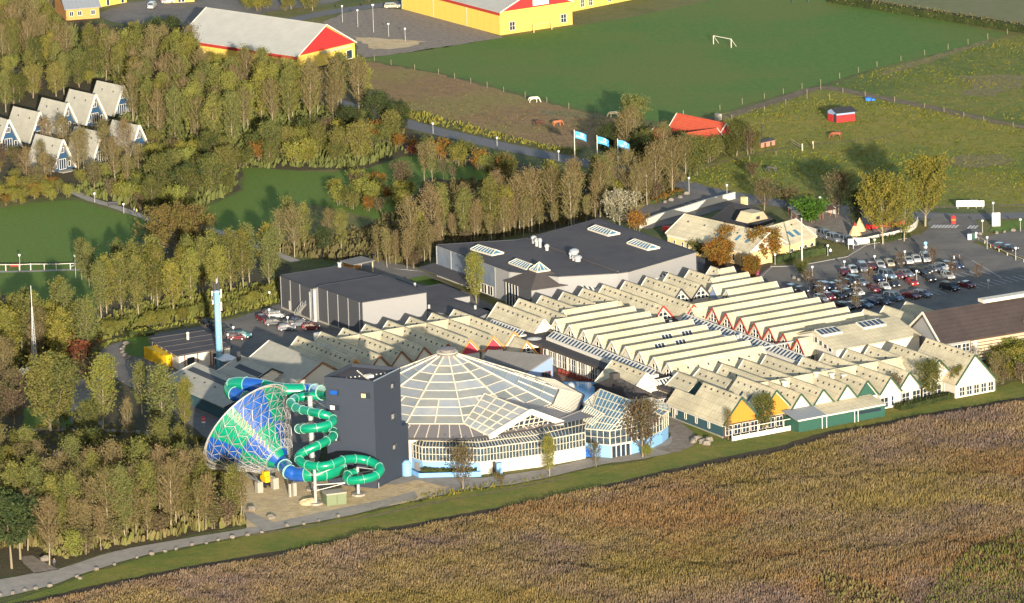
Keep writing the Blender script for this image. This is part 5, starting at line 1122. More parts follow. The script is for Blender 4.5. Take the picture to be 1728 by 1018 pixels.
P = [G(1261,377,7.0), G(1296.5,369,7.0), G(1288,357,9.4), G(1270,360.5,9.4)]; m = MB(); nfv = face_frame(flat(P[0]), flat(P[1]))
m.face(P); m.face([p-nfv*4 for p in P][::-1])
for k in range(4): m.face([P[k], P[(k+1)%4], P[(k+1)%4]-nfv*4, P[k]-nfv*4])
dg = m.build('dormer', 'wall_cream', th)
m = MB(); w_ = (P[0]+P[1]+P[2]+P[3])/4+nfv*.08; dpp = (flat(P[1])-flat(P[0])).normalized(); m.bar(w_-dpp*.5, w_+dpp*.5, .1, 1.1, up=Z3); m.build('window', 'glass_dark', dg)
m = MB(); c = flat(G(1256,339,9.3)); m.box(c+Z3*7.6, 1.3, 1.1, 2.6, dd); m.build('chimney', 'wall_pale_yellow', th)
th = thing('garden_wall', 'long white garden wall running up behind the cream house', 'wall', flat(G(1180,350)))
wp = [(1080,386),(1112,373),(1150,362),(1197,347),(1240,336)]
for i in range(4):
    a, b_ = flat(G(*wp[i])), flat(G(*wp[i+1])); m = MB(); m.bar(a+Z3*.8, b_+Z3*.8, .35, 1.6, up=Z3); m.build('wall_section', 'wall_white', th)
    m = MB(); m.bar(a+Z3*1.67, b_+Z3*1.67, .6, .14, up=Z3); m.build('coping', 'wall_white', th)
th = thing('curved_fence', 'white curved plank fence round the play yard beside the silver cars', 'fence', flat(G(1450,408)))
wp = smoothline([(1358,392),(1372,396),(1396,404),(1428,411),(1455,413),(1480,408),(1510,402),(1530,395),(1545,386),(1549,376)], 4)
for i in range(len(wp)-1):
    a, b_ = flat(G(*wp[i])), flat(G(*wp[i+1])); L = (b_-a).length; nb = max(1, round(L/1.2))
    for k in range(nb): m = MB(); p, q = lerp(a,b_,k/nb), lerp(a,b_,(k+.94)/nb); m.bar(p+Z3*.85, q+Z3*.85, .1, 1.6, up=Z3); m.build('plank', 'wall_white', th)
th = thing('back_fence', 'short white wall behind the play yard near the road', 'fence', flat(G(1410,355)))
for p, q in (((1392,358),(1410,362)),((1462,368),(1486,372))): m = MB(); a, b_ = flat(G(*p)), flat(G(*q)); m.bar(a+Z3*.9, b_+Z3*.9, .3, 1.8, up=Z3); m.build('panel', 'wall_white', th)
for i, (x, y, m_, r_, h, lab) in enumerate(((1443,398,'wall_pale_yellow',1.6,3.2,'yellow pointed play tent at the front of the yard'),(1451,390,'wall_pale_yellow',1.5,3.2,'yellow pointed play tent behind the first'))):
    t_ = thing('play_cone', lab, 'play tent', flat(G(x, y)), 'play tents in the yard'); c = flat(G(x, y)); m = MB(); m.tube([c, c+Z3*h*.75], [r_, r_*.3], 8); m.build('cone', m_, t_)
    m = MB(); m.tube([c+Z3*h*.75, c+Z3*h], [r_*.3, .05], 8); m.build('tip', 'trim_red' if i == 0 else 'wall_pale_yellow', t_)
pl = thing('play_train', 'low red play train in the yard behind the white fence', 'play equipment', flat(G(1490,390)))
for k in range(5):
    c = flat(G(1472+k*11, 387-k*1.2)); m = MB(); m.box(c+Z3*.3, 2.6, 1.5, 1.0, BX); wg = m.build('wagon', 'sign_red', pl)
    m = MB(); m.box(c+Z3*1.3, 2.0, 1.3, .1, BX); m.build('bench', 'trim_dark', wg)
    for s in (-.8,.8): m = MB(); m.tube([c+BX*s-AX*-.8+Z3*.3, c+BX*s+AX*.95+Z3*.3], .3, 8); m.build('wheel', 'trim_dark', wg)
for i, (x, y, l, lab) in enumerate(((1360,372,7,'long grey garden shelter roof, front one behind the cream house'),(1352,366,6,'grey garden shelter roof, rear one behind the cream house'),(1395,368,4,'brown market stall in the yard'))):
    t_ = thing('garden_shelter', lab, 'shelter', flat(G(x, y)), 'shelters in the yard'); c = flat(G(x, y)); m = MB(); m.slab([c+BX*-l/2-AX*1.3+Z3*2.6, c+BX*l/2-AX*1.3+Z3*2.6, c+BX*l/2+AX*1.3+Z3*2.2, c-BX*l/2+AX*1.3+Z3*2.2], .15); m.build('roof', 'roof_slate_grey' if i < 2 else 'wall_brown', t_)
    for sx in (-1,1):
        for sy in (-1,1): m = MB(); m.box(c+BX*sx*(l/2-.2)+AX*sy*1.1, .15, .15, 2.2); m.build('leg', 'trim_brown', t_)
m = thing('bus_shelter', 'open shelter with flat brown roof at the edge of the wood behind the grey halls', 'shelter', flat(G(605,448)))
A_, B_, C_, D2 = [flat(G(*p, 2.9)) for p in ((574,440),(596,447),(633,439),(610,432))]
mb = MB(); mb.slab([p+Z3*2.9 for p in (A_,B_,C_,D2)], .25); mb.build('roof', 'roof_slate_grey', m)
for p in (A_,B_,C_,D2): mb = MB(); ce = (A_+C_)/2; mb.box(ce+(p-ce)*.85, .25, .25, 2.7); mb.build('post', 'wall_cream', m)
mb = MB(); mb.bar(lerp(A_,D2,.1)+Z3*1.2, lerp(A_,D2,.9)+Z3*1.2, .2, 2.2, up=Z3); mb.build('back_wall', 'wall_ochre', m)
# ---------------------------------------------------------------- farm, red shed, brick hut
th = thing('farmhouse', 'farm with bright red metal roof and orange tiled wing among trees', 'farmhouse', flat(G(1160,235,2)))
a, b_ = flat(G(1144,191.5,6.2)), flat(G(1224,208,6.2)); 
E0, E1 = flat(G(1122,212,3.2)), flat(G(1172,222,3.2))
gable(th, a, b_, (flat(E0)-a).dot((lambda v: Vector((v.y,-v.x,0)) if Vector((v.y,-v.x,0)).dot(EYE-a)>0 else Vector((-v.y,v.x,0)))((b_-a).normalized())), 6.2, 3.2, 'roof_red', ends=('wall_red','wall_red'), trims=('trim_white','trim_white'), wallm='wall_red')
a, b_ = flat(G(1208,221,4.6)), flat(G(1156,229,4.6)); gable(th, a, b_, 4.2, 5.2, 2.6, 'roof_red', ends=('wall_red','wall_red'), trims=('trim_white','trim_white'), wallm='wall_pale_yellow')
m = MB(); c = flat(G(1195,226,4)); m.box(c+Z3*2.6, 1.3, 1.3, 1.6, AX); m.build('white_dormer', 'trim_white', th)
a, b_ = flat(G(1106,215.5,5.6)), flat(G(1150,224,5.6)); gable(th, a, b_, 5.0, 5.6, 2.6, 'roof_orange', ends=('wall_brick','wall_ochre'), trims=('trim_white','trim_white'), wallm='wall_ochre')
d_ = (b_-a).normalized(); n = Vector((d_.y,-d_.x,0)); n = n if n.dot(EYE-a)>0 else -n
window(th, b_+n*2+d_*.1, b_-n*2+d_*.1, .3, .7, 1.2, 3, 1, 2)
m = MB(); c = flat(G(1154,232)); m.tube([c, c+Z3*7.0], .06, 6); m.build('pole', 'galvanised', th)
m = MB(); c = flat(G(1212,203)); m.box(c, 1.6, 1.2, 1.7, AX); o = m.build('water_tank', 'concrete'); tag(o, 'small grey water tank behind the red farm roof', 'tank')
th = thing('field_shed', 'small red and white shed with black roof alone in the pasture', 'shed', flat(G(1420,205)))
F_ = flat(G(1412,207.5)); R_ = flat(G(1443,204)); L_ = flat(G(1397,203.5)); B_ = L_+R_-F_; 
dx = (R_-F_); wy = (B_-R_)
for nm, z0, z1_, mm in (('wall',0,1.9,'wall_red'),('stripe',1.9,2.7,'wall_steel_blue')): m = MB(); m.prism([L_,F_,R_,B_], z0, z1_); m.build(nm, mm, th)
m = MB(); mid0, mid1 = (L_+F_)/2-dx.normalized()*.3, (R_+B_)/2+dx.normalized()*.3; o_ = (F_-L_).normalized()*.4
m.slab([F_+o_-dx.normalized()*.3+Z3*2.55, R_+o_+dx.normalized()*.3+Z3*2.55, mid1+Z3*3.6, mid0+Z3*3.6], .12); m.slab([L_-o_-dx.normalized()*.3+Z3*2.55, B_-o_+dx.normalized()*.3+Z3*2.55, mid1+Z3*3.6, mid0+Z3*3.6], .12); m.build('roof', 'roof_black', th)
m = MB(); m.face([F_+Z3*2.7, L_+Z3*2.7, (L_+F_)/2+Z3*3.5]); m.build('gable', 'wall_steel_blue', th)
wall_panel(th, 'doorway', L_, F_, .72, .98, 0, 2.2, 'trim_dark', .05)
wall_panel(th, 'red_strip', L_, F_, .02, .6, 0, 1.8, 'wall_red', .05)  # thin panel in the same red as the wall behind it
th = thing('brick_hut', 'low pink brick hut with flat dark roof right of the farm trees', 'hut', flat(G(1290,248)))
F_, R_, L_ = flat(G(1284,250)), flat(G(1308,245)), flat(G(1280,246.5)); B_ = L_+R_-F_
m = MB(); m.prism([L_,F_,R_,B_], 0, 1.25); m.build('wall', 'wall_brick', th); m = MB(); ce=(L_+R_)/2; m.prism([ce+(p-ce)*1.04 for p in (L_,F_,R_,B_)], 1.25, 1.4); m.build('roof', 'roof_tar', th)
for u in (.25,.65): wall_panel(th, 'opening', F_, R_, u, u+.1, 0, 1.1, 'trim_dark', .04)
m = MB(); c = flat(G(1286,240)); m.tube([c, c+Z3*4.5], .2, 8); m.build('flue', 'trim_dark', th)
# ---------------------------------------------------------------- yellow halls
def hall(lab, base_l, base_f, base_r, ze, zr, back=None, windows=True):
    L_, F_, R_ = flat(G(*base_l)), flat(G(*base_f)), flat(G(*base_r)); w = R_-F_; d = (L_-F_)
    d = d-w*(d.dot(w)/w.dot(w)); mid = (F_+R_)/2; t_ = thing('sports_hall', lab, 'hall', F_, 'yellow and red halls')
    a, b_ = mid+d, mid; hw = w.length/2
    gable(t_, a, b_, hw+.4, zr, ze, 'roof_hall', ends=('wall_red','wall_red'), trims=('trim_white','trim_white'), wallm='wall_yellow', ov=.5)
    m = MB(); m.bar(F_-w.normalized()*.25+Z3*(ze-.6), F_+d-w.normalized()*.25+Z3*(ze-.6), .15, .9, up=Z3); m.build('fascia', 'trim_red', t_)
    return t_, F_, R_, F_+d
t_, F_, R_, L_ = hall('yellow hall with red gable, sign and goal at the football field', (687,13.9), (845.4,59.7), (965.6,41.7), 6.6, 12.0)
nF = face_frame(F_, R_)
for u, in ((.12,),(.84,)): window(t_, F_, R_, u, u+.075, 1.0, 3.4, 2, 2)
for u in (.18,.52,.86): window(t_, F_, L_, u-.03, u+.02, 1.2, 3.6, 2, 2)
for u in (.33,.67,.995): wall_panel(t_, 'downpipe', F_, L_, u, u+.005, 0, 6, 'trim_white', .15)
m = MB(); p, q = lerp(F_,R_,.44)+nF*.6, lerp(F_,R_,.66)+nF*.6; m.bar(p+Z3*8.1, q+Z3*8.1, .12, 1.9, up=Z3); sgn = m.build('sign', 'flag_white', t_)
m = MB()
for k in range(8):
    if k in (3,): continue
    u = .06+k*.115; m.bar(lerp(p,q,u)+nF*.1+Z3*8.2, lerp(p,q,u+.075)+nF*.1+Z3*8.2, .04, .6, up=Z3)
m.build('faded_print', 'wall_grey_light', sgn)
t_, F_, R_, L_ = hall('yellow hall with large pale roof and red gable behind the wood', (326,86), (503,121), (599,98), 4.3, 11.2)
window(t_, F_, R_, .85, .95, .2, 2.6, 1, 1); wall_panel(t_, 'vent_band', F_, R_, .4, .93, 3.3, 4.1, 'wall_cream', .12)
th = thing('yellow_wing', 'yellow walled wing with white windows at the top edge', 'building', flat(G(1000,10)))
F_, R_ = flat(G(945,24)), flat(G(1060,1)); up_ = Vector((-(R_-F_).y, (R_-F_).x, 0)).normalized()*14; up_ = up_ if up_.y > 0 else -up_
m = MB(); m.prism([F_,R_+(R_-F_)*.3,R_+(R_-F_)*.3+up_,F_+up_], 0, 4.6); m.build('wall', 'wall_yellow', th)
m = MB(); m.slab([F_-up_*.05+Z3*4.6, R_+(R_-F_)*.3-up_*.05+Z3*4.6, R_+(R_-F_)*.3+up_*.5+Z3*7.5, F_+up_*.5+Z3*7.5], .25); m.build('roof', 'roof_hall', th)
for u in (.05,.3,.42,.7,.9): window(th, F_, R_, u, u+.05, .8, 3, 2, 2)
th = thing('red_gate_building', 'ochre brick house with grey metal roof at the upper left edge', 'building', flat(G(140,20)))
F_, R_, L_ = flat(G(116,33)), flat(G(168,32)), flat(G(105,20))
F_, R_ = flat(G(112,35)), flat(G(168,30.5)); up_ = Vector((-(R_-F_).y, (R_-F_).x, 0)).normalized(); up_ = up_ if up_.y > 0 else -up_
m = MB(); m.prism([F_,R_,R_+up_*16,F_+up_*16], 0, 3.4); m.build('wall', 'wall_ochre', th)
m = MB(); o_ = (R_-F_).normalized()*.5; m.slab([F_-up_*.6-o_+Z3*3.4, R_-up_*.6+o_+Z3*3.4, R_+up_*8+o_+Z3*8, F_+up_*8-o_+Z3*8], .2); m.slab([F_+up_*16.5-o_+Z3*3.4, R_+up_*16.5+o_+Z3*3.4, R_+up_*8+o_+Z3*8, F_+up_*8-o_+Z3*8], .2); m.build('roof', 'roof_greyblue', th)
for u in (.1,.35,.75): window(th, F_, R_, u, u+.12, 1.2, 2.5, 2, 1)
for i, (p, q, zz_, lab) in enumerate((((165,13),(214,4),5,'tall orange building with white doors at the top edge'),((278,6),(328,3),4,'low yellow building with white double doors at the top edge'))):
    th = thing('ochre_building', lab, 'building', flat(G(*p)), 'ochre buildings at the top edge'); F_, R_ = flat(G(*p)), flat(G(*q)); up_ = Vector((-(R_-F_).y, (R_-F_).x, 0)).normalized(); up_ = up_ if up_.y > 0 else -up_
    m = MB(); m.prism([F_,R_,R_+up_*14,F_+up_*14], 0, zz_); m.build('wall', 'wall_yellow', th); m = MB(); m.prism([F_-up_*.4,R_-up_*.4,R_+up_*14,F_+up_*14], zz_, zz_+.3); m.build('roof', 'roof_hall', th)
    for u in ((.3,.8) if i == 0 else (.45,.57)): window(th, F_, R_, u, u+.1, .1, 2.6, 1, 1)
# goals
def goal(lab, px, dirv, w=7.3, h=2.44, grp='football goals', m_='wall_white', nodepth=False):
    t_ = thing('football_goal', lab, 'goal', flat(G(*px)), grp); c = flat(G(*px)); d = dirv.normalized(); n = Vector((-d.y,d.x,0)); n = n if n.y > 0 else -n
    for s in (0,1): m = MB(); m.box(c+d*w*s, .17, .17, h, d); m.build('post', m_, t_)
    m = MB(); m.bar(c+Z3*h, c+d*w+Z3*h, .17); m.build('crossbar', m_, t_)
    if not nodepth:
        for s in (0,1): m = MB(); m.bar(c+d*w*s+Z3*h, c+d*w*s-n*-1.9+Z3*.05, .09); m.build('stay', m_, t_)
gd = flat(G(1235,81)-G(1204,75)); goal('white football goal in the middle of the green field', (1204,75), gd)
gd2 = flat(G(937,48.5)-G(901,55)); goal('pale yellow goal standing against the yellow hall wall', (901,55.5), gd2, 6.5, 2.3, m_='wall_pale_yellow')
goal('green framed goal at the top edge of the field', (1338,6), flat(G(1358,5)-G(1338,6)), 4.5, 2.2, m_='trim_green')
# A-frame cottages
def aframe(i, ridge_l, ridge_r, foot, lab):
    t_ = thing('holiday_cottage', lab, 'cottage', flat(G(*foot, 0)), 'A-frame holiday cottages'); zr = 8.0
    b_ = flat(G(*ridge_r, zr)); a = flat(G(*ridge_l, zr)); f = flat(G(*foot, .3)); d = (b_-a).normalized(); n = Vector((d.y,-d.x,0)); n = n if n.dot(EYE-a) > 0 else -n
    hw = min(4.8, max(3.6, (f-b_).dot(n)))
    gable(t_, a, b_-d*1.0, hw, zr, .5, 'roof_pale', ends=('wall_house_blue','wall_house_blue'), trims=(None,None), wallm='wall_house_blue', ov=1.0, vents=3.5, vent_h=.25, cap=False)
    e0 = b_+d*.05
    for s in (1,-1): m = MB(); p, q = e0+Z3*(zr+.05), e0+n*s*hw+Z3*.4; m.bar(p, q, .15, .5, up=d.cross(q-p)); m.build('verge_board', 'trim_white', t_)
    g0 = b_-d*.85
    window(t_, g0+n*1.2, g0-n*1.2, .25, .75, 4.6, 5.9, 2, 1); window(t_, g0+n*1.3, g0-n*1.3, .1, .9, .4, 3.0, 3, 1, name='glass_door')
    for s in (2.6,-2.6): window(t_, g0+n*s, g0+n*(s*.62), .1, .9, .8, 2.2, 1, 1)
    m = MB(); m.slab([b_+n*2+Z3*.25, b_-n*2+Z3*.25, b_-n*2+d*2+Z3*.25, b_+n*2+d*2+Z3*.25], .2); m.build('terrace', 'concrete', t_)
zq = lambda x, y: (x/5.4, 110+y/5.4)
for i, (l, r_, f, lab) in enumerate((((140,378),(362,430),(295,632),'A-frame cottage at the left of the upper row, blue gable'),((400,297),(620,350),(545,562),'A-frame cottage second from the left in the upper row'),((652,220),(872,270),(798,480),'A-frame cottage third from the left in the upper row'),((903,143),(1125,190),(1095,330),'rightmost and farthest A-frame cottage of the upper row'),
   ((345,628),(575,682),(520,850),'A-frame cottage in front of the upper row, partly behind bare trees'),((700,563),(930,612),(880,770),'A-frame cottage in the lower row, second from the left'),((1045,500),(1270,550),(1200,700),'A-frame cottage mostly hidden by trees, right end of the lower row'),((-140,430),(80,500),(30,690),'A-frame cottage cut by the left edge'))):
    aframe(i, zq(*l), zq(*r_), zq(*f), lab)
th = thing('forest_hut', 'low dark roofed hut in the wood at the upper left', 'hut', flat(G(25,130)))
a, b_ = flat(G(18,117,4.5)), flat(G(54,123,4.5)); gable(th, a, b_, 3.4, 4.5, 2.4, 'roof_brown', ends=('wall_brown','wall_brown'), trims=(None,None), wallm='wall_brown')
# ---------------------------------------------------------------- vegetation
mat('bark', (.22,.18,.12), .95, .3, 3); mat('bark_pale', (.27,.23,.155), .95, .25, 3); mat('twig', (.2,.155,.085), .95, .3, 2); mat('twig_dark', (.1,.065,.045), .95, .3, 2)
ALT = {'leaf_olive':(.085,.095,.028),'leaf_yellow':(.13,.14,.03),'leaf_green':(.11,.1,.025),'leaf_tan':(.12,.085,.04),'leaf_brown':(.09,.085,.03)}
def leafmat(name, c, c2, c3, rnd=.35):
    return mat(name, c, .85, .35, 1.2, 0, c2=c2, c3=c3, scale3=.35, rnd=rnd, rnd2=ALT.get(name), spec=.15, detail=3)
leafmat('leaf_olive', (0.137,0.138,0.0304), (0.185,0.17,0.0421), (0.0878,0.102,0.0234))
leafmat('leaf_yellow', (0.185,0.17,0.0292), (0.234,0.195,0.0351), (0.127,0.133,0.0257))
leafmat('leaf_green', (0.0732,0.0943,0.0234), (0.117,0.118,0.0292), (0.0488,0.0717,0.0211))
leafmat('leaf_tan', (0.156,0.138,0.0527), (0.146,0.113,0.0468), (0.117,0.123,0.0328))
leafmat('leaf_brown', (0.127,0.0871,0.0527), (0.0976,0.0666,0.0468), (0.107,0.102,0.041))
leafmat('leaf_orange', (.24,.12,.02), (.2,.085,.02), (.16,.11,.022))
leafmat('leaf_copper', (.12,.085,.025), (.1,.07,.025), (.11,.1,.022), rnd=0)
leafmat('leaf_red', (.2,.045,.04), (.25,.08,.03), (.1,.06,.03))
leafmat('leaf_pine', (0.0366,0.0586,0.0182), (0.0586,0.0756,0.0234), (0.0268,0.0415,0.0156))
leafmat('leaf_silver', (.36,.34,.27), (.3,.28,.21), (.2,.2,.13))
leafmat('leaf_hedge', (0.048,0.0714,0.0198), (0.072,0.0672,0.027), (0.04,0.0588,0.018))
leafmat('leaf_bright', (.06,.15,.015), (.08,.17,.02), (.05,.12,.015))
mat('reed', (.25,.178,.09), .9, .4, .05, c2=(.185,.132,.105), c3=(.21,.16,.055), scale3=.013, c4=(.225,.14,.065), scale4=.02, stops=(.4,.6), spec=.1)
mat('tuft', (.15,.155,.02), .9, .4, .5, c2=(.19,.165,.03), c3=(.1,.125,.016), scale3=.05, spec=.1)
NR_ = np.random.default_rng(11)
def cards(cent, size, tilt=1.0):
    """leaf clumps: small kite-shaped faces at the given centres, randomly turned"""
    n = len(cent); u = NR_.normal(size=(n,3)); u[:,2] += .3; u /= np.linalg.norm(u,axis=1)[:,None]
    w = NR_.normal(size=(n,3)); v = np.cross(u, w); v /= np.linalg.norm(v,axis=1)[:,None]; w = np.cross(u, v)
    s = size*NR_.uniform(.6,1.35,size=(n,1)); v = v*s; w = w*s*.62
    return np.stack([cent-v, cent+w*.9-v*.1, cent+v, cent-w*.9-v*.1], 1).reshape(-1,3)
def mesh_np(name, V, k, m):
    me = bpy.data.meshes.new(name); nf = len(V)//k
    me.vertices.add(len(V)); me.vertices.foreach_set('co', V.astype(np.float32).ravel())
    me.loops.add(len(V)); me.loops.foreach_set('vertex_index', np.arange(len(V), dtype=np.int32))
    me.polygons.add(nf); me.polygons.foreach_set('loop_start', np.arange(0, len(V), k, dtype=np.int32)); me.polygons.foreach_set('loop_total', np.full(nf, k, dtype=np.int32))
    me.materials.append(M[m]); me.update(calc_edges=True); me.validate(); return me
def tree_proto(kind, seed):
    """returns (trunk mesh, crown mesh); height about 1 unit per metre"""
    rr = random.Random(seed); tb = MB(); tips = []; P = PROTO[kind]
    h = P['h']; lean = Vector((rr.uniform(-.04,.04), rr.uniform(-.04,.04), 0)); tr = P.get('r', .16)
    def at(z): return Vector((0,0,z))+lean*z+Vector((math.sin(z*.9+seed)*.08, math.cos(z*.7+seed)*.08, 0))
    nst = P.get('stems', 1)
    for st in range(nst):
        o = Vector((rr.uniform(-1,1)*P.get('spread',.0), rr.uniform(-1,1)*P.get('spread',.0), 0))
        hh = h*(1 if st == 0 else rr.uniform(.75,.98))
        tb.tube([at(0)+o, at(hh*.33)+o*1.15, at(hh*.66)+o*1.3, at(hh*.97)+o*1.4], [tr, tr*.72, tr*.42, .03], 5)
        nb = P['nb']//nst
        for i in range(nb):
            f = P['base']+(1-P['base'])*(i+rr.random())/nb*.97
            z0 = hh*f; a = i*2.4+rr.uniform(-.5,.5); env = P['env'](min(1,(f-P['base'])/(1-P['base'])))*P['w']*rr.uniform(.65,1.15)
            up = P['up']*rr.uniform(.8,1.25); dirv = Vector((math.cos(a), math.sin(a), up)).normalized(); L = env/max(.25, math.sqrt(1-dirv.z**2)); L = min(L, P.get('lmax', 6), (hh*1.02-z0)/max(dirv.z,.05)+.5)
            if L < .3: L = .4
            s = at(z0)+o*1.25; mid = s+dirv*L*.55; e = s+dirv*L+Z3*L*P.get('curl', .12)
            tb.tube([s, mid, e], [tr*.34*(1-f*.5), tr*.2*(1-f*.4), .02], 3, mi=1, cap=False)
            for q in range(P.get('twigs', 3)):
                t = rr.uniform(.3,1); b0 = s.lerp(e, t); dv_ = (dirv+Vector((rr.uniform(-1,1), rr.uniform(-1,1), rr.uniform(-.1,.9)))*.65).normalized()*rr.uniform(.5,1.3)*P.get('tl',1)
                tb.tube([b0, b0+dv_], [.035, .015], 3, mi=1, cap=False); tips.append((b0+dv_, .38)); tips.append((b0+dv_*.5, .3))
            for t in (.45,.6,.75,.9,1.0): tips.append((s.lerp(e, t), .2+.25*t))
    n = P['leaves']; idx = NR_.integers(0, len(tips), n); c = np.array([tuple(tips[i][0]) for i in idx]); sg = np.array([tips[i][1] for i in idx])*P.get('fuzz', 1.0)
    # clumps: drop leaves in patches so gaps show
    cent = c+NR_.normal(size=(n,3))*sg[:,None]*np.array([1,1,1.15]); 
    ph = np.sin(cent[:,0]*2.1+seed)*np.cos(cent[:,1]*1.9-seed)*np.sin(cent[:,2]*1.5+seed*2); cent = cent[ph > P.get('gap', -.45)]
    V = cards(cent, P['ls']); tm = tb.mesh(kind+'_trunk', P['bark'])
    return tm, mesh_np(kind+'_crown', V, 4, P['leaf'])
ov = lambda f: math.sin(min(1, f*.9+.18)*math.pi)**.7
cone_ = lambda f: (1-f)**.7*.95+.12
PROTO = {
 'poplar_tree':   dict(h=13, w=2.1, nb=46, up=1.5, base=.12, env=ov, leaves=5000, ls=.18, leaf='leaf_olive', bark=['bark_pale','twig'], lmax=5, twigs=4),
 'yellow_poplar': dict(h=12, w=2.2, nb=44, up=1.4, base=.1, env=ov, leaves=5400, ls=.18, leaf='leaf_yellow', bark=['bark_pale','twig'], lmax=5, twigs=4),
 'thin_poplar':   dict(h=13, w=2.4, nb=50, up=1.3, base=.16, env=ov, leaves=2600, ls=.16, leaf='leaf_tan', bark=['bark_pale','twig'], lmax=5.5, twigs=6, fuzz=1.1),
 'slender_tree':  dict(h=10, w=1.4, nb=34, up=1.8, base=.2, env=ov, leaves=1500, ls=.18, leaf='leaf_tan', bark=['bark_pale','twig'], lmax=4, twigs=4, r=.1),
 'leafy_tree':    dict(h=9, w=3.0, nb=44, up=1.0, base=.05, env=ov, leaves=6000, ls=.19, gap=-.3, leaf='leaf_green', bark=['bark','twig'], lmax=4.5, twigs=4, r=.2),
 'dark_tree':     dict(h=8, w=3.0, nb=40, up=.9, base=.04, env=ov, leaves=5600, ls=.19, gap=-.3, leaf='leaf_pine', bark=['bark','twig_dark'], lmax=4.5, twigs=4, r=.2),
 'brown_tree':    dict(h=8, w=3.0, nb=50, up=.9, base=.12, env=ov, leaves=1300, ls=.22, leaf='leaf_brown', bark=['bark','twig_dark'], lmax=4.5, twigs=7, r=.16),
 'orange_tree':   dict(h=5.4, w=3.2, nb=44, up=.55, base=.06, env=ov, leaves=8000, ls=.2, gap=-.95, leaf='leaf_orange', bark=['bark','twig_dark'], lmax=3, r=.13),
 'round_olive':   dict(h=7, w=3.8, nb=50, up=.9, base=.04, env=ov, leaves=6000, ls=.22, leaf='leaf_olive', bark=['bark','twig'], lmax=5, twigs=4, r=.18, gap=-.5),
 'broad_poplar':  dict(h=15, w=5.6, nb=80, up=1.0, base=.14, env=ov, leaves=13000, ls=.24, gap=-.7, leaf='leaf_yellow', bark=['bark_pale','twig'], lmax=7, twigs=5, r=.24),
 'silver_tree':   dict(h=8, w=4.2, nb=44, up=.6, base=.12, env=ov, leaves=3600, ls=.26, leaf='leaf_silver', bark=['bark','twig'], lmax=5.5, r=.2),
 'shrub':         dict(h=4.2, w=2.3, nb=24, up=1.1, base=.02, env=ov, leaves=2800, ls=.18, leaf='leaf_green', bark=['bark','twig_dark'], lmax=3, stems=3, spread=.6, r=.07),
 'yellow_shrub':  dict(h=4.0, w=2.0, nb=24, up=1.2, base=.02, env=ov, leaves=2800, ls=.18, leaf='leaf_yellow', bark=['bark','twig'], lmax=3, stems=3, spread=.6, r=.07),
 'brown_shrub':   dict(h=3.8, w=2.0, nb=26, up=1.1, base=.06, env=ov, leaves=900, ls=.22, leaf='leaf_brown', bark=['bark','twig_dark'], lmax=3, stems=3, spread=.6, r=.07, twigs=6),
 'red_shrub':     dict(h=2.8, w=1.6, nb=20, up=1.1, base=.06, env=ov, leaves=1000, ls=.22, leaf='leaf_red', bark=['bark','twig_dark'], lmax=2.4, stems=3, spread=.5, r=.06),
 'orange_shrub':  dict(h=3.6, w=1.9, nb=22, up=1.2, base=.06, env=ov, leaves=1200, ls=.24, leaf='leaf_orange', bark=['bark','twig'], lmax=3, stems=3, spread=.5, r=.06),
 'bright_shrub':  dict(h=3.8, w=2.2, nb=26, up=1.0, base=.04, env=ov, leaves=2600, ls=.24, leaf='leaf_bright', bark=['bark','twig_dark'], lmax=3, stems=3, spread=.8, r=.06, gap=-.9),
 'pine_tree':     dict(h=12, w=3.6, nb=50, up=.35, base=.35, env=ov, leaves=4600, ls=.3, leaf='leaf_pine', bark=['bark','twig_dark'], lmax=4.5, r=.2, curl=.2),
 'copper_tree':   dict(h=9, w=9.5, nb=90, up=.35, base=.06, env=lambda f: (1-f**2)**.5, leaves=17000, ls=.24, leaf='leaf_copper', bark=['bark','twig'], lmax=10, r=.3, twigs=5, gap=-.8),
 'bare_sapling':  dict(h=4.5, w=1.5, nb=22, up=1.2, base=.25, env=ov, leaves=160, ls=.16, leaf='leaf_brown', bark=['bark','twig_dark'], lmax=2.4, r=.06, twigs=6),
}
PAL = {'poplar_tree':'olive green poplar','yellow_poplar':'yellow green poplar','thin_poplar':'half bare tan poplar','slender_tree':'slender half bare young tree','leafy_tree':'leafy green tree','dark_tree':'dark evergreen tree','brown_tree':'brown twiggy tree','orange_tree':'round orange autumn tree','silver_tree':'silvery white tree','round_olive':'round olive tree','broad_poplar':'broad poplar','shrub':'green shrub','yellow_shrub':'yellow green shrub','brown_shrub':'brown twiggy shrub','red_shrub':'dark red shrub','orange_shrub':'orange shrub','bright_shrub':'bright green shrub','pine_tree':'dark green pine','copper_tree':'wide copper brown tree','bare_sapling':'bare sapling'}
NAMES = {'yellow_poplar':'poplar_tree','thin_poplar':'deciduous_tree','round_olive':'broadleaf_tree','broad_poplar':'poplar_tree','slender_tree':'young_tree','leafy_tree':'broadleaf_tree','dark_tree':'evergreen_tree','brown_tree':'broadleaf_tree','orange_tree':'broadleaf_tree','silver_tree':'broadleaf_tree','yellow_shrub':'shrub','brown_shrub':'shrub','red_shrub':'shrub','orange_shrub':'shrub','bright_shrub':'shrub','copper_tree':'broadleaf_tree','bare_sapling':'young_tree'}
_proto = {}
def get_proto(kind, v):
    if (kind, v) not in _proto: _proto[(kind, v)] = tree_proto(kind, 17*v+len(kind)*3+sum(map(ord, kind)) % 50)
    return _proto[(kind, v)]
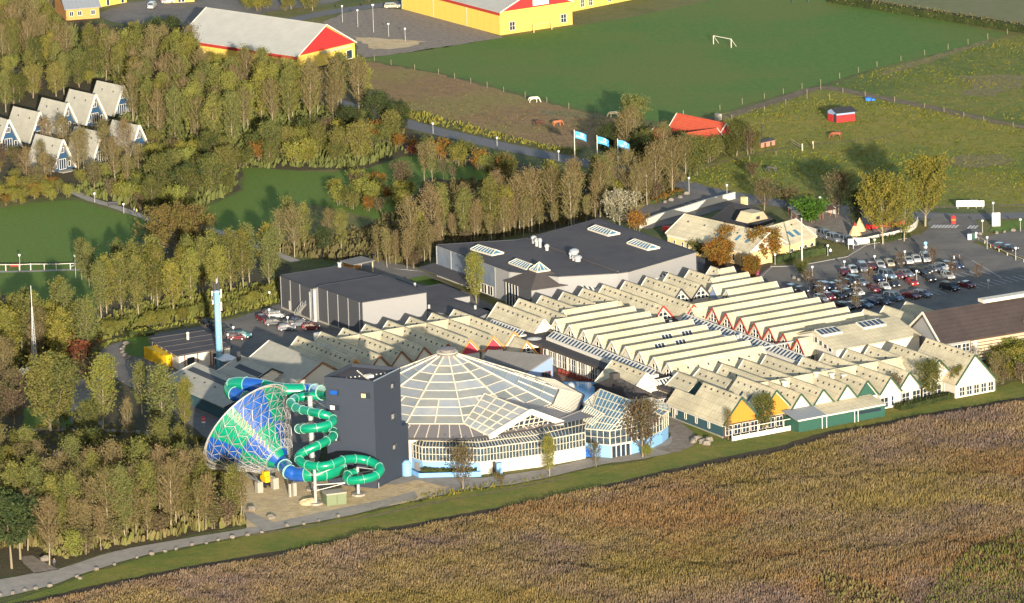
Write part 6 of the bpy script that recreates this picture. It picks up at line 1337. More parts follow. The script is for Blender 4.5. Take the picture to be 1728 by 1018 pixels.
def plant(kind, pos, h=None, where='', label=None, wide=1.0, group=None, nv=3):
    tm, cm = get_proto(kind, R.randrange(nv)); s = (h or PROTO[kind]['h']*R.uniform(.8,1.15))/PROTO[kind]['h']
    e = bpy.data.objects.new(NAMES.get(kind, kind), None); COL.objects.link(e); e.location = (pos.x, pos.y, 0); e.rotation_euler.z = R.uniform(0, 6.28); e.scale = (s*wide, s*wide, s); e.empty_display_size = .3
    shr = 'shrub' in kind
    tag(e, label or (PAL[kind]+' '+where), 'shrub' if shr else 'tree', group or ((PAL[kind]+'s '+where) if not label else None))
    t = bpy.data.objects.new('stems' if shr else 'trunk', tm); COL.objects.link(t); t.parent = e
    c = bpy.data.objects.new('foliage' if shr else 'crown', cm); COL.objects.link(c); c.parent = e
    return e
def inside(p, poly):
    c = False; n = len(poly)
    for i in range(n):
        a, b = poly[i], poly[(i+1)%n]
        if (a[1] > p[1]) != (b[1] > p[1]) and p[0] < (b[0]-a[0])*(p[1]-a[1])/(b[1]-a[1])+a[0]: c = not c
    return c
KEEP = []     # world circles to keep clear
def clear(px, r): p = G(*px); KEEP.append((p.x, p.y, r))
def forest(px, spacing, mix, where, hs=(.85,1.15), seed=1, wide=1.0, maxn=999):
    poly = [(G(x,y).x, G(x,y).y) for x, y in px]; rr = random.Random(seed); xs = [p[0] for p in poly]; ys = [p[1] for p in poly]; pts = []; tries = 0
    ks = [k for k, w in mix for _ in range(w)]
    y = min(ys)
    while y < max(ys):
        x = min(xs)+rr.uniform(0, spacing)
        while x < max(xs):
            p = (x+rr.uniform(-.35,.35)*spacing, y+rr.uniform(-.35,.35)*spacing)
            if inside(p, poly) and all((p[0]-q[0])**2+(p[1]-q[1])**2 > q[2]**2 for q in KEEP) and len(pts) < maxn: pts.append(p)
            x += spacing
        y += spacing*.87
    for p in pts:
        k = rr.choice(ks); fx = (p[0]-min(xs))/(max(xs)-min(xs)); fy = (p[1]-min(ys))/(max(ys)-min(ys))
        e = plant(k, Vector((p[0],p[1],0)), PROTO[k]['h']*rr.uniform(*hs), where, wide=wide)
        if len(pts) > 8: e['label'] = e['label']+', '+('left' if fx < .25 else 'centre left' if fx < .5 else 'centre right' if fx < .75 else 'right')+(' front' if fy < .5 else ' back')
        w_ = e['label'].split(); e['label'] = ' '.join(w_[:16])
    return len(pts)
# keep cottages and their lawns open
for c in ((30,222),(80,205),(125,190),(172,175),(65,250),(130,240),(75,235),(110,222),(150,205),(30,135),(55,235),(100,255)): clear(c, 8.5)
for c in ((205,245),): clear(c, 4)
cnt = {}
# big wood, upper left: rows from back to front
cnt['w1'] = forest([(-30,0),(80,3),(95,108),(170,112),(240,118),(330,125),(330,140),(250,145),(140,145),(60,125),(-30,112)], 7.6, [('poplar_tree',2),('thin_poplar',3),('yellow_poplar',1),('leafy_tree',1)], 'in the wood behind the cottages', seed=3)
cnt['w2'] = forest([(330,150),(430,172),(520,178),(600,170),(630,190),(560,215),(430,218),(330,200)], 6.6, [('poplar_tree',3),('thin_poplar',3),('yellow_poplar',2)], 'in the wood below the pale roofed hall', seed=4)
cnt['w3'] = forest([(170,130),(250,135),(330,115),(340,190),(430,218),(420,262),(330,262),(230,240),(200,200)], 7.6, [('thin_poplar',4),('poplar_tree',2),('yellow_poplar',2)], 'in the wood right of the cottages', seed=5)
cnt['w4'] = forest([(-30,100),(60,120),(160,140),(150,160),(60,180),(-30,200)], 7.0, [('leafy_tree',3),('shrub',2),('yellow_shrub',2),('poplar_tree',1)], 'around the forest hut', seed=6, hs=(.7,1.0))
cnt['w5'] = forest([(-30,275),(40,262),(150,270),(220,262),(260,280),(240,330),(120,320),(-30,345)], 7.5, [('thin_poplar',3),('brown_tree',1),('yellow_shrub',2),('shrub',1)], 'in front of the lower cottages', seed=7, hs=(.6,.9))
cnt['w6'] = forest([(240,250),(330,262),(420,265),(560,225),(680,215),(672,250),(600,280),(470,284),(405,284),(395,325),(330,352),(250,358),(150,330),(240,310)], 5.6, [('shrub',4),('yellow_shrub',4),('leafy_tree',2),('brown_shrub',2),('dark_tree',1),('orange_shrub',1)], 'in the front edge of the wood', seed=8, hs=(.7,1.15))
cnt['w7'] = forest([(215,75),(300,65),(315,95),(250,105),(215,95)], 7, [('dark_tree',3),('leafy_tree',1)], 'beside the farm yard', seed=9, hs=(.8,1.0))
cnt['w8'] = forest([(-20,325),(110,318),(120,335),(60,343),(-20,352)], 4.2, [('yellow_shrub',3),('orange_shrub',1),('shrub',1)], 'along the top of the west lawn', seed=10, hs=(.5,.8))
cnt['w9'] = forest([(380,2),(520,4),(560,14),(470,26),(400,22)], 6, [('leafy_tree',2),('yellow_shrub',3),('shrub',2)], 'along the side road behind the pale roofed hall', seed=30, hs=(.6,.9))
cnt['w10'] = forest([(560,0),(690,-10),(690,0),(620,8)], 6, [('yellow_shrub',3),('shrub',2)], 'along the verge beyond the gravel yard', seed=31, hs=(.5,.8))
# autumn belt along the road
cnt['b1'] = forest([(640,240),(700,252),(790,272),(860,290),(900,303),(850,303),(760,280),(700,263),(640,252)], 4.6, [('shrub',3),('orange_shrub',2),('yellow_shrub',2),('brown_shrub',2),('red_shrub',2)], 'in the autumn belt beside the country road', seed=11, hs=(.7,1.1))
cnt['b2'] = forest([(560,330),(600,310),(690,318),(700,345),(640,368),(575,350)], 5.2, [('shrub',3),('yellow_shrub',3),('brown_shrub',2),('orange_shrub',1),('brown_tree',1)], 'in the thicket on the park lawn', seed=12, hs=(.65,.95))
cnt['b3'] = forest([(680,290),(790,300),(780,316),(690,310)], 6, [('slender_tree',2),('bare_sapling',3)], 'on the park lawn near the autumn belt', seed=13, hs=(.7,1.1))
# long row of poplars behind the dark hall
cnt['r1'] = forest([(660,438),(740,405),(880,366),(1010,338),(1045,345),(1022,368),(880,396),(740,428),(700,447),(650,446)], 6.6, [('thin_poplar',5),('poplar_tree',2),('yellow_poplar',1)], 'in the belt behind the dark roofed hall', seed=14, hs=(.85,1.1))
cnt['r2'] = forest([(620,432),(700,440),(735,425),(735,412),(880,396),(1010,368),(1015,372),(890,404),(740,416),(740,446),(690,462),(640,450)], 3.4, [('slender_tree',4),('brown_shrub',1)], 'along the back of the dark roofed hall', seed=15, hs=(.6,.95))
cnt['r3'] = forest([(432,415),(480,412),(545,414),(600,425),(600,436),(500,442),(445,430)], 6.5, [('thin_poplar',2),('poplar_tree',3),('brown_tree',1),('dark_tree',1)], 'between the park lawn and the grey halls', seed=16, hs=(.7,.95))
cnt['r4'] = forest([(960,270),(1090,240),(1160,262),(1180,300),(1120,300),(1020,275)], 6.4, [('leafy_tree',3),('dark_tree',2),('thin_poplar',2),('shrub',2)], 'around the flagpoles and farm drive', seed=17, hs=(.75,1.05))
cnt['r5'] = forest([(1040,318),(1100,330),(1140,312),(1150,325),(1095,350),(1050,365),(1020,350)], 5.5, [('thin_poplar',2),('brown_shrub',2),('yellow_shrub',1)], 'beside the upper car park', seed=18, hs=(.7,1.0))
cnt['r6'] = forest([(1160,262),(1240,258),(1290,245),(1280,255),(1230,270),(1175,280)], 4.6, [('shrub',4),('leafy_tree',1),('dark_tree',1)], 'in the thicket below the farm', seed=19, hs=(.9,1.2))
# poplars by the staff road
cnt['p1'] = forest([(170,548),(250,537),(330,522),(470,490),(470,468),(380,482),(250,505),(165,525)], 5.6, [('poplar_tree',6),('yellow_poplar',2)], 'in the row behind the staff road', seed=20, hs=(.95,1.15), wide=.95)
cnt['p2'] = forest([(150,600),(160,582),(240,556),(330,540),(400,524),(468,503),(468,498),(400,515),(330,530),(240,545),(160,565)], 3.6, [('yellow_shrub',3),('shrub',1)], 'along the edge of the staff road', seed=21, hs=(.35,.6))
# lower left wood
cnt['l1'] = forest([(-30,590),(30,575),(120,578),(155,600),(150,625),(60,640),(-30,635)], 5.6, [('yellow_poplar',4),('poplar_tree',3),('thin_poplar',1)], 'around the radio mast', seed=22, hs=(.8,1.15))
cnt['l2'] = forest([(-30,815),(40,815),(120,848),(180,858),(260,845),(330,850),(390,880),(412,886),(300,904),(194,924),(100,940),(-30,930)], 4.9, [('poplar_tree',3),('thin_poplar',5),('slender_tree',3),('leafy_tree',1)], 'in the wood above the bottom track', seed=23, hs=(.8,1.1))
cnt['l3'] = forest([(215,815),(240,800),(300,795),(330,800),(320,825),(300,830),(240,835),(200,832)], 6.0, [('leafy_tree',2),('poplar_tree',2),('thin_poplar',2),('yellow_shrub',1)], 'in the wood beside the sandy ground', seed=24, hs=(.75,1.05))
cnt['l4'] = forest([(120,940),(194,926),(300,904),(412,886),(400,872),(300,895),(190,918),(110,930)], 2.7, [('slender_tree',4),('brown_shrub',3),('yellow_shrub',1)], 'in the thin front row above the bottom track', seed=25, hs=(.75,1.1))
cnt['l5'] = forest([(-30,640),(30,650),(40,690),(30,740),(-30,745)], 6.4, [('brown_tree',2),('thin_poplar',2),('yellow_poplar',1)], 'at the left edge below the mast', seed=26)
# single trees
def one(kind, px, h, label, wide=1.0): return plant(kind, G(*px), h, label=label, wide=wide)
one('copper_tree', (300,428), 9.5, 'wide dome-shaped copper brown tree beside the lawn path', .95)
one('leafy_tree', (85,728), 15, 'tall bright green tree in the clearing left of the gravel drive'); one('leafy_tree', (100,728), 15, 'second bright green tree in the clearing, right trunk of the pair', .9)
one('yellow_poplar', (174,725), 15, 'tall yellow green poplar with pointed crown in the clearing'); one('thin_poplar', (217,765), 11, 'thin leaning tree with bare pale trunk in the clearing', .6)
one('poplar_tree', (240,700), 11, 'olive poplar at the lower end of the yard'); one('poplar_tree', (276,760), 17, 'tallest olive poplar left of the no entry sign', 1.1)
one('poplar_tree', (276,680), 7, 'small pointed poplar beside the service wing'); one('yellow_poplar', (312,730), 11, 'yellow tipped poplar close to the dark service wing', .8)
one('yellow_shrub', (212,775), 3, 'single bright yellow shrub beside the thin leaning tree'); one('leafy_tree', (150,745), 8, 'dark leafy tree below the gravel drive')
one('leafy_tree', (125,800), 8, 'green leafy tree left of the picnic clearing'); one('leafy_tree', (160,795), 8, 'green leafy tree at the picnic clearing')
one('red_shrub', (135,632), 5, 'dark red bush below the staff road bend'); one('brown_shrub', (150,655), 5, 'brown bush beside the parked cars in the lower wood')
for x, y, h, l in ((20,960,13,'dark pine in the lower left corner, nearest the track'),(-5,945,13,'dark pine cut by the left edge'),(35,945,12,'dark pine behind the corner pines')): one('pine_tree', (x,y), h, l, 1.1)
one('thin_poplar', (84,955), 13, 'pale barked tree standing at the path junction lower left')
one('silver_tree', (1046,385), 8.2, 'silvery white crowned tree behind the dark roofed hall'); one('orange_shrub', (1074,395), 4, 'rusty brown bush right of the silvery tree')
one('yellow_poplar', (804,512), 11, 'golden green tree standing alone between the grey buildings', .9)
one('thin_poplar', (965,392), 14, 'tall pale branched poplar at the dark hall, left of the silvery tree', 1.1); one('thin_poplar', (898,392), 15, 'tall pale branched poplar behind the dark hall', 1.1)
one('round_olive', (1072,212), 6.6, 'round olive tree beside the football field, left of the farm', 1.05)
one('leafy_tree', (1244,262), 8.5, 'broad green tree at the right end of the farm garden', .9); one('brown_tree', (1262,262), 6.5, 'grey brown tree between the green tree and the brick hut', .9); one('shrub', (1176,296), 5, 'lone green shrub with white stake at the road bend')
one('thin_poplar', (1135,330), 14, 'tall half bare poplar in front of the farm, right one', 1.0); one('thin_poplar', (1107,338), 14, 'tall half bare poplar in front of the farm, left one', 1.1)
one('brown_tree', (1290,355), 7, 'grey brown tree behind the black roofed house', 1.1); one('brown_tree', (1415,362), 9.5, 'dark brown tree behind the play yard', 1.0); one('dark_tree', (1445,385), 8, 'dark evergreen tree in the play yard', .7); one('brown_shrub', (1325,352), 4, 'tan shrub behind the garden shelters', 1.3)
one('broad_poplar', (1490,413), 16, 'big yellow green poplar in front of the play yard, left one', 1.0); one('yellow_poplar', (1526,408), 13, 'yellow green poplar in front of the play yard, middle one', 1.0); one('broad_poplar', (1562,383), 16, 'big yellow green poplar at the road junction', .95)
one('bright_shrub', (1372,375), 4.2, 'bright green clipped shrub behind the silver cars', 1.5)
for x, y, h, l, w in ((1231,432,6,'round orange tree in front of the cream house, left one',1),(1213,452,5.5,'rusty orange tree below the left one at the cream house',1.1),(1291,442,6.5,'round orange tree in front of the cream house, right one',1.1),(1268,470,4.5,'small rusty tree at the corner of the sawtooth hall',.9),(1222,440,4.5,'low rusty tree between the orange trees',.9)): one('orange_tree', (x,y), h, l, w)
one('shrub', (1353,470), 3.2, 'round shrub at the foot of the white flagpole in the car park', .9)
one('shrub', (1175,430), 3, 'green shrub left of the cream house', 1.4); one('shrub', (1190,432), 3, 'green shrub under the windows of the cream house', 1.2)
one('leafy_tree', (1288,728), 7.2, 'dense green tree in front of the orange gables', .95); one('slender_tree', (1229,742), 6, 'thin young tree at the corner of the orange gabled hall', .8)
one('leafy_tree', (1570,672), 7.5, 'leafy tree in front of the white gables, larger one', 1.1); one('leafy_tree', (1618,668), 6, 'leafy tree in front of the white gables, smaller one', .85); one('brown_tree', (1508,684), 6, 'thin leaved tree at the end of the green annex', .75)
one('thin_poplar', (1680,660), 8, 'half bare tree right of the last white gable', .9)
one('brown_tree', (782,828), 8.5, 'half bare tree leaning before the blue arcade wall', .8); one('yellow_poplar', (928,804), 8, 'yellow green tree before the white arcade wall', .9); one('brown_tree', (1006,788), 4.5, 'small dark bushy tree before the blue stack', .8); one('brown_tree', (1085,772), 11, 'large half bare tree in front of the conservatory', .95); one('yellow_shrub', (1092,772), 2, 'low yellow bush at the foot of the conservatory tree')
one('brown_shrub', (842,820), 2.2, 'small dark bush on the grass edge before the dome'); one('brown_shrub', (1268,300), 3, 'low dark bush by the country road')
for i, (x, y) in enumerate(((1366,492),(1385,512),(1420,505),(1445,512),(1466,488),(1520,462),(1444,535),(1575,455),(1650,482),(1606,478))):
    plant('bare_sapling', G(x, y), 4.2, 'among the parked cars')
cnt['x1'] = forest([(1668,606),(1728,592),(1790,585),(1790,640),(1728,650),(1675,655)], 3.6, [('brown_shrub',3),('yellow_shrub',3),('slender_tree',1)], 'right of the last white gable', seed=40, hs=(.6,.95))
cnt['x2'] = forest([(80,455),(140,448),(240,470),(200,500),(120,480)], 6, [('poplar_tree',1),('yellow_poplar',1)], 'below the path fence', seed=41, hs=(.6,.8), maxn=4)
def hedge(lab, px, w, h, m_='leaf_hedge', dens=34):
    c = [G(x,y) for x, y in smoothline(px, 3)]; pts = []
    for i in range(len(c)-1):
        L = (c[i+1]-c[i]).length
        for k in range(int(L*dens)):
            p = c[i].lerp(c[i+1], R.random()); d = (c[i+1]-c[i]).normalized(); n = Vector((-d.y,d.x,0)); zz_ = h*(1-R.random()**2.5*.95); q = p+n*R.uniform(-w/2,w/2); pts.append((q.x,q.y,zz_*R.uniform(.8,1.05)))
    V = cards(np.array(pts), .26); o0 = G(*px[0]); V = V-np.array([o0.x,o0.y,0]); me = mesh_np('hedge', V, 4, m_)
    o = bpy.data.objects.new('hedge', me); COL.objects.link(o); o.location = (o0.x,o0.y,0); 
    core = MB(); 
    for i in range(len(c)-1): core.bar(c[i]+Z3*h*.42, c[i+1]+Z3*h*.42, w*.75, h*.8, up=Z3)
    k = core.build('hedge_core', 'leaf_pine', o); return tag(o, lab, 'hedge')
hedge('clipped green hedge between the cream house and the car park road', [(1307,444),(1325,440),(1350,434),(1390,428),(1394,426)], 3.0, 2.0)
hedge('long autumn hedge between the football field and the far field', [(1400,3),(1480,16),(1600,35),(1728,55),(1900,82)], 3.2, 2.6, 'leaf_brown', 26)
hedge('low hedge in front of the light blue arcade wall', [(712,801),(760,803),(805,802)], 1.0, 1.5, 'leaf_hedge', 50)
hedge('reddish low hedge along the upper car park', [(1098,345),(1125,335),(1150,325)], 2.4, 1.2, 'leaf_orange', 40)
hedge('thin shrub hedge along the white gables and marsh verge', [(1515,692),(1560,682),(1600,672),(1660,660)], 3, 1.3, 'leaf_hedge', 30)
hedge('clipped green hedge around the yard grass island', [(215,567),(235,565),(253,568)], 3.5, 1.6, 'leaf_yellow', 40)
hedge('low brown hedge in front of the white play yard fence', [(1468,411),(1500,407),(1532,400)], 2.2, 1.2, 'leaf_hedge', 40)
def tuftfield(name, poly_px, dens, hgt, wid, m_, seed, label=None, avoid=None, per=3, bend=.25):
    """standing stems grouped in tufts, one mesh"""
    poly = np.array([(G(x,y).x, G(x,y).y) for x, y in poly_px]); rg = np.random.default_rng(seed)
    x0, y0 = poly.min(0); x1, y1 = poly.max(0); n = int((x1-x0)*(y1-y0)*dens); P = rg.uniform((x0,y0),(x1,y1),(n,2))
    ins = np.zeros(len(P), bool); k = len(poly)
    for i in range(k):
        a, b = poly[i], poly[(i+1)%k]; c = ((a[1] > P[:,1]) != (b[1] > P[:,1])) & (P[:,0] < (b[0]-a[0])*(P[:,1]-a[1])/((b[1]-a[1]) or 1e-9)+a[0]); ins ^= c
    P = P[ins]; n = len(P)
    f_ = np.sin(P[:,1]*.105+P[:,0]*.03+1.6*np.sin(P[:,0]*.041+1)+.8*np.sin(P[:,0]*.013+P[:,1]*.03)); pat = .86+.2*np.tanh(5*(f_-.35))+.1*np.sin(P[:,0]*.31+np.sin(P[:,1]*.2)*2)+.12*np.sin(P[:,0]*.9)*np.sin(P[:,1]*.73)
    P = np.repeat(P, per, 0); hh = hgt*np.repeat(pat, per)*rg.uniform(.7,1.2,n*per); P = P+rg.normal(size=P.shape)*wid*.35
    a = rg.uniform(0, math.pi, n*per); dx = np.stack([np.cos(a), np.sin(a), a*0], 1)*(wid*.5*rg.uniform(.5,1.2,(n*per,1))); base = np.concatenate([P, np.zeros((n*per,1))], 1)
    top = base+np.stack([rg.normal(size=n*per)*bend+.12, rg.normal(size=n*per)*bend, hh], 1)
    V = np.stack([base-dx*.6, base+dx*.6, top+dx*.55-np.array([0,0,.15])*hgt, top, top-dx*.55-np.array([0,0,.25])*hgt], 1).reshape(-1,3)
    me = mesh_np(name, V, 5, m_); o = bpy.data.objects.new(name, me); COL.objects.link(o); o['kind'] = 'stuff'; return o
tuftfield('reed_bed', [(x, y+(10 if x < 1200 else 13)) for x, y in MARSH_EDGE]+[(1950,1045),(1100,1045),(-150,1045)], 9.5, 1.3, .2, 'reed', 5, per=3)
tuftfield('verge_weeds', [(600,166),(640,173),(700,189),(800,215),(930,248),(980,253),(970,264),(940,256),(860,240),(780,222),(700,204),(640,186)], 1.2, .9, .5, 'leaf_yellow', 6, per=2)
tuftfield('verge_weeds', [(155,604),(170,582),(240,558),(330,542),(400,526),(468,508),(472,512),(400,531),(330,547),(250,560),(178,586),(162,603)], 1.6, .9, .5, 'leaf_yellow', 7, per=2)
tuftfield('pasture_grass', [(1210,200),(1385,152),(1600,190),(1728,216),(1740,345),(1560,350),(1340,346),(1250,332),(1160,308),(1165,292),(1290,250),(1240,225)], .9, .3, .42, 'tuft', 8, per=2)
tuftfield('pasture_grass', [(1395,145),(1480,119),(1600,90),(1710,62),(1740,62),(1740,210),(1600,184)], .7, .3, .42, 'tuft', 9, per=2)
tuftfield('paddock_grass', [(600,112),(740,127),(850,157),(960,186),(1050,204),(1090,232),(930,248),(700,190),(600,160)], .35, .3, .4, 'leaf_tan', 10, per=2)

for k, (pl, h_, m_, dn) in enumerate((([(-30,30),(110,50),(330,110),(430,175),(620,185),(640,215),(560,222),(680,225),(676,262),(600,284),(470,284),(405,284),(395,325),(330,352),(250,358),(120,325),(150,300),(230,262),(190,200),(200,140),(60,110),(-30,110)], 2.0, 'leaf_olive', .5),
  ([(640,250),(700,262),(790,285),(900,300),(1050,300),(1160,300),(1100,345),(1020,366),(880,396),(740,428),(700,447),(650,446),(560,440),(480,432),(440,418),(560,400),(640,372),(700,345),(720,305),(830,312),(830,292),(720,264)], 1.6, 'leaf_brown', .5),
  ([(150,548),(250,515),(380,490),(470,470),(472,508),(400,524),(330,540),(240,556),(160,582)], 1.5, 'leaf_olive', .6),
  ([(-30,560),(60,560),(150,590),(150,625),(60,645),(-30,640)], 1.8, 'leaf_olive', .5),
  ([(-30,760),(60,790),(180,840),(330,800),(372,790),(400,860),(412,886),(300,904),(194,924),(104,945),(60,925),(-30,930)], 1.9, 'leaf_tan', .55),
  ([(110,690),(150,700),(260,740),(340,740),(372,790),(330,800),(180,790),(60,770),(30,740)], .9, 'leaf_green', .35))):
    tuftfield('undergrowth', pl, dn, h_, 1.1, m_, 50+k, per=3)

tuftfield('sedge', [(1540,1045),(1590,975),(1660,925),(1740,890),(1850,880),(1850,1045)], 1.8, 1.6, .45, 'leaf_olive', 71, per=3)
tuftfield('sedge', [(1380,985),(1400,978),(1500,1005),(1560,1045),(1420,1045)], 1.0, 1.8, .9, 'leaf_tan', 72, per=3)
tuftfield('verge_weeds', [(640,852),(700,838),(790,822),(860,815),(935,800),(935,805),(860,822),(790,832),(700,850)], 1.2, .6, .4, 'leaf_yellow', 73, per=2)
# ---------------------------------------------------------------- cars
def car_proto(kind):
    """car pointing along +x, origin on the ground; returns list of (part name, mesh)"""
    if kind == 'hatch': L, Wd, Hh = 3.9, 1.7, 1.48; roof = [(-1.75,.95),(-1.45,1.42),(.25,1.48),(1.05,.95)]
    elif kind == 'saloon': L, Wd, Hh = 4.5, 1.75, 1.42; roof = [(-1.55,.95),(-.9,1.38),(.35,1.42),(1.15,.95)]
    elif kind == 'estate': L, Wd, Hh = 4.6, 1.76, 1.48; roof = [(-2.15,.98),(-1.85,1.44),(.3,1.48),(1.15,.95)]
    else: L, Wd, Hh = 4.8, 1.9, 1.9; roof = [(-2.25,1.1),(-2.1,1.85),(.6,1.9),(1.5,1.1)]
    h2 = L/2; sill = .28; belt = roof[0][1]; bonnet = .86 if kind != 'van' else 1.05
    prof = [(-h2+.05,sill),(-h2,.6),(-h2+.06,belt-.06),(roof[0][0],belt),(roof[3][0],roof[3][1]),(h2-.35,bonnet-.12),(h2-.02,.62),(h2-.04,sill)]
    out = []; b = MB(); w = Wd/2
    def loft(pr, wa, wb):
        n = len(pr); A = [Vector((x,-wa(x,z),z)) for x, z in pr]; B = [Vector((x,wa(x,z),z)) for x, z in pr]; b.face(A); b.face(B[::-1])
        for i in range(n): b.face([A[i], B[i], B[(i+1)%n], A[(i+1)%n]][::-1])
    loft(prof, lambda x, z: w*(1 if z < .85 else .95)*(1-.08*max(0,abs(x)/h2-.75)*4), None)
    top = [roof[1], roof[2]]; rw = w*.78; b.slab([Vector((top[0][0],-rw,top[0][1])), Vector((top[1][0],-rw,top[1][1])), Vector((top[1][0],rw,top[1][1])), Vector((top[0][0],rw,top[0][1]))], .07)
    for sx in (0,1,2):
        for s in (-1,1):
            lo = (roof[0], ((roof[0][0]+roof[3][0])/2+.1, belt), roof[3])[sx]; hi = (roof[1], ((roof[1][0]+roof[2][0])/2+.1, roof[1][1]), roof[2])[sx]
            b.bar((lo[0], s*w*.93, lo[1]-.02), (hi[0], s*rw*.98, hi[1]-.03), .09)
    out.append(('body', b.mesh('car_body', ['car_paint']), []))
    g = MB(); A = [Vector((x,-(w*.9 if i in (0,3) else rw*.96),z-.04)) for i, (x, z) in enumerate(roof)]; B = [Vector((v.x,-v.y,v.z)) for v in A]
    for i in range(3): g.face([A[i], A[i+1], B[i+1], B[i]])
    g.face(A); g.face(B[::-1]); out.append(('windows', g.mesh('car_windows', ['car_glass']), []))
    for sx in (-1,1):
        for s in (-1,1):
            t = MB(); c = Vector((sx*(h2-.78), s*(w-.1), .33)); t.tube([c-Vector((0,.1,0)), c+Vector((0,.1,0))], .33, 12); r_ = MB(); r_.tube([c+Vector((0,s*.07,0)), c+Vector((0,s*.115,0))], .2, 8)
            out.append(('wheel', t.mesh('car_wheel', ['tyre']), [('rim', r_.mesh('car_rim', ['rim']))]))
    for s in (-1,1):
        t = MB(); t.box(Vector((h2-.06, s*w*.68, .6)), .12, .36, .17); out.append(('headlight', t.mesh('car_headlight', ['lamp_glass']), []))
        t = MB(); t.box(Vector((-h2+.05, s*w*.78, .68)), .12, .22, .24); out.append(('tail_light', t.mesh('car_tail_light', ['tail_lamp']), []))
    return out
CARS = {k: car_proto(k) for k in ('hatch','saloon','estate','van')}
COLS = {'silver':(.12,.13,.15),'white':(.36,.36,.35),'black':(.012,.012,.015),'dark blue':(.015,.025,.07),'dark grey':(.04,.045,.052),'red':(.28,.018,.014),'dark red':(.11,.01,.014),'pale blue':(.1,.15,.2),'blue':(.05,.15,.4),'green':(.02,.16,.15),'beige':(.3,.26,.18)}
KN = {'hatch':'hatchback','saloon':'saloon car','estate':'estate car','van':'van'}
def car(px, ang, colour, kind, where, group):
    p = G(*px); e = bpy.data.objects.new('parked_car', None); COL.objects.link(e); e.location = (p.x,p.y,.12); e.rotation_euler.z = ang
    tag(e, f'{colour} {KN[kind]} {where}', 'van' if kind == 'van' else 'car', group)
    for nm, me, subs in CARS[kind]:
        o = bpy.data.objects.new(nm, me); COL.objects.link(o); o.parent = e; o.color = (*COLS[colour], 1)
        for sn, sm in subs: q = bpy.data.objects.new(sn, sm); COL.objects.link(q); q.parent = o
AA = math.atan2(AX.y, AX.x); AW = math.pi/2
def jit(): return R.uniform(-.05,.05)
zc4 = lambda x, y: (1330+x/5.4, 400+y/5.4)
ords = ['first','second','third','fourth','fifth','sixth','seventh','eighth','ninth','tenth','eleventh','twelfth','thirteenth']
row = [((510,345),'dark red','hatch'),((590,325),'white','hatch'),((680,310),'silver','van'),((760,295),'dark red','hatch'),((840,285),'white','estate'),((925,265),'beige','hatch'),((1010,250),'dark grey','saloon'),((1092,240),'white','saloon'),((1168,228),'white','hatch'),((1253,222),'white','van')]
for i, (p, c, k) in enumerate(row): car(zc4(*p), AW+math.pi+jit()+.15, c, k, f'{ords[i]} from the left in the back row of the car park', 'cars in the main car park')
row = [((850,395),'pale blue','van'),((905,378),'pale blue','van'),((1000,378),'dark red','saloon'),((1075,362),'silver','estate'),((1160,335),'black','hatch'),((1215,345),'black','estate'),((1270,325),'dark grey','saloon'),((1345,315),'silver','hatch'),((1395,300),'white','hatch'),((1460,285),'black','estate'),((1520,290),'dark blue','saloon')]
for i, (p, c, k) in enumerate(row[1:]): car(zc4(*p), AA+jit()+.1, c, k, f'{ords[i]} from the left in the second row of the car park', 'cars in the main car park')
row = [((820,405),'dark blue','hatch'),((960,455),'black','saloon'),((1130,440),'red','hatch'),((1290,405),'black','hatch'),((1455,378),'white','estate')]
for i, (p, c, k) in enumerate(row): car(zc4(*p), AW+math.pi+jit()+.3, c, k, f'{ords[i]} from the left in the third row of the car park', 'cars in the main car park')
row = [((300,465),'black','saloon'),((350,475),'dark blue','estate'),((410,480),'black','hatch'),((480,465),'silver','estate'),((560,445),'black','hatch'),((610,430),'dark grey','van'),((660,440),'silver','estate'),((790,500),'dark red','hatch'),((880,480),'white','hatch')]
for i, (p, c, k) in enumerate(row): car(zc4(*p), AA+jit() if i not in (7,8) else AW+math.pi+.3, c, k, f'{ords[i]} from the left in the fourth row of the car park', 'cars in the main car park')
row = [((40,495),'dark blue','hatch'),((110,510),'black','saloon'),((290,510),'black','hatch'),((365,570),'dark red','hatch'),((300,585),'silver','hatch'),((455,560),'black','estate'),((540,535),'dark grey','hatch'),((630,530),'white','hatch')]
for i, (p, c, k) in enumerate(row): car(zc4(*p), AA+jit(), c, k, f'{ords[i]} from the left in the fifth row, by the roofs', 'cars in the main car park')
row = [((520,660),'black','estate'),((580,650),'black','saloon'),((690,640),'pale blue','saloon'),((770,610),'dark blue','saloon'),((830,595),'dark blue','estate'),((960,580),'pale blue','van'),((1125,560),'dark red','saloon'),((1225,545),'silver','estate'),((1470,490),'black','van'),((1625,462),'dark red','saloon'),((860,620),'dark grey','hatch'),((640,600),'black','hatch')]
for i, (p, c, k) in enumerate(row): car(zc4(*p), AA+jit()+.2, c, k, f'{ords[i]} from the left in the nearest row of the car park', 'cars in the main car park')
for i, (x, y) in enumerate(((1392,402),(1402,404),(1408,408),(1420,409),(1430,412),(1436,415))): car((x, y), AA+jit()-.1, 'silver', 'estate' if i % 2 else 'van', ['leftmost','second','third','fourth','fifth','rightmost'][i]+' in the tight row at the white curved fence', 'silver cars by the white fence')
car((1355,417), BX.angle(Vector((1,0,0))), 'pale blue', 'saloon', 'parked behind the clipped hedge of the cream house', 'cars at the cream house')
car((1690,421), AA+.5, 'dark grey', 'hatch', 'left one of two in the right car park', 'cars in the right car park'); car((1702,424), AA+.5, 'black', 'saloon', 'right one of two in the right car park', 'cars in the right car park')
car((1098,300), 0.1, 'silver', 'saloon', 'driving on the country road behind the bare trees', None); car((662,14), .0, 'beige', 'estate', 'parked at the edge of the gravel yard', None)
